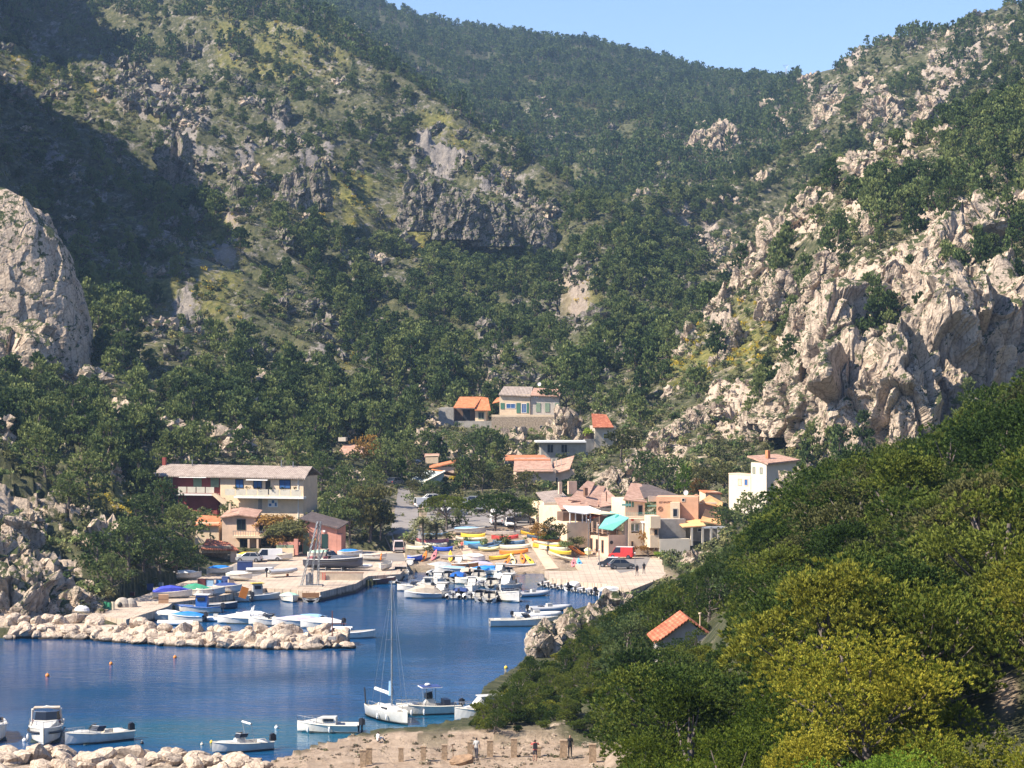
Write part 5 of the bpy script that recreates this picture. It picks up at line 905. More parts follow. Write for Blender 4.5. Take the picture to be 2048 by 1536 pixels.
# ------------------------------------------------------------------ boats
GEL = mat('white_gelcoat', (0.66,0.63,0.56), .32, .12, 1.2); GELC = mat('cream_gelcoat', (0.74,0.68,0.56), .3, .06, .8); DECKM = mat('grey_deck', (0.52,0.49,0.44), .7, .1, 2); TUBE = mat('light_grey_tube', (0.50,0.50,0.50), .5, .08, 2); TUBED = mat('dark_tube', (0.10,0.11,0.14), .5, .1, 2)
TAN = mat('tan_canvas', (0.50,0.41,0.31), .9, .12, 2); TARPB = mat('bright_blue_tarp', (0.02,0.22,0.62), .6, .12, 1.5); TARPN = mat('navy_canvas', (0.03,0.06,0.20), .8, .1, 2); TARPL = mat('lilac_tarp', (0.52,0.47,0.60), .7, .1, 1.5); TARPW = mat('white_tarp', (0.76,0.75,0.72), .7, .08, 1.5); MINT = mat('mint_tarp', (0.38,0.62,0.46), .7, .1, 1.5); SKYB = mat('pale_blue_cover', (0.28,0.46,0.64), .7, .1, 1.5)
MOTOR = mat('black_motor_cowl', (0.025,0.025,0.03), .35, .1, 2); MOTORW = mat('white_motor_cowl', (0.7,0.7,0.68), .35, .05, 2); HRED = mat('dark_red_hull', (0.11,0.03,0.03), .4, .1, 2); HBLUE = mat('blue_hull_paint', (0.02,0.12,0.42), .4, .1, 2); HNAVY = mat('dark_grey_hull', (0.07,0.08,0.11), .4, .1, 2); HGREY = mat('grey_hull', (0.40,0.41,0.41), .5, .1, 2); ANTIF = mat('dark_antifouling', (0.03,0.05,0.05), .7, .1, 2)
CHROME = mat('stainless_rail', (0.55,0.55,0.55), .25, .1, 2, metal=.8); ORNG = mat('orange_plastic', (0.80,0.24,0.03), .45, .08, 2); YELP = mat('yellow_plastic', (0.80,0.52,0.04), .45, .08, 2); REDP = mat('red_plastic', (0.62,0.07,0.05), .45, .08, 2); PINKP = mat('pink_plastic', (0.72,0.22,0.22), .45, .08, 2); CYANP = mat('light_blue_plastic', (0.12,0.45,0.72), .45, .08, 2); BLUEP = mat('strong_blue_plastic', (0.03,0.10,0.55), .45, .08, 2); CREAMP = mat('cream_plastic', (0.78,0.70,0.50), .45, .08, 2); PALEP = mat('pale_yellow_plastic', (0.80,0.74,0.38), .45, .08, 2); GREENP = mat('green_plastic', (0.05,0.30,0.16), .45, .08, 2); STEELB = mat('steel_blue_plastic', (0.10,0.17,0.26), .45, .08, 2); VARN = mat('varnished_wood', (0.34,0.16,0.06), .4, .2, 4)
def hull_parts(L, W, h, de=0.0, n=16, flare=.82, floor=.35, bowup=.35, bluff=2.2, keel=.3):
    """lofted open hull: outer skin, gunwale, inner skin and floor; stern at -L/2, bow at +L/2; de = how pointed the stern is"""
    secs_o, secs_i = [], []
    for k in range(n+1):
        t = k/n; x = -L/2+L*t; s = min(1, (t/.25)) if de else 1
        bm = W/2*(1-max(0, (t-.42)/.58)**bluff)*(1-de*(1-s)**2)*(1-.08*(1-t)); bm = max(bm, .012*W)
        top = h*(1+bowup*max(0, t-.3)**1.5*1.6+(.15*(1-s) if de else 0)); kz = -keel*h*(1-max(0, (t-.72)/.28)**2*1.8)
        ch = bm*flare; cz = h*.12+h*.3*max(0, t-.6)
        secs_o.append([(x, 0, kz), (x, ch*.75, cz-.1*h), (x, ch, cz+.05*h), (x, bm, top)])
        fl = floor*h; ib = max(.004, bm-.06*W); secs_i.append([(x, bm, top), (x, ib, top), (x, ib*.86, max(fl, kz+.1*h) if t < .96 else top*.9), (x, 0, max(fl, kz+.1*h) if t < .96 else top*.9)])
    def skin(secs, end=True):
        co, q = [], []; m = len(secs[0])
        for sgn in (1, -1):
            o = len(co)
            for s in secs: co += [(p[0], p[1]*sgn, p[2]) for p in s]
            for i in range(len(secs)-1):
                for j in range(m-1):
                    a = o+i*m+j; f = [a, a+m, a+m+1, a+1]; q.append(f if sgn < 0 else f[::-1])
        if end:   # transom
            q.append([0, 1, 2, 3]); o = len(secs)*m; q.append([o+3, o+2, o+1, o])
        return np.array(co), np.array(q)
    return skin(secs_o), skin(secs_i, True)
def dome(cx, cy, cz, rx, ry, rz, n=10, m=5, squash=1.0):
    u = np.linspace(0, 2*np.pi, n, endpoint=False); v = np.linspace(0, np.pi, m+1); U, V = np.meshgrid(u, v, indexing='ij')
    co = np.stack([cx+rx*np.sin(V)*np.cos(U), cy+ry*np.sin(V)*np.sin(U), cz+rz*np.cos(V)], -1).reshape(-1, 3); i = np.arange(co.shape[0]).reshape(n, m+1); j = np.roll(i, -1, 0)
    return co, np.stack([i[:, :-1], i[:, 1:], j[:, 1:], j[:, :-1]], -1).reshape(-1, 4)
def loft(secs, cap=True):
    co = np.array([p for s in secs for p in s], float); n, m = len(secs), len(secs[0]); i = np.arange(n*m).reshape(n, m); j = np.roll(i, -1, 1)
    q = np.stack([i[:-1], j[:-1], j[1:], i[1:]], -1).reshape(-1, 4).tolist()
    if cap and m == 4: q += [list(i[0][::-1]), list(i[-1])]
    return co, np.array(q)
def rsec(x, w, z0, z1, k=.75): return [(x, -w/2, z0), (x, w/2, z0), (x, w/2*k, z1), (x, -w/2*k, z1)]
def outboard(e, L, h, m=MOTOR, y=0, s=1.0):
    o = part('outboard_motor', e, m, [loft([rsec(-L/2-.55*s, .30*s, h*.9, h*.9+.45*s), rsec(-L/2-.30*s, .40*s, h*.85, h*.9+.62*s), rsec(-L/2-.02, .30*s, h*.9, h*.9+.5*s)]), bx(-L/2-.36*s, -L/2-.20*s, y-.07, y+.07, -.5, h*.9)] if y == 0 else [bx(-L/2-.5*s, -L/2, y-.18, y+.18, h*.8, h+.5), bx(-L/2-.36*s, -L/2-.20*s, y-.07, y+.07, -.5, h*.9)])
    return o
def fender(e, x, y, z): part('fender', e, P_WHITE, [dome(x, y, z, .11, .11, .28, 8, 5)])
def rail(e, L, W, h, t0=.55, z=.45):
    pts = []
    for k in range(9):
        t = t0+(1-t0)*k/8; bm = W/2*(1-max(0, (t-.42)/.58)**2.2); pts.append((-L/2+L*t, bm*.95, h*(1+.35*max(0, t-.3)**1.5*1.6)+z))
    g_ = [tube(pts, .022, 4), tube([(x, -y, z_) for x, y, z_ in pts], .022, 4)]
    for k in (0, 2, 4, 6, 8):
        x, y, z_ = pts[k]; g_ += [tube([(x, y, z_-z), (x, y, z_)], .018, 4), tube([(x, -y, z_-z), (x, -y, z_)], .018, 4)]
    part('bow_rail', e, CHROME, g_)
def windscreen(e, x, W, z, hh=.45, lean=.35, m=None):
    w = W*.72; P = [(x-.5, -w/2, z), (x+.15, -w/2*.8, z), (x+.4, 0, z), (x+.15, w/2*.8, z), (x-.5, w/2, z)]; T = [(a-lean, b*.92, c+hh) for a, b, c in P]
    co = P+T; part('windscreen', e, m or G_DARK, [(co, [[i, i+1, i+6, i+5] for i in range(4)])]); part('windscreen_frame', e, CHROME, [tube(T, .025, 4)])
def boat(kind, px, py, L, head, label, z=0.0, pos=None, hull=None, deck=None, cover=None, motor=MOTOR, group=None, name=None, W=None, nrm=None, cat='boat', **k):
    hull = hull or GEL; deck = deck or DECKM
    p = pos or PZ(px, py, z); e = link(name or {'rib': 'inflatable_boat', 'kayak': 'kayak', 'sail': 'sailing_boat', 'canoe': 'canoe'}.get(kind, 'motor_boat'), None, loc=p); tag(e, label, cat, group)
    rot = Matrix.Rotation(R(head), 4, 'Z')
    if nrm is not None: rot = Vector((0, 0, 1)).rotation_difference(nrm).to_matrix().to_4x4() @ rot
    e.rotation_euler = rot.to_euler()
    if kind in ('runabout', 'cabin', 'cruiser', 'ttop', 'covered', 'row', 'fish', 'bimini', 'barge'):
        W = W or L*.38; h = k.get('h', .62+.03*L); de = 1 if kind in ('row', 'fish') else 0
        o_, i_ = hull_parts(L, W, h, de=de, floor=.8 if kind in ('cabin', 'cruiser') else .45, bluff=5 if kind == 'barge' else 2.3)
        part('hull', e, hull, [o_], smooth=False); part('cockpit', e, deck, [i_])
        part('rubbing_strake', e, k.get('strake', GELC if hull is GEL else P_WHITE), [tube([(-L/2+L*t, sg*W/2*(1-max(0, (t-.42)/.58)**2.3)*(1-de*(1-min(1, t/.25))**2)*(1-.08*(1-t)), h*(1+.35*max(0, t-.3)**1.5*1.6)-.06) for t in np.linspace(0, .985, 14)], .05, 4) for sg in (1, -1)])
    if kind == 'runabout':
        part('foredeck', e, hull, [loft([rsec(L*.02, W*.9, h*.7, h+.16), rsec(L*.22, W*.74, h*.8, h+.24), rsec(L*.38, W*.4, h, h+.22), rsec(L*.47, W*.1, h*1.1, h+.16)])])
        windscreen(e, L*.06, W, h+.14); part('seats', e, k.get('seat', GELC), [bx(-L*.42, -L*.34, -W*.36, W*.36, h*.4, h+.02), bx(-L*.12, -L*.05, -W*.3, -W*.08, h*.4, h+.25), bx(-L*.12, -L*.05, W*.08, W*.3, h*.4, h+.25)]); rail(e, L, W, h, .6, .3)
    if kind in ('cabin',):
        ch = k.get('ch', 1.15); part('cabin', e, hull, [loft([rsec(-L*.14, W*.7, h*.6, h+ch), rsec(L*.10, W*.68, h*.6, h+ch*.95), rsec(L*.22, W*.6, h*.7, h+.35), rsec(L*.40, W*.3, h, h+.2)])]); 
        part('cabin_window', e, G_DARK, [bx(-L*.10, L*.07, -W*.345, W*.345, h+ch*.45, h+ch*.8)]); rail(e, L, W, h)
        if k.get('arch', 1): part('cabin_roof', e, hull, [bx(-L*.24, L*.12, -W*.36, W*.36, h+ch, h+ch+.07)])
    if kind == 'cruiser':
        part('foredeck', e, hull, [loft([rsec(-L*.02, W*.86, h*.8, h+.55), rsec(L*.15, W*.78, h*.8, h+.45), rsec(L*.35, W*.45, h, h+.32), rsec(L*.47, W*.1, h*1.1, h+.18)])]); windscreen(e, 0.1, W*1.1, h+.55, .6, .6)
        part('arch', e, hull, [tube([(-L*.20, -W*.42, h*.9), (-L*.14, -W*.40, h+1.25), (-L*.15, 0, h+1.45), (-L*.14, W*.40, h+1.25), (-L*.20, W*.42, h*.9)], .12, 6)]); part('bimini', e, TAN, [slab([(-L*.34, -W*.36, h+1.3), (-L*.10, -W*.38, h+1.42), (-L*.10, W*.38, h+1.42), (-L*.34, W*.36, h+1.3)], .06)])
        part('seats', e, mat('dusky_red_cushion', (.35,.12,.13), .8), [bx(-L*.44, -L*.34, -W*.36, W*.36, h*.5, h+.25), bx(-L*.16, -L*.08, -W*.3, W*.3, h*.5, h+.35)])
        part('hull_stripe', e, P_BLACK, [tube([(-L/2+L*t, sg*(W/2*(1-max(0, (t-.42)/.58)**2.3)+.01), h*(.62+.35*max(0, t-.3)**1.5*1.6)) for t in np.linspace(.3, .93, 10)], .10, 4) for sg in (1, -1)]); rail(e, L, W, h, .45, .5)
    if kind == 'ttop':
        part('console', e, hull, [loft([rsec(-L*.10, W*.36, h*.4, h+.55), rsec(0, W*.36, h*.4, h+.6), rsec(L*.06, W*.3, h*.4, h+.2)])]); part('console_screen', e, G_DARK, [loft([rsec(-L*.06, W*.36, h+.6, h+1.25), rsec(L*.04, W*.34, h+.6, h+1.1)])])
        part('t_top', e, P_WHITE, [bx(-L*.20, L*.12, -W*.42, W*.42, h+1.62, h+1.68)]); part('top_canvas', e, TARPN, [bx(-L*.19, L*.11, -W*.40, W*.40, h+1.681, h+1.73)])
        part('post', e, CHROME, [tube([(x, s*W*.2, h*.5), (x*.9, s*W*.34, h+1.62)], .03, 5) for x in (-L*.11, L*.05) for s in (1, -1)]); part('radar', e, P_WHITE, [dome(0, 0, h+1.85, .28, .28, .14)])
        part('seats', e, HNAVY, [bx(-L*.34, -L*.24, -W*.3, W*.3, h*.4, h+.5), bx(L*.16, L*.26, -W*.26, W*.26, h*.4, h+.15)]); part('foredeck', e, hull, [loft([rsec(L*.24, W*.7, h*.8, h+.15), rsec(L*.38, W*.42, h, h+.2), rsec(L*.47, W*.1, h*1.1, h+.16)])]); rail(e, L, W, h, .6, .3)
    if kind == 'bimini':
        part('console', e, hull, [loft([rsec(-L*.04, W*.5, h*.4, h+.5), rsec(L*.10, W*.42, h*.4, h+.3)])]); windscreen(e, L*.04, W*.8, h+.45, .3, .15)
        part('foredeck', e, hull, [loft([rsec(L*.08, W*.86, h*.7, h+.1), rsec(L*.30, W*.6, h*.9, h+.18), rsec(L*.47, W*.1, h*1.1, h+.15)])]); part('folded_bimini', e, TARPW, [tube([(-L*.1, -W*.42, h+1.55), (-L*.1, W*.42, h+1.55)], .09, 6)]); part('bimini_frame', e, CHROME, [tube([(-L*.16, s*W*.44, h), (-L*.1, s*W*.42, h+1.55)], .025, 4) for s in (1, -1)]); part('seats', e, GELC, [bx(-L*.42, -L*.34, -W*.36, W*.36, h*.4, h)])
    if kind == 'covered':
        cv = k.get('ct', .55); rows = [(-.5, .98, h*.95, h+.12), (-.3, .98, h*.9, h+cv*.8), (-.05, .96, h*.9, h+cv), (.18, .86, h*.95, h+cv*.75), (.36, .5, h*1.08, h+cv*.4), (.49, .06, h*1.2, h+.22)]
        n_ = []
        for (tx_, wf, z0, z1) in rows: w_ = W*wf; n_.append([(tx_*L, -w_/2, z0), (tx_*L, -w_*.42, z0+(z1-z0)*.7), (tx_*L, 0, z1), (tx_*L, w_*.42, z0+(z1-z0)*.7), (tx_*L, w_/2, z0)])
        part('cover', e, cover or TAN, [loft(n_, False)])
        if k.get('arch'): part('arch', e, P_WHITE, [tube([(-L*.22, s*W*.42, h), (-L*.3, s*W*.40, h+1.3)], .10, 5) for s in (1, -1)]+[tube([(-L*.3, -W*.40, h+1.3), (-L*.3, W*.40, h+1.3)], .08, 5)])
    if kind == 'barge':
        part('stern_board', e, k.get('sb', VARN), [bx(-L*.51, -L*.46, -W*.44, W*.44, h*.9, h+.55)]); part('thwart', e, VARN, [bx(-L*.1, L*.02, -W*.46, W*.46, h*.7, h*.8), bx(L*.2, L*.3, -W*.4, W*.4, h*.7, h*.8)]); part('engine_box', e, TAN, [bx(-L*.4, -L*.2, -W*.25, W*.25, h*.4, h+.3)])
    if kind == 'row':
        part('thwart', e, VARN, [bx(-L*.22, -L*.15, -W*.42, W*.42, h*.7, h*.76), bx(L*.05, L*.12, -W*.44, W*.44, h*.7, h*.76)])
        if cover: 
            n_ = [[(t*L, -w*W/2, h*(1+.2*abs(t))), (t*L, -w*W*.3, h+.28*w), (t*L, 0, h+.42*w), (t*L, w*W*.3, h+.28*w), (t*L, w*W/2, h*(1+.2*abs(t)))] for t, w in ((-.44, .3), (-.25, .9), (0, .98), (.22, .85), (.42, .2))]; part('cover', e, cover, [loft(n_, False)])
    if kind == 'fish':
        c1 = k.get('cm', hull); part('foredeck', e, k.get('dk', DECKM), [loft([rsec(L*.12, W*.86, h*.8, h+.05), rsec(L*.32, W*.6, h, h+.15), rsec(L*.47, W*.1, h*1.1, h+.16)])]); part('wheelhouse', e, c1, [loft([rsec(-L*.22, W*.5, h*.5, h+1.5), rsec(L*.02, W*.5, h*.5, h+1.45)])]); part('wheelhouse_window', e, G_DARK, [bx(-L*.18, -L*.02, -W*.262, W*.262, h+.75, h+1.2), bx(L*.0, L*.028, -W*.2, W*.2, h+.75, h+1.2)]); part('wheelhouse_roof', e, k.get('rm', P_WHITE), [bx(-L*.26, L*.06, -W*.32, W*.32, h+1.5, h+1.58)]); part('mast', e, P_WHITE, [cyl(-L*.1, 0, h+1.5, h+2.4, .03)])
    if kind == 'rib':
        W = W or L*.42; r = W*.13; h = r*1.6; pts = [(-L/2, W/2-r, h*.7)]+[(-L/2+L*t, (W/2-r)*(1-max(0, (t-.45)/.53)**2.4), h*.7+.25*max(0, t-.5)) for t in np.linspace(.1, .98, 10)]
        pts2 = pts+[(x, -y, z_) for x, y, z_ in pts[::-1]]; part('tube', e, hull if hull is not GEL else TUBE, [tube(pts2, r, 8)], smooth=True); i0 = [(x, y*.9, h*.5) for x, y, z_ in pts]; co = i0+[(x, -y, z_) for x, y, z_ in i0]; n_ = len(i0)
        part('floor', e, deck, [(co, [[i, i+1, n_+i+1, n_+i] for i in range(n_-1)])]); part('transom', e, GEL, [bx(-L*.46, -L*.43, -W*.3, W*.3, .05, h*1.25)]); part('keel', e, GEL, [loft([rsec(-L*.44, W*.55, h*.5, -.15), rsec(L*.3, W*.35, h*.5, -.05), rsec(L*.45, .05, h*.6, h*.4)])])
        if k.get('console', 1): part('console', e, GEL, [bx(-L*.08, L*.04, -W*.13, W*.13, h*.5, h+.5)]); part('seat', e, HNAVY, [bx(-L*.26, -L*.16, -W*.16, W*.16, h*.5, h+.25)])
        h = h*1.1
    if kind in ('kayak', 'canoe'):
        W = W or .78; nst = 12; hh = k.get('h', .34); secs = []
        flip = k.get('flip', False)
        for i in range(nst+1):
            t = i/nst; w_ = max(.03, W*math.sin(math.pi*min(.98, max(.02, t)))**.6); up = hh*(1+.45*abs(2*t-1)**3); lo = .02+hh*.35*abs(2*t-1)**4
            if flip: secs.append([(-L/2+L*t, -w_/2, .05), (-L/2+L*t, w_/2, .05), (-L/2+L*t, w_*.36, up*.75), (-L/2+L*t, 0, up), (-L/2+L*t, -w_*.36, up*.75)])
            else: secs.append([(-L/2+L*t, -w_*.22, lo), (-L/2+L*t, w_*.22, lo), (-L/2+L*t, w_/2, up*.72), (-L/2+L*t, w_*.30, up), (-L/2+L*t, -w_*.30, up), (-L/2+L*t, -w_/2, up*.72)])
        part('hull', e, hull, [loft(secs, False)])
        if not flip: part('cockpit', e, deck if deck is not DECKM else P_BLACK, [dome(L*.02, 0, hh*.98, L*.13, W*.27, .03, 12, 4), dome(-L*.30, 0, hh*1.02, L*.07, W*.2, .03, 10, 4)])
        else: part('keel_line', e, P_WHITE, [bx(-L*.42, L*.42, -.02, .02, hh*.99, hh*1.03)])
    if kind == 'sail':
        W = L*.32; h = .95; o_, i_ = hull_parts(L, W, h, de=.3, floor=.95, bowup=.25, n=20); part('hull', e, hull, [o_], smooth=True); part('deck', e, GELC, [i_])
        part('coachroof', e, GEL, [loft([rsec(-L*.12, W*.56, h*.8, h+.42), rsec(L*.10, W*.5, h*.8, h+.36), rsec(L*.28, W*.22, h, h+.2)])]); part('cabin_window', e, G_DARK, [bx(-L*.06, L*.08, -W*.265, W*.265, h+.14, h+.26)])
        part('mast', e, CHROME, [tube([(L*.06, 0, h), (L*.06, 0, 12.6)], [.085, .06], 8)]); part('boom', e, P_WHITE, [tube([(L*.05, 0, h+1.35), (-L*.42, 0, h+1.5)], .07, 6)]); part('furled_sail', e, TARPW, [tube([(L*.02, 0, h+1.5), (-L*.40, 0, h+1.62)], .10, 6)]); part('blue_sail_cover', e, SKYB, [tube([(L*.02, 0, h+2.6), (L*.03, .1, h+1.3)], [.12, .3], 6)])
        part('spreaders', e, CHROME, [tube([(L*.06, -.6, 7.3), (L*.06, .6, 7.3)], .025, 4), tube([(L*.06, -.45, 10), (L*.06, .45, 10)], .025, 4)]); rg = [tube([(L*.06, 0, 12.4), (x, y, z_)], .014, 3) for x, y, z_ in ((L*.5, 0, h+.3), (-L*.5, 0, h+.1), (L*.04, W*.48, h), (L*.04, -W*.48, h))]; part('rigging', e, M_STEEL, rg)
        part('stern_arch', e, P_BLACK, [tube([(-L*.46, -W*.3, h), (-L*.5, -W*.3, h+1.6)], .07, 6)]); part('pushpit', e, CHROME, [tube([(-L*.3, sg*W*.42, h), (-L*.3, sg*W*.42, h+.6), (L*.1, sg*W*.46, h+.6), (L*.4, sg*W*.2, h+.75), (L*.5, 0, h+.8)], .02, 4) for sg in (1, -1)]); fender(e, 0, -W*.5, .45); fender(e, L*.2, -W*.42, .5)
        part('waterline_band', e, ANTIF, [hull_parts(L*.998, W*1.01, h*.16, de=.3, n=20, bowup=0, keel=.1)[0]])
    elif kind not in ('kayak', 'canoe', 'rib', 'row', 'barge') and z == 0 and pos is None:
        part('waterline_band', e, ANTIF, [bx(-L*.49, L*.28, -W*.41, W*.41, -.10, .07)])
    if kind in ('runabout', 'ttop', 'bimini', 'covered', 'rib', 'fish', 'cabin') and motor and k.get('mot', 1): outboard(e, L, h, motor, s=.8 if kind == 'rib' else 1)
    for f_ in k.get('fend', ()): fender(e, f_*L, (-1 if math.cos(R(head)) >= 0 else 1)*W*.5, .35)
    return e
# moored in the cove
boat('cruiser', 92, 1478, 8.4, -82, 'white motor cruiser with an arch and tan bimini, bow towards the rubble heap', W=3.0, h=1.15, fend=(.1,))
boat('runabout', 194, 1484, 6.2, -140, 'white open motor boat, second from the left in the cove', W=2.4, h=.85)
boat('bimini', 482, 1502, 5.2, -150, 'small white boat with a folded white sunshade pole, beside the rubble heap', W=2.1, h=.75)
boat('cabin', 656, 1464, 5.4, 176, 'white cabin boat with grey screen, bow to the left, left of the sailing boat', W=2.1, h=.75, ch=.62, arch=0, fend=(-.05,.3))
boat('sail', 779, 1440, 7.6, -62, 'white sailing boat with a bare tall mast moored between two motor boats')
boat('ttop', 855, 1428, 5.9, -165, 'white motor boat with a dark square top and round radar, right of the sailing boat', W=2.3, h=.85, fend=(.1,.3))
boat('cabin', 972, 1440, 6.0, 200, 'white motor boat half hidden behind the green bush by the shore', W=2.2, h=1.0)
boat('runabout', -14, 1476, 6.8, -75, 'white boat cut off by the left edge of the view', W=2.6, h=1.2)
# boats behind and along the breakwater
bgp = 'boats between the breakwater and the left quay'
boat('fish', 395, 1225, 6.2, 172, 'blue and white fishing boat with a blue wheelhouse, moored behind the breakwater', hull=GEL, cm=HBLUE, dk=HBLUE, strake=HBLUE, rm=P_WHITE, group=bgp)
boat('row', 440, 1218, 4.6, 10, 'dark hulled small boat right behind the blue fishing boat', hull=HNAVY, group=bgp)
boat('runabout', 452, 1203, 6.6, 178, 'long white boat with an upright orange board, at the left quay', group=bgp, fend=(0,.2)); boat('fish', 522, 1200, 5.4, 20, 'grey fishing boat with a white wheelhouse and a yellow buoy on its roof', hull=HGREY, rm=YELP, group=bgp)
e = link('orange_board', part('x', None, ORNG, [bx(-.5, .5, -.05, .05, 0, 1.5)]).data, loc=PZ(484, 1196, 1.0), rot=(0, R(18), .2)); tag(e, 'upright orange board standing in the long white boat', 'board')
for o in [o for o in bpy.data.objects if o.name == 'x']: bpy.data.objects.remove(o)
boat('row', 580, 1202, 4.6, -75, 'small cream rowing boat under a mint green cover below the quay', hull=GELC, cover=MINT, W=2.6, group=bgp)
boat('barge', 624, 1202, 4.6, 90, 'weathered wooden boat with its broad stern towards us, below the derrick', hull=mat('weathered_white_wood', (.45,.40,.33), .8, .2, 3), W=2.6, group=bgp)
boat('covered', 372, 1243, 4.6, 170, 'small boat under a bright blue tarpaulin behind the breakwater rocks', cover=TARPB, group=bgp); boat('covered', 330, 1240, 4.6, 185, 'white covered dinghy next to a red can at the root of the breakwater', cover=TARPW, group=bgp, mot=0)
boat('rib', 430, 1242, 4.4, 175, 'white inflatable low behind the breakwater rocks, right of the bright blue tarpaulin', hull=TARPW, group=bgp)
boat('covered', 480, 1247, 5.6, 178, 'white boat with two raised arch arms behind the breakwater', cover=TARPW, arch=1, group=bgp); boat('runabout', 540, 1250, 5.4, 172, 'white open boat with a slanting white arch behind the breakwater middle', group=bgp)
boat('covered', 592, 1252, 6.0, 176, 'boat under a pale lilac cover near the breakwater end', cover=TARPL, group=bgp); boat('covered', 642, 1256, 5.0, 180, 'boat under a white cover near the breakwater end', cover=TARPW, group=bgp)
boat('row', 712, 1276, 4.6, 5, 'cream open boat moored just beyond the tip of the breakwater', hull=GELC, W=1.8, group=bgp); outboard(bpy.context.scene.collection.objects[-1].parent, 4.6, .7)
boat('covered', 716, 1163, 4.6, 200, 'small grey boat with a pale blue cover beside the red hulled boat', hull=HGREY, cover=SKYB, ct=.25, mot=0); boat('barge', 754, 1168, 5.6, 15, 'dark red hulled wooden boat with a pale deck', hull=HRED, deck=TAN, W=2.0, sb=TAN)
boat('rib', 742, 1152, 4.6, 120, 'white inflatable behind the red hulled boat', hull=TARPW); boat('rib', 770, 1150, 4.4, 100, 'second white inflatable, between the red hulled boat and the tan seated boat', hull=TARPW)
boat('runabout', 801, 1156, 5.0, 95, 'white boat with a tan cockpit and black motor, stern towards us by the slip', seat=TAN, W=2.6, h=1.1)
# the raft of boats in the middle of the harbour
cg = 'boats rafted up in the middle of the harbour'
for a in [
 ('covered',846,1196,5.2,180,'grey boat under a high tan canvas cover, leftmost of the front row',dict(hull=HGREY,cover=TAN,ct=1.1,W=2.6,mot=0)),
 ('cabin',884,1194,4.6,-105,'white boat with a light roof, second in the front row',dict(W=2.4,ch=1.2)),
 ('rib',906,1196,4.6,92,'white inflatable with its black motor towards us, centre left of the front row',dict(hull=TARPW,W=2.2)),
 ('covered',922,1192,4.6,84,'white boat with a navy blue cover over its console in the front row',dict(cover=TARPN,ct=.5,W=2.2)),
 ('rib',940,1196,4.8,95,'white inflatable right of the navy covered boat',dict(hull=TARPW,W=2.2)),
 ('runabout',962,1200,5.0,92,'white boat with cream seats, fourth from the right of the front row',dict(W=2.2)),
 ('runabout',980,1202,4.8,88,'grey white inflatable near the right end of the front row',dict(W=2.2)),
 ('covered',994,1198,5.0,90,'boat with a pale sheet over it near the right end of the front row',dict(cover=TARPW,ct=.4,W=2.2)),
 ('runabout',1018,1202,5.6,-60,'large white boat with a blunt stern, rightmost of the front row',dict(W=2.8,h=1.2)),
 ('cabin',1016,1180,5.8,-110,'white boat with a high cabin and two dark windows behind the front row',dict(W=2.6,ch=1.5)),
 ('runabout',985,1174,4.6,85,'white open boat in the middle row, left of the high cabin boat',dict(W=2.2)),
 ('rib',965,1172,4.6,95,'light grey inflatable in the middle row above the front row sheet',dict(W=2.2)),
 ('covered',942,1168,4.8,170,'boat with a greenish white cover in the middle row',dict(cover=mat('pale_green_tarp',(.55,.58,.45),.7),ct=.3,W=2.2)),
 ('covered',918,1162,4.8,80,'boat under a strong blue cover in the middle row',dict(cover=HBLUE,ct=.7,W=2.3)),
 ('runabout',899,1160,4.6,90,'white open boat left of the strong blue cover',dict(W=2.2)),
 ('cabin',876,1168,4.8,-90,'white boat with a folded top at the left of the middle row',dict(W=2.3,ch=1.0)),
 ('rib',866,1150,4.4,90,'white inflatable at the back left of the raft',dict(hull=TARPW,W=2.1)),
 ('covered',900,1145,4.8,175,'white boat with a teal patch on its cover in the back row',dict(cover=SKYB,ct=.3,W=2.1)),
 ('runabout',958,1158,4.8,90,'white open boat just below the two blue tarpaulins',dict(W=2.3)),
 ('covered',968,1148,4.6,160,'boat under a bright blue tarpaulin, left of the pair',dict(cover=TARPB,ct=.6,W=2.2)),
 ('covered',986,1148,4.4,30,'boat under a bright blue tarpaulin, right of the pair',dict(cover=TARPB,ct=.6,W=2.1)),
 ('covered',955,1138,5.0,182,'boat under a flat grey sheet at the back of the raft',dict(cover=TARPL,ct=.5,mot=0)),
 ('cabin',1000,1152,4.8,-100,'white cabin boat at the right of the back row',dict(W=2.1,ch=1.1)),
 ('runabout',1016,1152,4.4,95,'white open boat at the right end of the back row',dict(W=2.0)),
]: boat(a[0], a[1], a[2], a[3], a[4], a[5], group=cg, **a[6])
boat('rib', 1067, 1192, 5.0, 30, 'grey inflatable boat floating alone, right of the raft', hull=TUBE, W=2.2)
for k, (px, py, hd, c) in enumerate([(1096,1162,70,0),(1109,1165,68,1),(1122,1167,68,0),(1136,1169,66,1),(1150,1171,66,0),(1166,1174,62,0),(1184,1176,60,0),(1202,1180,55,0),(1224,1182,20,0)]):
    boat('rib' if k not in (4, 8) else 'covered', px, py+9, 4.4, hd, 'pale dinghy with its motor out over the water, moored in line along the right quay', hull=TARPW if c == 0 else TUBE, W=1.9, cover=TARPW, group='dinghies in line along the right quay', console=0)
boat('runabout', 1048, 1252, 8.5, 6, 'long white motor boat moored left of the pale shore rocks', W=2.5, h=.9, motor=None); boat('rib', 1075, 1236, 6.2, 14, 'white inflatable with black fittings behind the long white boat', hull=TARPW, W=2.5); boat('rib', 1100, 1222, 6.0, 24, 'grey white inflatable farthest up beside the pale shore rocks', W=2.4)
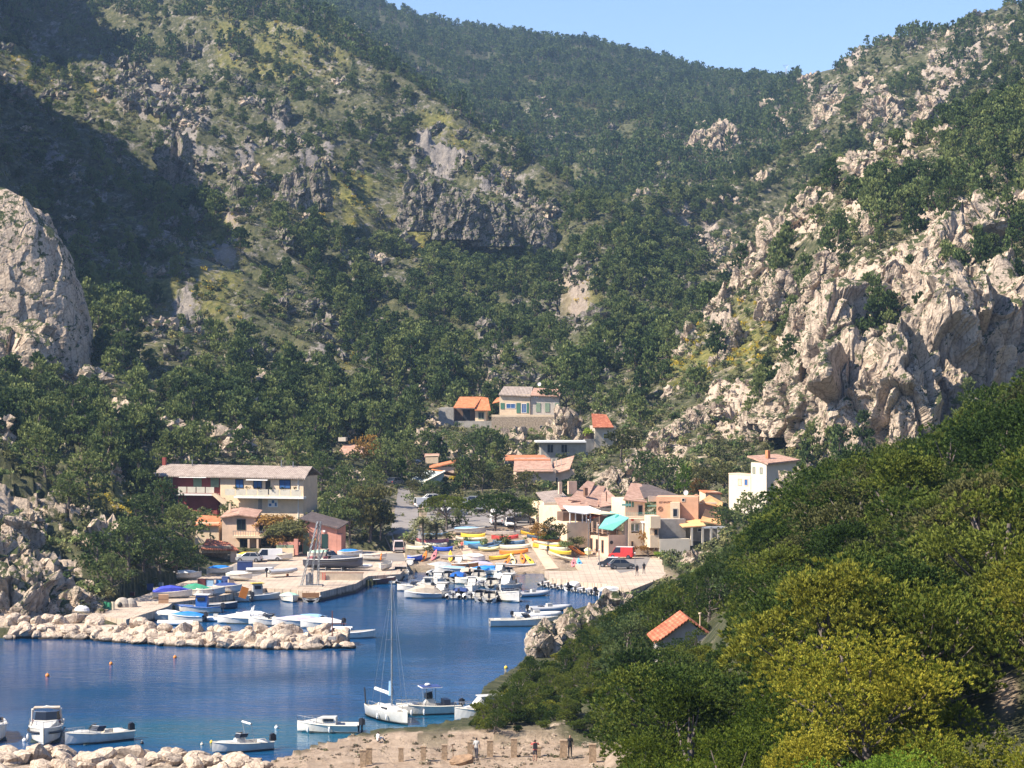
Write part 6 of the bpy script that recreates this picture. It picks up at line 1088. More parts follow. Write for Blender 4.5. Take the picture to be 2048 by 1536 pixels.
# on the hard
boat('cruiser', 668, 1132, 9.0, -14, 'large motor boat with a dark hull and white upperworks standing on the left quay', z=1.9, hull=HNAVY, W=2.9, h=1.1, name='motor_boat'); part('cradle', bpy.context.scene.collection.objects[-1].parent, M_STEEL, [bx(x, x+.12, -1.2, 1.2, -.65, -.1) for x in (-3, -1, 1.5)]+[bx(-3.2, 2, y, y+.1, -.65, -.55) for y in (-1.1, 1.0)])
boat('row', 746, 1118, 4.6, -20, 'small white boat with an orange life ring at its bow, ashore on the quay', z=1.6, W=1.9); boat('rib', 565, 1146, 4.8, 35, 'grey inflatable propped up on the quay near the derrick', z=1.8, W=2.0, console=0)
boat('covered', 345, 1194, 5.2, 12, 'boat under a crumpled violet blue tarpaulin on the left quay', z=1.4, cover=mat('violet_blue_tarp', (.06,.08,.50), .6, .15, 1.2), ct=.8, mot=0); boat('covered', 395, 1190, 4.6, -20, 'boat under a dark green cover on the left quay', z=1.4, cover=GREENP, ct=.8, mot=0)
boat('row', 372, 1156, 4.4, 5, 'upturned pale boat lying in the shade under the pines of the left quay', z=1.5, cover=TARPW, W=1.7); boat('row', 310, 1088, 4.6, 0, 'small white upturned boat high in the pines above the left quay', pos=ground_at(310, 1098, 300)+Vector((0, 0, .6)), cover=TARPW, W=1.6); boat('row', 500, 1118, 4.2, 8, 'small boat with a yellow cover behind the white van', z=1.5, cover=YELP, W=1.6)

hg = 'small boats packed along the left quay'
for k, (px, py, hd, kd, cv, lb) in enumerate([
 (366,1216,-80,'row',None,'open rowing boat, stern to the left quay, first right of the tan crate'),(500,1192,-85,'rib',None,'pale inflatable with its nose to the quay, left of the grey fishing boat'),(548,1190,-95,'row',TARPB,'small boat with a blue cover between the grey fishing boat and the mint covered boat'),(600,1196,-88,'rib',None,'grey inflatable between the mint covered and the broad wooden boat'),(646,1196,-95,'row',None,'small white rowing boat right of the broad wooden boat'),(668,1190,-100,'rib',None,'pale inflatable under the quay edge below the timber platform'),(690,1184,-100,'row',TAN,'tan covered rowing boat under the quay corner'),
 (300,1240,178,'row',None,'small open boat at the root of the breakwater, left of the white covered dinghy'),(350,1250,182,'rib',None,'pale inflatable tucked behind the breakwater boulders, left end'),(505,1240,170,'row',TARPW,'white sheeted rowing boat just behind the arch boat'),(566,1244,176,'rib',None,'pale inflatable behind the lilac covered boat'),(620,1246,182,'row',SKYB,'pale blue covered rowing boat behind the breakwater end'),(668,1262,176,'rib',None,'pale inflatable next to the rusty winch frame'),
 (784,1166,92,'rib',None,'pale inflatable left of the tan seated boat'),(728,1170,-98,'row',None,'small white rowing boat left of the red hulled boat')]):
    boat(kd, px, py, 4.3, hd, lb, cover=cv, hull=TARPW if kd == 'rib' else GEL, W=1.8, group=hg, console=k % 2, mot=0)
for k, (px, py, hd, kd, cv, lb) in enumerate([
 (440,1146,20,'row',TARPB,'blue covered dinghy ashore behind the gear boxes'),(478,1158,-15,'row',TARPW,'white covered dinghy ashore in front of the dark blue skip'),(520,1142,10,'rib',None,'pale inflatable ashore in front of the white van'),(560,1118,-5,'row',TAN,'tan covered dinghy ashore below the garden wall'),(700,1112,5,'row',TARPB,'blue covered dinghy ashore right of the pink shed'),(720,1136,-20,'rib',None,'pale inflatable ashore at the right end of the left quay'),(772,1136,70,'row',None,'white rowing boat ashore on the edge of the slip'),(640,1114,0,'row',MINT,'mint covered dinghy ashore under the pink shed wall'),(420,1188,12,'row',None,'white rowing boat ashore at the edge right of the green cover'),(455,1182,-8,'row',TARPN,'navy covered dinghy ashore near the quay edge')]):
    boat(kd, px, py, 4.0, hd, lb, z=1.55, cover=cv, hull=TARPW if kd == 'rib' else GEL, W=1.7, group='dinghies stored ashore on the left quay', console=0, mot=0)

for a in [('runabout',828,1182,4.8,175,'white open boat between the tan covered boat and the red hulled boat',dict(W=1.9)),('cabin',856,1180,4.8,170,'white cabin boat just behind the tan covered boat',dict(W=2.1,ch=1.0)),('covered',934,1152,4.6,100,'boat with a tan sheet in the middle of the raft',dict(cover=TAN,ct=.6,W=2.1)),
 ('cabin',918,1136,4.8,-95,'white cabin boat at the back centre of the raft',dict(W=2.1,ch=1.1)),('runabout',1003,1134,4.6,-80,'white open boat at the back right of the raft, nearest the kayaks',dict(W=2.0)),('cabin',944,1182,4.8,-88,'white cabin boat in the gap of the front rows',dict(W=2.1,ch=1.2)),('covered',1000,1166,4.8,95,'boat under a cream sheet left of the high cabin boat',dict(cover=TARPW,ct=.8,W=2.2)),('covered',878,1140,4.4,165,'boat under a grey green sheet at the back left of the raft',dict(cover=HGREY,ct=.6,W=2.0)),('cabin',820,1140,4.6,-90,'small white cabin boat against the slip left of the raft',dict(W=2.0,ch=.9))]:
    boat(a[0], a[1], a[2], a[3], a[4], a[5], group=cg, **a[6])
# ------------------------------------------------------------------ kayaks and canoes on the slip
def gnorm(x, y, e=1.0): return Vector((ground_z(x-e, y)-ground_z(x+e, y), ground_z(x, y-e)-ground_z(x, y+e), 2*e)).normalized()
def kay(px, py, L, head, m, label, kind='kayak', dz=0.12, group='kayaks and canoes laid out on the slip', deck=None, tilt=0, **k):
    p = ground_at(px, py, 375, 470); p.z += dz; n = gnorm(p.x, p.y)
    if tilt: n = (n+Vector((0, -tilt, 0))).normalized()
    return boat(kind, 0, 0, L, head, label, pos=p, hull=m, nrm=n, group=group, cat='canoe' if kind == 'canoe' else 'kayak', deck=deck or DECKM, **k)
for a in [
 (848,1114,3.4,-100,ORNG,'orange kayak pointing at the water, leftmost of the row of four by the waterline',.30),(868,1114,3.4,-100,PINKP,'pink kayak pointing at the water beside the orange one',.30),(901,1113,3.3,-88,YELP,'orange yellow kayak pointing at the water right of a flat grey board',.30),
 (1012,1124,3.4,-115,ORNG,'orange kayak nose to the water, left of the cream one',.30),(1026,1120,3.4,-80,PALEP,'cream yellow kayak with a dark seat nose to the water',.30),(1045,1120,3.2,-85,ORNG,'orange red kayak between the cream and the yellow one',.30),(1060,1120,3.6,-68,YELP,'bright yellow kayak at the right of the waterline row',.30),(1147,1125,3.0,-95,PINKP,'pink kayak standing by the foot of the right hand steps',.34),(1159,1125,2.8,-85,CYANP,'light blue kayak beside the pink one at the right',.34),
]: kay(a[0], a[1]+6, a[2], a[3], a[4], a[5], tilt=a[6])
for a in [
 (865,1084,5.2,4,PINKP,'long pink canoe upside down in front of the palm'),(862,1092,5.2,2,CREAMP,'long cream canoe under the pink one in front of the palm'),(836,1098,3.8,0,CREAMP,'cream canoe upside down left of the blue kayak'),(884,1100,3.4,5,BLUEP,'deep blue kayak lying across the slip below the pink canoe'),(870,1072,4.4,-2,STEELB,'grey canoe lying under the palm leaves'),
 (946,1073,4.0,-3,YELP,'yellow canoe below the light blue boat at the top of the slip'),(942,1081,5.0,2,CREAMP,'long cream canoe below the yellow one'),(950,1088,3.6,4,CYANP,'blue canoe at the left of the middle stack'),(962,1094,4.2,12,STEELB,'steel blue canoe sloping across the middle stack'),(972,1099,4.2,8,STEELB,'second steel blue canoe just below the first'),(978,1103,3.4,3,PALEP,'pale yellow kayak at the bottom of the middle stack'),
 (1006,1067,5.6,-4,mat('weathered_grey_wood',(.36,.30,.25),.8,.2,3),'long weathered grey boat hull at the top of the slip'),(1010,1076,4.4,4,REDP,'faded red kayak below the long weathered hull'),(1018,1088,5.2,-8,STEELB,'long blue grey canoe right of the middle of the slip'),(1028,1096,5.4,-8,CREAMP,'long white canoe below the blue grey one'),(1028,1106,4.6,-2,ORNG,'long orange kayak lying across in front of the grass strip'),(1003,1116,4.2,22,YELP,'yellow kayak lying aslant left of the orange nose'),
 (1068,1071,4.6,8,YELP,'yellow canoe at the top right of the slip'),(1086,1078,5.4,12,STEELB,'long dark blue canoe below the top right yellow one'),(1092,1085,4.6,4,ORNG,'faded orange canoe right of the second strip'),(1098,1091,5.0,0,CREAMP,'cream canoe right of the second strip'),(1094,1096,4.6,-4,YELP,'ochre yellow canoe below the cream one at the right'),(1106,1099,4.6,-3,CREAMP,'narrow white kayak below the ochre one'),(1118,1107,3.8,-3,YELP,'deep yellow kayak left of its orange neighbour'),(1146,1109,3.8,-4,ORNG,'orange kayak end to end with the deep yellow one'),(1122,1119,4.4,-4,CREAMP,'thin cream canoe above the pink and light blue kayaks'),(895,1118,2.4,0,mat('flat_grey_board',(.35,.3,.27),.8),'flat grey board between the pink and the orange yellow kayaks'),
]: kay(a[0], a[1]+3, a[2], a[3], a[4], a[5], 'canoe', flip=(a[0]*7) % 3 != 0, W=.95, h=.5)
p = ground_at(940, 1070, 375, 470); boat('covered', 0, 0, 5.0, -4, 'small light blue covered boat at the top of the slip', pos=p+Vector((0, 0, .3)), cover=SKYB, ct=.3, mot=0)
p = ground_at(830, 1124, 375, 470); boat('row', 0, 0, 2.4, 10, 'deep blue tender lying by the waterline left of the orange kayak', pos=p+Vector((0, 0, .1)), hull=BLUEP, W=1.3)
p = ground_at(948, 1126, 375, 470); boat('row', 0, 0, 3.6, 170, 'white upturned dinghy at the waterline in the middle', pos=p+Vector((0, 0, .15)), cover=TARPW, W=1.9); p = ground_at(930, 1138, 375, 470); boat('row', 0, 0, 4.2, -4, 'small wooden boat lying half in the water at the slip', pos=p+Vector((0, 0, .1)), hull=VARN, W=1.4)
p = ground_at(1040, 1137, 375, 470); boat('canoe', 0, 0, 5.0, 2, 'long grey and orange canoe at the water edge below the kayaks', pos=p+Vector((0, 0, .1)), hull=mat('grey_canoe',(.5,.5,.5),.5), W=.8, cat='canoe'); p = ground_at(1155, 1110, 375, 470); boat('row', 0, 0, 2.2, 90, 'cream upright dinghy hull beside the orange kayak at the right', pos=PZ(1176, 1112, 1.3)+Vector((0, 0, .3)), hull=PALEP, cover=PALEP, W=1.3)
# ------------------------------------------------------------------ vehicles
def car(px, py, L, head, paint, label, kind='car', pos=None, z=1.25, group=None, name=None, roofm=None):
    p = pos or PZ(px, py, z); nm = name or {'van': 'van', 'car': 'parked_car', 'pickup': 'pickup_truck', 'camper': 'camper_van'}[kind]
    e = link(nm, None, loc=p, rot=(0, 0, R(head))); tag(e, label, {'van': 'van', 'car': 'car', 'pickup': 'truck', 'camper': 'van'}[kind], group); W = 1.8 if kind != 'camper' else 2.0; B = .32; S = .95; 
    T = {'car': 1.46, 'van': 1.85, 'pickup': 1.7, 'camper': 2.5}[kind]; roofm = roofm or paint
    if kind == 'van': prof = [(-.5,.55),( .30,.55)]; cab = [(-.5, .46, -.5, .30)]
    body = [rsec(-L/2, W*.92, B, S*.9, .94), rsec(-L*.45, W, B, S, .94), rsec(L*.18, W, B, S, .94), rsec(L*.42, W*.97, B, S*.88, .92), rsec(L/2, W*.84, B+.05, S*.7, .92)]
    part('body', e, paint, [loft(body)])
    if kind in ('van', 'camper'): c0, c1, r0, r1 = -L*.495, L*.34, -L*.48, L*.20
    elif kind == 'pickup': c0, c1, r0, r1 = -L*.02, L*.28, 0.02, L*.16
    else: c0, c1, r0, r1 = -L*.42, L*.28, -L*.28, L*.10
    gh = [[(c0, -W*.46, S-.02), (c0, W*.46, S-.02), (c1, W*.46, S-.02), (c1, -W*.46, S-.02)], [(r0, -W*.38, T), (r0, W*.38, T), (r1, W*.38, T), (r1, -W*.38, T)]]
    co = np.array(gh[0]+gh[1], float); part('glasshouse', e, G_DARK if kind != 'camper' else paint, [(co, [[0,1,5,4],[1,2,6,5],[2,3,7,6],[3,0,4,7],[4,5,6,7]])]); rf_ = part('roof', e, roofm, [bx(r0-.02, r1+.02, -W*.39, W*.39, T, T+.05)])
    if kind == 'van': part('side_panel', e, paint, [loft([[(c0-.01, y*W*.47-.01, S-.03), (c0-.01, y*W*.47+.01, S-.03), (c0+.03, y*W*.39+.01, T), (c0+.03, y*W*.39-.01, T)], [(0, y*W*.47-.01, S-.03), (0, y*W*.47+.01, S-.03), (0, y*W*.39+.01, T), (0, y*W*.39-.01, T)]]) for y in (1, -1)])
    if kind == 'pickup': part('flatbed', e, M_STEEL, [bx(-L*.5, -L*.06, -W*.5, W*.5, S, S+.06), bx(-L*.5, -L*.48, -W*.5, W*.5, S+.06, S+.4), bx(-L*.5, -L*.06, -W*.5, -W*.47, S+.06, S+.4), bx(-L*.5, -L*.06, W*.47, W*.5, S+.06, S+.4)])
    part('pillar', e, paint, [tube([(a, y*W*.46, S), (b_, y*W*.385, T)], .04, 4) for y in (1, -1) for a, b_ in ((c1, r1), (c0, r0), ((c0+c1)/2, (r0+r1)/2))])
    for x in (-L*.32, L*.31):
        for y in (1, -1):
            t_ = cyl(0, 0, -.1, .1, .33, 14); wh = part('wheel', e, MOTOR, [(np.stack([t_[0][:, 0]+x, t_[0][:, 2]+y*W*.45, t_[0][:, 1]+.33], 1), t_[1])]); t2 = cyl(0, 0, -.115, .115, .19, 10); part('hubcap', wh, M_STEEL, [(np.stack([t2[0][:, 0]+x, t2[0][:, 2]+y*W*.45, t2[0][:, 1]+.33], 1), t2[1])])
    for y in (1, -1): part('headlight', e, P_WHITE, [bx(L*.487, L*.503, y*W*.34-.13, y*W*.34+.13, .6, .74)]); part('tail_light', e, REDP, [bx(-L*.505, -L*.49, y*W*.40-.07, y*W*.40+.07, .65, .85)])
    part('bumper', e, P_BLACK, [bx(-L*.515, -L*.49, -W*.42, W*.42, .34, .52), bx(L*.47, L*.51, -W*.38, W*.38, .32, .48)]); return e
CW = mat('white_car_paint', (0.80,0.79,0.77), .3, .03, 1); CS = mat('silver_car_paint', (0.42,0.43,0.44), .3, .04, 1, metal=.4); CK = mat('black_car_paint', (0.02,0.022,0.026), .25, .05, 1); CR = mat('red_car_paint', (0.62,0.04,0.03), .3, .05, 1); CG = mat('dark_grey_car_paint', (0.09,0.10,0.11), .3, .05, 1)
car(535, 1122, 4.6, 190, CW, 'white van parked on the left quay below the peach cottage', 'van'); car(498, 1124, 4.0, 175, CS, 'silver car in the shade left of the white van')
car(797, 1104, 4.2, 95, mat('pinkish_white_paint', (.62,.52,.50), .4, .05, 1), 'pinkish white minivan seen from behind at the top of the slip', 'van'); car(1243, 1117, 4.0, 165, CR, 'red car with a white roof in front of the restaurant', 'van', roofm=CW)
car(1222, 1134, 3.9, 170, CK, 'black and white car standing at the right quay', 'car', roofm=CW); car(1243, 1138, 3.9, 10, CG, 'dark grey convertible like car right of the black one'); 
for k, (px, py, hd, m, kd, lb) in enumerate([(852,1018,20,CW,'van','white van at the left edge of the car park'),(878,1022,5,CG,'car','dark car under the left umbrella pine'),(905,1026,0,CW,'car','white car just right of the left umbrella pine trunk'),(868,1006,15,CW,'car','white car behind the left umbrella pine'),(930,1014,80,CS,'car','silver car between the two umbrella pines'),(948,1010,75,CS,'car','second silver car between the umbrella pines'),(962,1024,85,CS,'pickup','small grey flatbed left of the white camper'),(992,1050,95,CW,'camper','white camper van under the right umbrella pine'),(1021,1056,-85,CW,'pickup','white pickup facing the slip right of the camper'),(1045,1048,10,CG,'car','dark car right of the white pickup'),(912,1036,0,CG,'car','dark car in the shadow of the left umbrella pine'),(790,972,60,CG,'car','grey car at the upper bend of the road'),(775,948,10,CK,'car','dark car half hidden by trees above the bend'),(822,930,5,CS,'car','silver car parked above the road end'),(1090,1048,30,CS,'car','grey car at the left foot of the tan roofed house')]):
    p = ground_at(px, py, 400, 560); p.z += .14; car(0, 0, 4.2 if kd != 'camper' else 5.6, hd, m, lb, kd, pos=p)
# ------------------------------------------------------------------ derrick, gear, pillars, buoys
e = link('derrick', None, loc=PZ(622, 1172, 1.25)); tag(e, 'tall grey lattice derrick with three converging legs on the left quay', 'crane')
legs = [((-1.3,-.6,0),(.9,.3,9.0)),((1.0,-.6,0),(1.3,.3,9.0)),((-.2,1.2,0),(1.1,.5,8.6))]
for a_, b_ in legs:
    a_, b_ = Vector(a_), Vector(b_); g = []; n = 14
    for o in ((-.14,-.1,0),(.14,-.1,0),(0,.14,0)): g.append(tube([a_+Vector(o), b_+Vector(o)*.6], .045, 4))
    for k in range(n): u, v = a_.lerp(b_, k/n), a_.lerp(b_, (k+1)/n); s_ = 1-.4*k/n; g += [tube([u+Vector((-.14*s_,-.1,0)), v+Vector((.14*s_,-.1,0))], .02, 3), tube([u+Vector((.14*s_,-.1,0)), v+Vector((0,.14*s_,0))], .02, 3)]
    part('lattice_leg', e, M_STEEL, g)
part('winch', e, M_STEEL, [bx(-.7,.3,-.4,.5,0,1.6), cyl(-.2,-.5,.6,1.9,.25)]); part('cable', e, P_BLACK, [tube([(1.1,.4,8.8),(-.2,0,1.8)], .02, 3)]); part('base_plate', e, W_CONC, [bx(-1.8,1.6,-1.1,1.7,-.02,.15)])
e = link('work_platform', None, loc=PZ(690, 1160, 1.25)); tag(e, 'low timber platform with a pale canvas side under the dark hulled motor boat', 'platform'); part('deck', e, WOOD, [bx(-4,2.6,0,1.5,.9,1.0)]); part('side_cloth', e, TAN, [bx(-4,2.6,-.06,0,0,.95)]); part('trestle', e, REDP, [bx(-3.2,-3.1,-.3,-.2,0,1.1), bx(-2.9,-2.8,-.3,-.2,0,1.1)])
def simple(name, label, cat, loc, parts, group=None, rot=0):
    e = link(name, None, loc=loc, rot=(0, 0, R(rot))); tag(e, label, cat, group)
    for (n_, m, g) in parts: part(n_, e, m, g)
    return e
simple('skip_bin', 'dark blue skip beside the peach pillar of the hut', 'skip', PZ(490, 1140, 1.25), [('bin', BLUEP if 0 else TARPN, [loft([rsec(-1.1,1.4,0,1.3,1.1), rsec(1.1,1.4,0,1.3,1.1)])]), ('rim', M_STEEL, [bx(-1.15,1.15,-.8,-.74,1.28,1.36)])])
simple('cardboard_crate', 'square tan crate on the left quay beside the violet blue tarpaulin', 'crate', PZ(327, 1206, 1.25), [('box', mat('tan_board', (.50,.30,.17), .8, .1, 2), [bx(-.65,.65,-.5,.5,0,1.1)]), ('strap', WOOD, [bx(-.66,.66,-.51,.51,.5,.56)])], rot=8)
simple('igloo_shelter', 'round grey net shelter on the left quay near the rocks', 'shelter', PZ(245, 1214, 1.25), [('shell', mat('net_cloth', (.40,.35,.29), .9, .2, 3), [dome(0,0,0,1.15,.9,1.25,16,8), dome(1.0,.2,0,.9,.8,1.15,16,8)]), ('opening', P_BLACK, [dome(-.2,-.75,.3,.35,.25,.4)])])
for k, (px, m, w_, h_) in enumerate([(205,GREENP,.5,1.0),(212,GREENP,.5,1.0),(219,GREENP,.6,.9),(226,CREAMP,.45,1.0),(190,GREENP,.9,.6)]):
    simple('plastic_barrel', ['dark green bin, second from the left of the row on the quay tip','dark green bin in the middle of the row on the quay tip','green bin next to the cream barrel','cream barrel at the right end of the green bins','low green crate, leftmost of the bins on the quay tip'][k], 'barrel', PZ(px, 1219, 1.25), [('barrel', m, [cyl(0,0,0,h_,w_*.5,12)]), ('lid', P_BLACK, [cyl(0,0,h_,h_+.05,w_*.47,12)])], group='bins on the quay tip')
simple('white_dome_hull', 'white upturned dome shaped hull on the rocks left of the green bins', 'dinghy', PZ(164, 1222, 1.6), [('shell', TARPW, [dome(0,0,0,1.0,.7,.75,16,6)]), ('rim', DECKM, [tube([(1.0*math.cos(t),.7*math.sin(t),.02) for t in np.linspace(0,6.28,20)], .05, 5)])])
rg_ = random.Random(9)
GEAR = [(282,1178,W_WHITE,1.0,'white chest in the shade of the pines, left of the blue drum'),(300,1180,TARPN,.9,'navy blue drum bag under the pines'),(312,1184,CREAMP,.7,'pale folding table under the pines'),(322,1172,P_WHITE,.6,'white tank standing by the pines'),(336,1180,REDP,.7,'dark red crate beside the white tank'),(404,1172,HRED,1.1,'dark red tub left of the light blue chest'),(420,1172,SKYB,1.0,'light blue chest in the middle of the left quay gear'),(438,1168,TARPB,.7,'blue heap of net bags right of the light blue chest'),(452,1166,TARPN,1.0,'tall navy bin near the grey inflatable'),(462,1168,TAN,.8,'tan post box right of the tall navy bin'),(345,1178,W_GREY,.8,'grey crate behind the violet blue tarpaulin'),(575,1152,ORNG,.35,'low orange crate beside two posts on the quay'),(265,1192,HRED,.6,'dark red heap of nets left of the pines path'),(230,1200,HRED,.6,'dark red fish box behind the green bins')]
for px, py, m, s_, lb in GEAR:
    simple('storage_box', lb, 'box', PZ(px, py, 1.25), [('box', m, [loft([rsec(-.5*s_,.7*s_,0,.85*s_,.9), rsec(.5*s_,.7*s_,0,.8*s_,.9)])]), ('lid', m if rg_.random() < .5 else P_BLACK, [bx(-.52*s_,.52*s_,-.34*s_,.34*s_,.86*s_,.92*s_)])], rot=rg_.uniform(-25, 25))
simple('life_ring', 'orange life ring leaning at the bow of the small white boat', 'life ring', PZ(762, 1120, 1.6), [('ring', ORNG, [tube([(.05*math.cos(t),.45*math.sin(t),.5+.45*math.cos(t)) for t in np.linspace(0,6.28,20)], .13, 6)]), ('rope', P_WHITE, [tube([(.2,-.4,.5),(.2,.4,.5)], .02, 4)])])
simple('winch_frame', 'rusty red winch frame on the tip of the breakwater', 'winch', PZ(672, 1262, 1.6)+Vector((0,-6,0)), [('post', mat('rusty_iron', (.20,.07,.04), .8, .2, 4), [bx(-.06,.06,-.06,.06,0,2.9), bx(.05,1.6,-.04,.04,1.4,1.48)]), ('foot', W_CONC, [bx(-.4,.4,-.4,.4,-.3,.05)])])
def buoy(px, py, r, m, label): 
    e = link('buoy', None, loc=PZ(px, py, 0)); tag(e, label, 'buoy', 'mooring buoys in the cove'); part('float', e, m, [dome(0,0,r*.45,r,r,r,12,8)], smooth=True); part('ring', e, M_STEEL, [tube([(.3*r*math.cos(t),0,r*1.5+.3*r*math.sin(t)) for t in np.linspace(0,6.28,10)], .03, 4)])
for a in [(95,1353,.22,ORNG,'orange buoy, nearest to the left edge'),(222,1329,.20,ORNG,'orange buoy between the left edge buoy and the breakwater'),(350,1316,.20,ORNG,'orange buoy just below the breakwater'),(1012,1337,.2,YELP,'yellow buoy off the wooded right shore'),(284,1488,.16,P_BLACK,'small dark buoy left of the sunshade boat'),(423,1486,.16,YELP,'small yellow buoy just left of the sunshade boat'),(404,1490,.14,W_WHITE,'small pale buoy beside the yellow one'),(553,1457,.18,P_WHITE,'white float left of the cabin boat'),(49,1483,.2,P_WHITE,'white float at the bow of the motor cruiser'),(668,1492,.13,P_WHITE,'tiny white float below the cabin boat')]: buoy(*a)
M_PIL = mat('pillar_masonry', (.38,.27,.17), .9, .35, 5, bump=.05)
for k, (px, pt, pb, w_) in enumerate([(726,1490,1524,12),(738,1487,1520,12),(802,1488,1516,10),(847,1488,1515,10),(889,1481,1510,11),(940,1477,1508,10),(980,1475,1507,12),(1028,1470,1508,12),(1076,1486,1506,12),(1127,1472,1508,14),(1185,1484,1520,14)]):
    d = 196-(pb-1508)*.25; p = PD(px, pb, d); g0 = ground_z(p.x, p.y); h_ = (pb-pt)*d/F; s_ = d/F; W_ = w_*s_*.5; n_ = 7; secs = []
    for i in range(n_+1): j_ = rg_.uniform(.9, 1.1); secs.append([(-W_*j_, -W_, h_*i/n_), (W_*j_, -W_, h_*i/n_), (W_*j_, W_, h_*i/n_), (-W_*j_, W_, h_*i/n_)])
    e = link('stone_pillar', None, loc=(p.x, p.y, g0-.05)); tag(e, ['squat stone pillar at the left end of the row, left one of the close pair','stone pillar, right one of the close pair at the left end of the row','stone pillar standing free right of the close pair','stone pillar, fourth from the left of the row','stone pillar left of the thin rusty rod','stone pillar just left of the walker in the grey shirt','stone pillar just right of the walker in the grey shirt','stone pillar left of the hiker with the red pack','stone pillar right behind the hiker with the red pack','stone pillar just left of the person in black','stone pillar at the right end of the row against the pines'][k], 'pillar', 'stone pillars along the beach path')
    c_, q_ = loft(secs); part('shaft', e, M_PIL, [(c_, q_)]); part('cap', e, M_PIL, [bx(-W_*1.12,W_*1.12,-W_*1.12,W_*1.12,h_,h_+.07)])
p = PD(907, 1508, 197); simple('rusty_rod', 'thin rusty rod standing between two stone pillars', 'post', (p.x, p.y, ground_z(p.x, p.y)), [('rod', WOOD, [tube([(0,0,-.1),(-.08,0,1.05)], .025, 5)])])
# ------------------------------------------------------------------ people
SKIN = mat('skin', (.42,.24,.16), .7, .05, 2); HAIR = mat('dark_hair', (.03,.02,.015), .8, .1, 3)
def person(pos, h, head, top, legs, label, pose='stand', pack=None, group=None, skin_legs=False):
    s = h/1.75; J = {'pel': (0,0,.95), 'sp': (0,.01,1.15), 'ch': (0,.0,1.38), 'nk': (0,0,1.50), 'hd': (0,-.02,1.62), 'ht': (0,-.01,1.74)}
    st = .16 if pose == 'walk' else .03
    for sg, n in ((1, 'l'), (-1, 'r')):
        f = sg*st; J['hip'+n] = (sg*.09,0,.90); J['kn'+n] = (sg*.10,-f*.5-.02,.50); J['an'+n] = (sg*.10,-f,.09); J['to'+n] = (sg*.11,-f-.17,.04); J['sh'+n] = (sg*.18,0,1.42)
        if pose == 'bent': J['el'+n] = (sg*.34,-.02,1.30); J['wr'+n] = (sg*.22,-.05,1.48)
        else: J['el'+n] = (sg*.24,.03+f*.3,1.15); J['wr'+n] = (sg*.23,-.06+f*.5,.90)
        J['hn'+n] = (J['wr'+n][0]*1.02, J['wr'+n][1]-.03, J['wr'+n][2]-.10)
    if pose == 'sit':
        for n_ in list(J): x, y, z_ = J[n_]; J[n_] = (x, y, z_-.80)
        for sg, n in ((1, 'l'), (-1, 'r')): J['hip'+n] = (sg*.09,0,.12); J['kn'+n] = (sg*.12,-.38,.42); J['an'+n] = (sg*.12,-.62,.08); J['to'+n] = (sg*.12,-.76,.05)
    E = [('pel','sp'),('sp','ch'),('ch','nk'),('nk','hd'),('hd','ht')]
    for n in 'lr': E += [('pel','hip'+n),('hip'+n,'kn'+n),('kn'+n,'an'+n),('an'+n,'to'+n),('ch','sh'+n),('sh'+n,'el'+n),('el'+n,'wr'+n),('wr'+n,'hn'+n)]
    rad = dict(pel=.15, sp=.13, ch=.15, nk=.055, hd=.095, ht=.06); 
    for n in 'lr': rad.update({'hip'+n: .095, 'kn'+n: .062, 'an'+n: .042, 'to'+n: .035, 'sh'+n: .07, 'el'+n: .045, 'wr'+n: .03, 'hn'+n: .032})
    ks_ = list(J); me = bpy.data.meshes.new('person'); me.from_pydata([tuple(c*s for c in J[k_]) for k_ in ks_], [(ks_.index(a), ks_.index(b)) for a, b in E], []); tmp = bpy.data.objects.new('tmp_person', me); C.objects.link(tmp)
    md = tmp.modifiers.new('skin', 'SKIN'); 
    for i, k_ in enumerate(ks_): me.skin_vertices[0].data[i].radius = (rad[k_]*s, rad[k_]*s*(.75 if k_ in ('pel','sp','ch') else 1)); me.skin_vertices[0].data[i].use_root = (k_ == 'pel')
    tmp.modifiers.new('sub', 'SUBSURF').levels = 1; bpy.context.view_layer.update(); dg = bpy.context.evaluated_depsgraph_get(); m2 = bpy.data.meshes.new_from_object(tmp.evaluated_get(dg)); bpy.data.objects.remove(tmp)
    m2.materials.clear()
    for m in (top, legs, SKIN, HAIR): m2.materials.append(m)
    zw = .95*s if pose != 'sit' else .16*s; zn = zw+.56*s
    for pl in m2.polygons:
        c = pl.center; r_ = abs(c.x)
        if c.z > zn: mi = 3 if (c.z > zn+.20*s or c.y > .0) else 2
        elif c.z > zw: mi = 2 if (r_ > .19*s and c.z < zw+.22*s) else 0
        else: mi = 1
        if mi == 1 and skin_legs and .10*s < c.z < .55*s: mi = 2
        if mi == 1 and r_ > .2*s and pose != 'sit': mi = 2
        pl.material_index = mi; pl.use_smooth = True
    m2.name = 'body'; e = link('person', None, loc=pos, rot=(0, 0, R(head))); tag(e, label, 'person', group); link('body', m2, e)
    if pack: part('backpack', e, pack, [loft([[(-.17*s, .12*s, (1.02)*s), (.17*s, .12*s, 1.02*s), (.17*s, .36*s, 1.05*s), (-.17*s, .36*s, 1.05*s)], [(-.16*s, .10*s, 1.48*s), (.16*s, .10*s, 1.48*s), (.15*s, .30*s, 1.5*s), (-.15*s, .30*s, 1.5*s)]])])
    return e
C_GREY = mat('grey_shirt_cloth', (.45,.44,.42), .9, .1, 6); C_BLK = mat('black_cloth', (.015,.015,.02), .9, .1, 6); C_DARK = mat('dark_trousers_cloth', (.05,.05,.07), .9, .1, 6); C_REDC = mat('coral_red_cloth', (.62,.13,.10), .9, .1, 6); C_WHT = mat('white_cloth', (.7,.68,.64), .9, .1, 6)
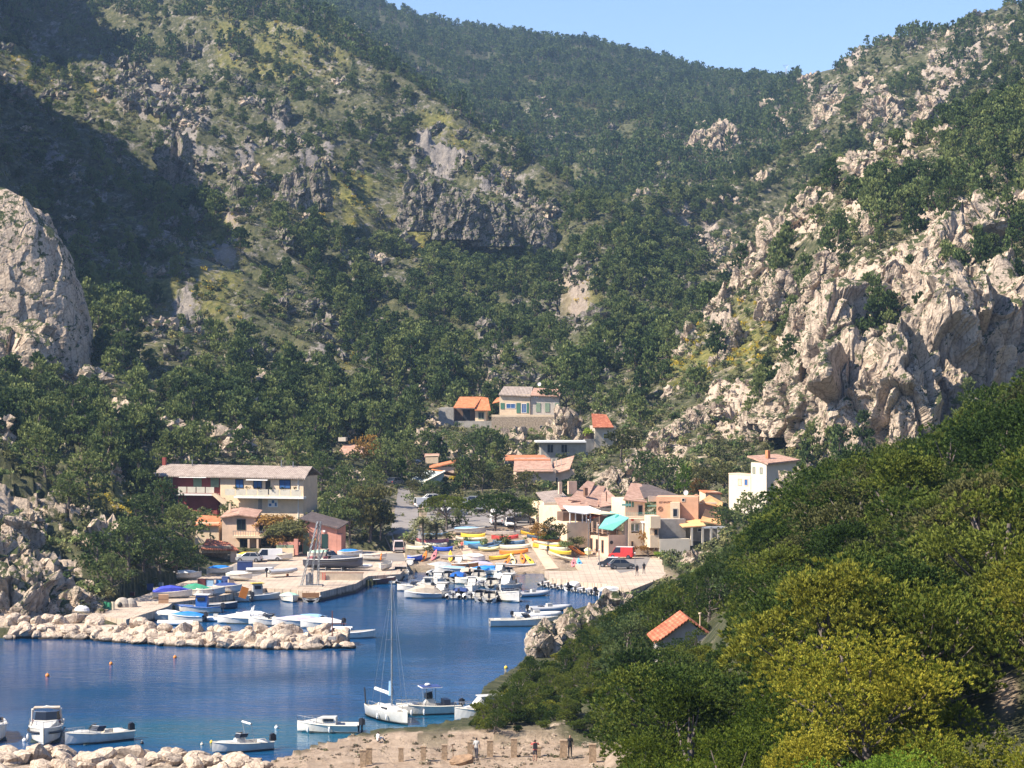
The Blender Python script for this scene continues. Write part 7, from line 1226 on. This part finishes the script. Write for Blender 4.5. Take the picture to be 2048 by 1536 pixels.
for (px, pf, d, hd, tp, lg, lb, ps, pk, sk) in [(953,1520,195,160,C_GREY,C_DARK,'person in a grey shirt and dark trousers walking past a stone pillar','walk',None,False),(1070,1518,193.4,185,C_REDC,C_DARK,'person in a red top with bare calves, seen from behind on the path','bent',P_BLACK,True),(1140,1510,197,10,C_BLK,C_BLK,'person all in black standing beside a stone pillar','stand',None,False)]:
    p = PD(px, pf, d); z_ = ground_z(p.x, p.y); person((p.x, p.y, z_), 1.75, hd, tp, lg, lb, ps, pk, skin_legs=sk)
p = PZ(756, 1488, 1.0); person((p.x, p.y, ground_z(p.x, p.y)+.05), 1.7, 120, C_WHT, C_BLK, 'person sitting on the waterside rocks in a white top', 'sit')
for (px, py, tp, lb) in [(1274,1152,C_BLK,'left one of two dark dressed people walking on the right quay'),(1288,1148,C_BLK,'right one of two dark dressed people walking on the right quay')]: person(PZ(px, py, 1.27), 1.75, 200, tp, C_DARK, lb, 'walk')
for (px, py, tp, lb) in [(924,1104,C_REDC,'person in red standing beside the steel blue canoes'),(1096,1112,C_BLK,'person in blue grey beside the deep yellow kayak')]:
    p = ground_at(px, py, 375, 470); person(p, 1.75, 150, tp, C_DARK, lb, 'stand')
# lamp posts and masts on the right quay and slip
for k, (px, pt, pb) in enumerate([(1177,1040,1118),(1197,1050,1120),(1270,1106,1140),(1199,1100,1140)]):
    p = PZ(px, pb, 1.25); simple('lamp_post', ['thin post left of the restaurant side wall','tall post at the corner of the restaurant side wall','thin post at the edge of the asphalt near the two walkers','tall thin post on the quay left of the black car'][k], 'post', p, [('pole', M_STEEL, [tube([(0,0,0),(0,0,(pb-pt)*p.y/F)], .05, 5)]), ('lamp', P_WHITE, [dome(0,0,(pb-pt)*p.y/F,.14,.14,.1,8,4)])], group='posts on the right quay')
# pylons
def pylon(p, h, label):
    g = []; b_ = h*.09
    for sx in (-1, 1):
        for sy in (-1, 1): g.append(tube([(sx*b_, sy*b_, 0), (sx*b_*.25, sy*b_*.25, h*.8)], h*.008, 4))
    for k in range(8): z0, z1 = h*.8*k/8, h*.8*(k+1)/8; w0, w1 = b_*(1-.75*k/8), b_*(1-.75*(k+1)/8); g += [tube([(-w0,-w0,z0),(w1,-w1,z1)], h*.005, 3), tube([(w0,w0,z0),(-w1,w1,z1)], h*.005, 3)]
    e = link('pylon', None, loc=p); tag(e, label, 'pylon'); part('tower', e, M_STEEL, g); part('cross_arms', e, M_STEEL, [tube([(-h*.16,0,h),(0,0,h*.8),(h*.16,0,h)], h*.008, 4), tube([(-h*.16,0,h),(h*.16,0,h)], h*.008, 4)])
zs_ = _bil(Z, np.full(len(DD), 1572.0), DD); kk_ = int(np.argmax(np.where(DD > 1200, (zs_-H)/DD, -1))); d_ = DD[kk_]; p = Vector(((1572-CX)*d_/F, d_, zs_[kk_]-.5)); NOPLANT.append((p.x, p.y-6, 16)); h_py = d_/F*34; pylon(p, h_py, 'lattice electricity pylon standing alone on the skyline saddle')
# ------------------------------------------------------------------ village trees and garden plants
def vt(px, pt, pb, kind, M, label, d=None, wide=1.0, seed=0, n=4200, leaf=.034, cat='tree', name=None, gp=None):
    p = ground_at(px, pb, 300, 620) if d is None else PD(px, pb, d); 
    h = (pb-pt)*p.y/F; NOPLANT.append((p.x, p.y, 1.6)); return tree(p, h, kind, 400+seed, n, leaf, M, name=name or {'umbrella': 'umbrella_pine', 'column': 'cypress', 'bush': 'bush'}.get(kind, 'garden_tree'), label=label, cat=cat, wide=wide, group=gp)
U_ = dict(kind='umbrella', M=L_NEAR)
vt(892, 984, 1062, label='umbrella pine with a flat green crown, left one at the car park', wide=1.25, seed=1, n=12000, leaf=.03, **U_); vt(988, 980, 1064, label='umbrella pine with a bright green dome, right one at the car park', wide=1.35, seed=2, n=12000, leaf=.03, **U_); vt(1028, 1000, 1066, label='lower dark umbrella pine between the pickup and the garden', wide=1.2, seed=3, n=12000, leaf=.03, kind='umbrella', M=L_MID)
vt(733, 862, 935, 'round', L_RUST, 'tree with rusty orange leaves left of the village', wide=1.0, seed=4); vt(735, 968, 1092, 'round', L_OLIVE, 'broad olive brown tree between the pink shed and the road', wide=.95, seed=5, n=6500); vt(700, 985, 1090, 'round', L_MID, 'dark green tree left of the broad olive brown one', wide=.9, seed=6, n=6500); vt(762, 1010, 1094, 'round', L_OLIVE, 'olive tree at the left side of the road', wide=.8, seed=7)
for k, (px, pt, pb, kd, M, lb, w_) in enumerate([
 (645,905,990,'pine',L_MID,'dark pine behind the roof end of the long house',1.0),(690,930,1010,'pine',L_MID,'dark pine right of the long house',1.1),(740,930,1000,'pine',L_MID,'dark pine above the broad olive brown tree',1.1),(660,985,1052,'pine',L_MID,'dark pine between the long house and the pink shed',1.0),(775,875,960,'pine',L_MID,'pine above the upper bend of the road',1.2),(815,880,950,'pine',L_MID,'pine with a pale trunk right of the road end',1.2),
 (915,1000,1045,'round',L_MID,'dark bush behind the parked cars',.9),(888,955,1000,'column',L_DARK,'dark cypress in front of the pale grey gable',1.3),(902,962,1004,'round',L_DARK,'dark clipped shrub right of the cypress',1.0),(935,905,975,'round',L_OLIVE,'olive tree above the right umbrella pine, left one',1.1),(965,925,985,'round',L_OLIVE,'olive tree above the right umbrella pine, middle one',1.1),(1010,930,995,'round',L_OLIVE,'brownish tree left of the tan roofed house',1.1),(1050,935,1000,'round',L_OLIVE,'grey green tree behind the tan roofed house',1.2),(1060,985,1050,'round',L_MID,'silvery green tree left of the tan roofed house wall',.9),(1160,940,1000,'round',L_DARK,'dark garden tree behind the chimneys of the row',1.0),(1125,955,1005,'round',L_DARK,'dark garden tree behind the tan hipped roof',1.0),
 (845,925,975,'round',L_OLIVE,'olive shrub beside the pale grey gable',1.2),(865,955,1000,'round',L_MID,'round green shrub below the pale grey gable',1.2),(803,918,968,'column',L_LIME,'lime green cypress at the road end',1.5),(825,955,990,'round',L_OLIVE,'olive shrub on the low orange wall by the road',1.1),
 (1000,866,925,'pine',L_MID,'pine in front of the stone terrace, right one',1.1),(950,862,925,'pine',L_MID,'pine in front of the stone terrace, left one',1.2),(905,866,925,'pine',L_MID,'pine below the orange roofed house',1.2),(845,860,930,'pine',L_MID,'pine left of the orange roofed house',1.2),(1135,760,842,'umbrella',L_MID,'wide pine leaning over the right end of the cream long house',1.2),(985,735,800,'pine',L_MID,'pine rising behind the cream long house roof',1.0),
 (1245,850,930,'round',L_OLIVE,'olive pine right of the tower house',1.1),(1290,900,985,'pine',L_MID,'pine on the rocks behind the restaurant',1.0),(1335,905,1000,'round',L_MID,'dark dense tree behind the orange restaurant',1.1),(1370,925,1000,'round',L_LIME,'bright green tree behind the orange restaurant',.8),(1410,930,1000,'round',L_OLIVE,'grey green bare looking tree right of the bright green one',1.0),(1450,920,985,'round',L_OLIVE,'grey green tree left of the white house',1.0),(1395,950,1005,'round',L_RUST,'reddish brown tree behind the satellite dish',.8),
 (455,1005,1060,'pine',L_MID,'pine rising between the peach cottage and the red wall',1.1),(370,1000,1100,'pine',L_MID,'large pine in front of the red end of the long house',1.3),(330,960,1060,'pine',L_MID,'pine hiding the left end of the red house',1.2),(255,1040,1150,'pine',L_MID,'large pine over the left quay path',1.2),(320,1060,1150,'pine',L_MID,'pine shading the gear on the left quay',1.2),(375,1080,1150,'pine',L_MID,'low pine left of the stone hut',1.2),(200,1070,1170,'pine',L_MID,'pine above the pale shore rocks at the left',1.1),(140,960,1040,'round',L_MID,'bush like pine on the left spur',1.3),(290,1075,1165,'pine',L_MID,'tall pine at the back of the left quay, over the white chest',1.2),(352,1090,1162,'pine',L_MID,'tall pine at the back of the left quay, over the dark crates',1.2),(225,1100,1190,'pine',L_MID,'pine leaning over the round net shelter',1.1),(400,1105,1150,'round',L_MID,'rounded pine left of the stone hut pillar',1.2),(275,985,1080,'pine',L_MID,'big pine on the slope left of the red house',1.3),(175,900,1000,'pine',L_MID,'pine on the skyline of the left spur, right one',1.3),(90,860,960,'pine',L_MID,'pine on the skyline of the left spur, left one',1.3),
 (1297,1055,1118,'round',L_RUST,'big brown bare bush in front of the terrace house',.9),(1310,1090,1112,'bush',L_DARK,'dark hedge beside the red car',1.6),
 (1075,1040,1090,'round',L_RUST,'reddish brown shrub at the top right of the slip',.9),(1098,1030,1085,'round',L_OLIVE,'dry brown shrub against the garden wall',.8),(1118,1040,1090,'round',L_OLIVE,'dry grey shrub in front of the terrace wall',.8),
 (1455,1005,1075,'round',L_MID,'pine below the white house, left one',1.1),(1500,985,1060,'pine',L_MID,'pine below the white house, middle one',1.2),(1545,975,1050,'pine',L_MID,'pine below the white house, right one',1.2),
]): vt(px, pt, pb, kd, M, lb, wide=w_, seed=10+k % 9)
for k, (px, pt, pb, M, lb) in enumerate([(1140,1060,1082,L_PINK,'pink flowering bush left of the restaurant steps'),(1152,1068,1094,L_OLIVE,'yellow green bush below the pink flowering one'),(1100,1058,1086,L_LIME,'bright green bush at the edge of the slip'),(1130,1080,1104,L_MID,'dark green bush under the pink flowers'),(1356,1050,1075,L_LIME,'lime green creeper on the white garden wall'),(1350,1070,1100,L_LIME,'hanging part of the creeper bush beside the white wall'),(1320,1100,1118,L_LIME,'bright green low hedge by the brown bush'),(915,945,968,L_BROOM,'yellow flowering shrub beside the red roof strip'),(812,942,960,L_LIME,'lime green shrub at the road bend'),(400,1080,1110,L_LIME,'lime creeper below the peach cottage'),(160,1145,1180,L_OLIVE,'yellow green bush on the pale shore rocks'),(420,1060,1100,L_MID,'green bush in front of the lower left wing of the cottage')]):
    vt(px, pt, pb, 'bush', M, lb, d=PZ(px, pb, 1.25).y if pb > 1060 and not (1060 < px < 1180) else None, wide=1.2, seed=30+k % 4, n=900, leaf=.12, cat='bush')
for (px, py, L_) in [(560,1070,1),(590,1060,1),(620,1066,1),(575,1090,1),(545,1050,1),(605,1082,1)]:   # brown creeper over the arbour
    vt(px, py-34, py+16, 'bush', L_RUST if px % 2 else L_OLIVE, 'brown and ochre creeper mass below the cream house', d=403+(px % 7), wide=1.3, seed=35, n=1500, leaf=.09, cat='creeper', name='creeper', gp='creeper over the arbour')
# palms
def palm(px, pt, pb, label):
    p = ground_at(px, pb, 380, 560); h = (pb-pt)*p.y/F; e = link('palm_tree', None, loc=p); tag(e, label, 'palm'); r = np.random.default_rng(5); th = h*.62
    part('trunk', e, M_BARK, [tube([(0,0,-.2),(.1,0,th*.5),(.05,0,th)], [.22,.17,.2], 8)]); g = []
    for k in range(34):
        a = r.random()*6.28; up = r.uniform(-.5, 1.0); Lf = h*.36; pts = [np.array([math.cos(a)*Lf*t, math.sin(a)*Lf*t, th+Lf*(up*t-.75*t*t)]) for t in np.linspace(0, 1, 9)]
        for t in range(1, 9):
            P_ = np.repeat(pts[t][None], 6, 0)+r.normal(size=(6, 3))*.10; g.append(leaf_quads(P_, np.repeat([[0, 0, 1.]], 6, 0), .55, r, .25, .6))
    part('crown', e, L_PALM, g)
palm(845, 1015, 1090, 'palm tree with drooping grey green fronds at the head of the slip'); palm(1072, 872, 918, 'small palm left of the flat roofed house'); palm(872, 1028, 1084, 'second palm just right of the drooping one')
# ------------------------------------------------------------------ mass vegetation
src_far = src_collection('pine_far', [joined('pine', 31, 300, 0.085, L_FAR), joined('tall', 32, 280, 0.08, L_FAR), joined('pine', 33, 300, 0.085, L_FAR), joined('tall', 34, 300, 0.085, L_FAR)])
src_mid = src_collection('pine_mid', [joined('pine', 41, 1300, 0.062, L_MID), joined('tall', 42, 1200, 0.058, L_MID), joined('pine', 43, 1300, 0.062, L_MID), joined('tall', 44, 1300, 0.062, L_MID), joined('tall', 45, 1200, 0.06, L_MID), joined('pine', 46, 1300, 0.062, L_MID)])
P, px, py, d, r = mass(26000, 405, 1250, lambda px, d: np.where(px < 1560, 0.10, 0.16)+0*px, 3)
big = 4.0+6.0*r.random(len(P))**1.3; big = big*np.where(d > 640, .82, 1)*np.where((d > 900), .9, 1)
mid_trees = (P, px, py, d, big, r.random(len(P)))
order = np.argsort(-(big/d)); nind = 0
ind = []
for k in order:
    if len(ind) < 85 and 0 < px[k] < 2048: ind.append(k)
ind = set(ind); rest = np.array([k for k in range(len(P)) if k not in ind])
scatter('pine_wood', P[rest], big[rest], r.random(len(rest))*6.28, r.integers(0, 6, len(rest)), src_mid, 'dark green pines covering the slopes above the harbour village', 'pine trees')
for k in ind:
    t = tree(P[k], big[k], ('tall', 'pine', 'tall')[k % 3 if k % 5 else 0], 60+k % 4, 2800, 0.042, L_MID)
    side = ('left' if px[k] < 520 else 'middle' if px[k] < 1260 else 'right')
    if py[k] < 640: lab = 'dark green pine high on the %s slope of the valley' % side; gp = 'pines high on the %s slope' % side
    else: lab = {'left': 'dark green pine on the wooded slope around the red and cream house', 'middle': 'dark green pine in the wood behind the village houses', 'right': 'dark green pine below the pale cliffs right of the village'}[side]; gp = 'pines on the %s lower slope' % side
    tag(t, lab, 'tree', gp)
P, px, py, d, r = mass(52000, 1150, 2500, lambda px, d: np.where(px < 1600, 0.62, 0.12), 5)
k = ~((px > 1600) & (d > 1560)); P, d = P[k], d[k]
scatter('distant_pine_wood', P, 4.5+6.5*r.random(len(P))**1.4, r.random(len(P))*6.28, r.integers(0, 4, len(P)), src_far, 'bluish green pine wood covering the far mountain', 'pine trees')
# scrub
src_scrub = src_collection('scrub', [joined('bush', 51, 90, 0.26, L_SCRUB), joined('bush', 52, 90, 0.24, L_SCRUB), joined('bush', 53, 80, 0.26, L_MID), joined('bush', 54, 80, 0.24, L_BROOM)])
def scrub(n, d0, d1, seed, name, label, smin, smax):
    px, py, d, z, r = candidates(n, d0, d1, seed=seed); x = (px-CX)*d/F
    rk = _bil(rockA, px, d); dt = _bil(dirtA, px, d); yl = _bil(yelA, px, d)
    nz = fbm(np.stack([x/9, d/9, x*0], 1), 3, 33)
    keep = (r.random(n) < (0.95-0.8*rk)*np.clip((nz-.25)*3, .1, 1)*(1-dt)) & (z > 1.5) & (py < 1300) & (py > -60) & clear_of(x, d) & ~((d > 1560) & (px > 1640))
    v = np.where(r.random(n) < yl*0.55, 3, np.where(r.random(n) < 0.3, 2, r.integers(0, 2, n)))
    k = keep; s = smin+(smax-smin)*r.random(n)**2; s = np.where(v == 3, s*.8, s)
    scatter(name, np.stack([x, d, z-0.1], 1)[k], s[k], r.random(k.sum())*6.28, v[k], src_scrub, label, 'scrub')
scrub(150000, 300, 1150, 71, 'scrub', 'low green and yellow flowering scrub between the rocks on the slopes', 0.7, 2.3)
scrub(60000, 1150, 1750, 72, 'distant_scrub', 'low scrub dotting the far right ridge', 1.2, 2.8)
# loose rock and small outcrops
def outcrop_mesh(seed, M):
    r = np.random.default_rng(seed); n1, n2 = 22, 14; u = np.linspace(0, 2*np.pi, n1, endpoint=False); v = np.linspace(0.02, np.pi-0.02, n2)
    U, V = np.meshgrid(u, v, indexing='ij'); D = np.stack([np.sin(V)*np.cos(U), np.sin(V)*np.sin(U), np.cos(V)], -1).reshape(-1, 3)
    d1, _ = facets(D*1.6+seed*3.1, seed); d2, _ = facets(D*3.6+seed, seed+1); P = D*(0.62+.34*d1+.12*d2)[:, None]*np.array([.8, .55, .62]); i = np.arange(n1*n2).reshape(n1, n2); j = np.roll(i, -1, 0)
    return raw_mesh('outcrop', P, np.stack([i[:, :-1], j[:, :-1], j[:, 1:], i[:, 1:]], -1).reshape(-1, 4)[:, ::-1], [M], False)
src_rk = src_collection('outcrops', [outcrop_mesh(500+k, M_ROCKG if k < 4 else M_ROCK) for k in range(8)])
def rocks(n, d0, d1, seed, name, label, s0, s1):
    px, py, d, z, r = candidates(n, d0, d1, seed=seed); x = (px-CX)*d/F; rk = _bil(rockA, px, d); nz = fbm(np.stack([x/14, d/14, x*0], 1), 3, 37)
    keep = (r.random(n) < np.clip((rk-.38)*1.7, .05, .95)*np.where((px > 1500) & (d < 600) & (py > 480), .35, 1)*np.clip((nz-.36)*4, .03, 1)) & (z > 2.5) & (py < 1230) & (py > -60) & clear_of(x, d) & ~((d > 1560) & (px > 1640)) & ~((px > 780) & (px < 1180) & (d < 520))
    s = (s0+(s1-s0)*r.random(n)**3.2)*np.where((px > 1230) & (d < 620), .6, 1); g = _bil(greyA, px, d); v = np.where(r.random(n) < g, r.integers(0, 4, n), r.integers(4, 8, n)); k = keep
    scatter(name, np.stack([x, d, z+.05*s], 1)[k], s[k], r.random(k.sum())*6.28, v[k], src_rk, label, 'rocks')
rocks(60000, 300, 1150, 81, 'rock_outcrops', 'pale limestone outcrops and loose rocks breaking through the scrub', 1.0, 8.5)
rocks(22000, 1150, 1800, 82, 'distant_rock_outcrops', 'grey rocks on the far ridge', 2.0, 11)
px, py, d, z, r = candidates(26000, 186, 214, 500, 1330, seed=91); x = (px-CX)*d/F; k = (z > .6) & (py > 1470) & (py < 1545) & (fbm(np.stack([x/1.5, d/1.5, x*0], 1), 3, 51) > .5); k[2600:] &= (r.random(len(k)) < .10)[2600:]
scatter('beach_stones', np.stack([x, d, z], 1)[k], .06+.45*r.random(k.sum())**5, r.random(k.sum())*6.28, r.integers(4, 8, k.sum()), src_rk, 'small stones strewn over the pale beach path', 'stones')
# ------------------------------------------------------------------ air
hm = bpy.data.materials.new('haze'); hm.use_nodes = True; t = hm.node_tree; t.nodes.clear()
o_ = t.nodes.new('ShaderNodeOutputMaterial'); pv = t.nodes.new('ShaderNodeVolumePrincipled'); pv.inputs['Density'].default_value = HAZE
pv.inputs['Color'].default_value = (0.45, 0.68, 1.0, 1); pv.inputs['Anisotropy'].default_value = 0.2; t.links.new(pv.outputs[0], o_.inputs['Volume'])
hx, hy0, hy1, hz0, hz1 = 3600, -400, 2750, -8, 760
v = [(sx, sy, sz) for sx in (-hx, hx) for sy in (hy0, hy1) for sz in (hz0, hz1)]
tag(link('haze', raw_mesh('haze', v, [[0,1,3,2],[4,6,7,5],[0,4,5,1],[2,3,7,6],[0,2,6,4],[1,5,7,3]], [hm])), kind='stuff', label='thin blue air between the camera and the far slopes', cat='haze')
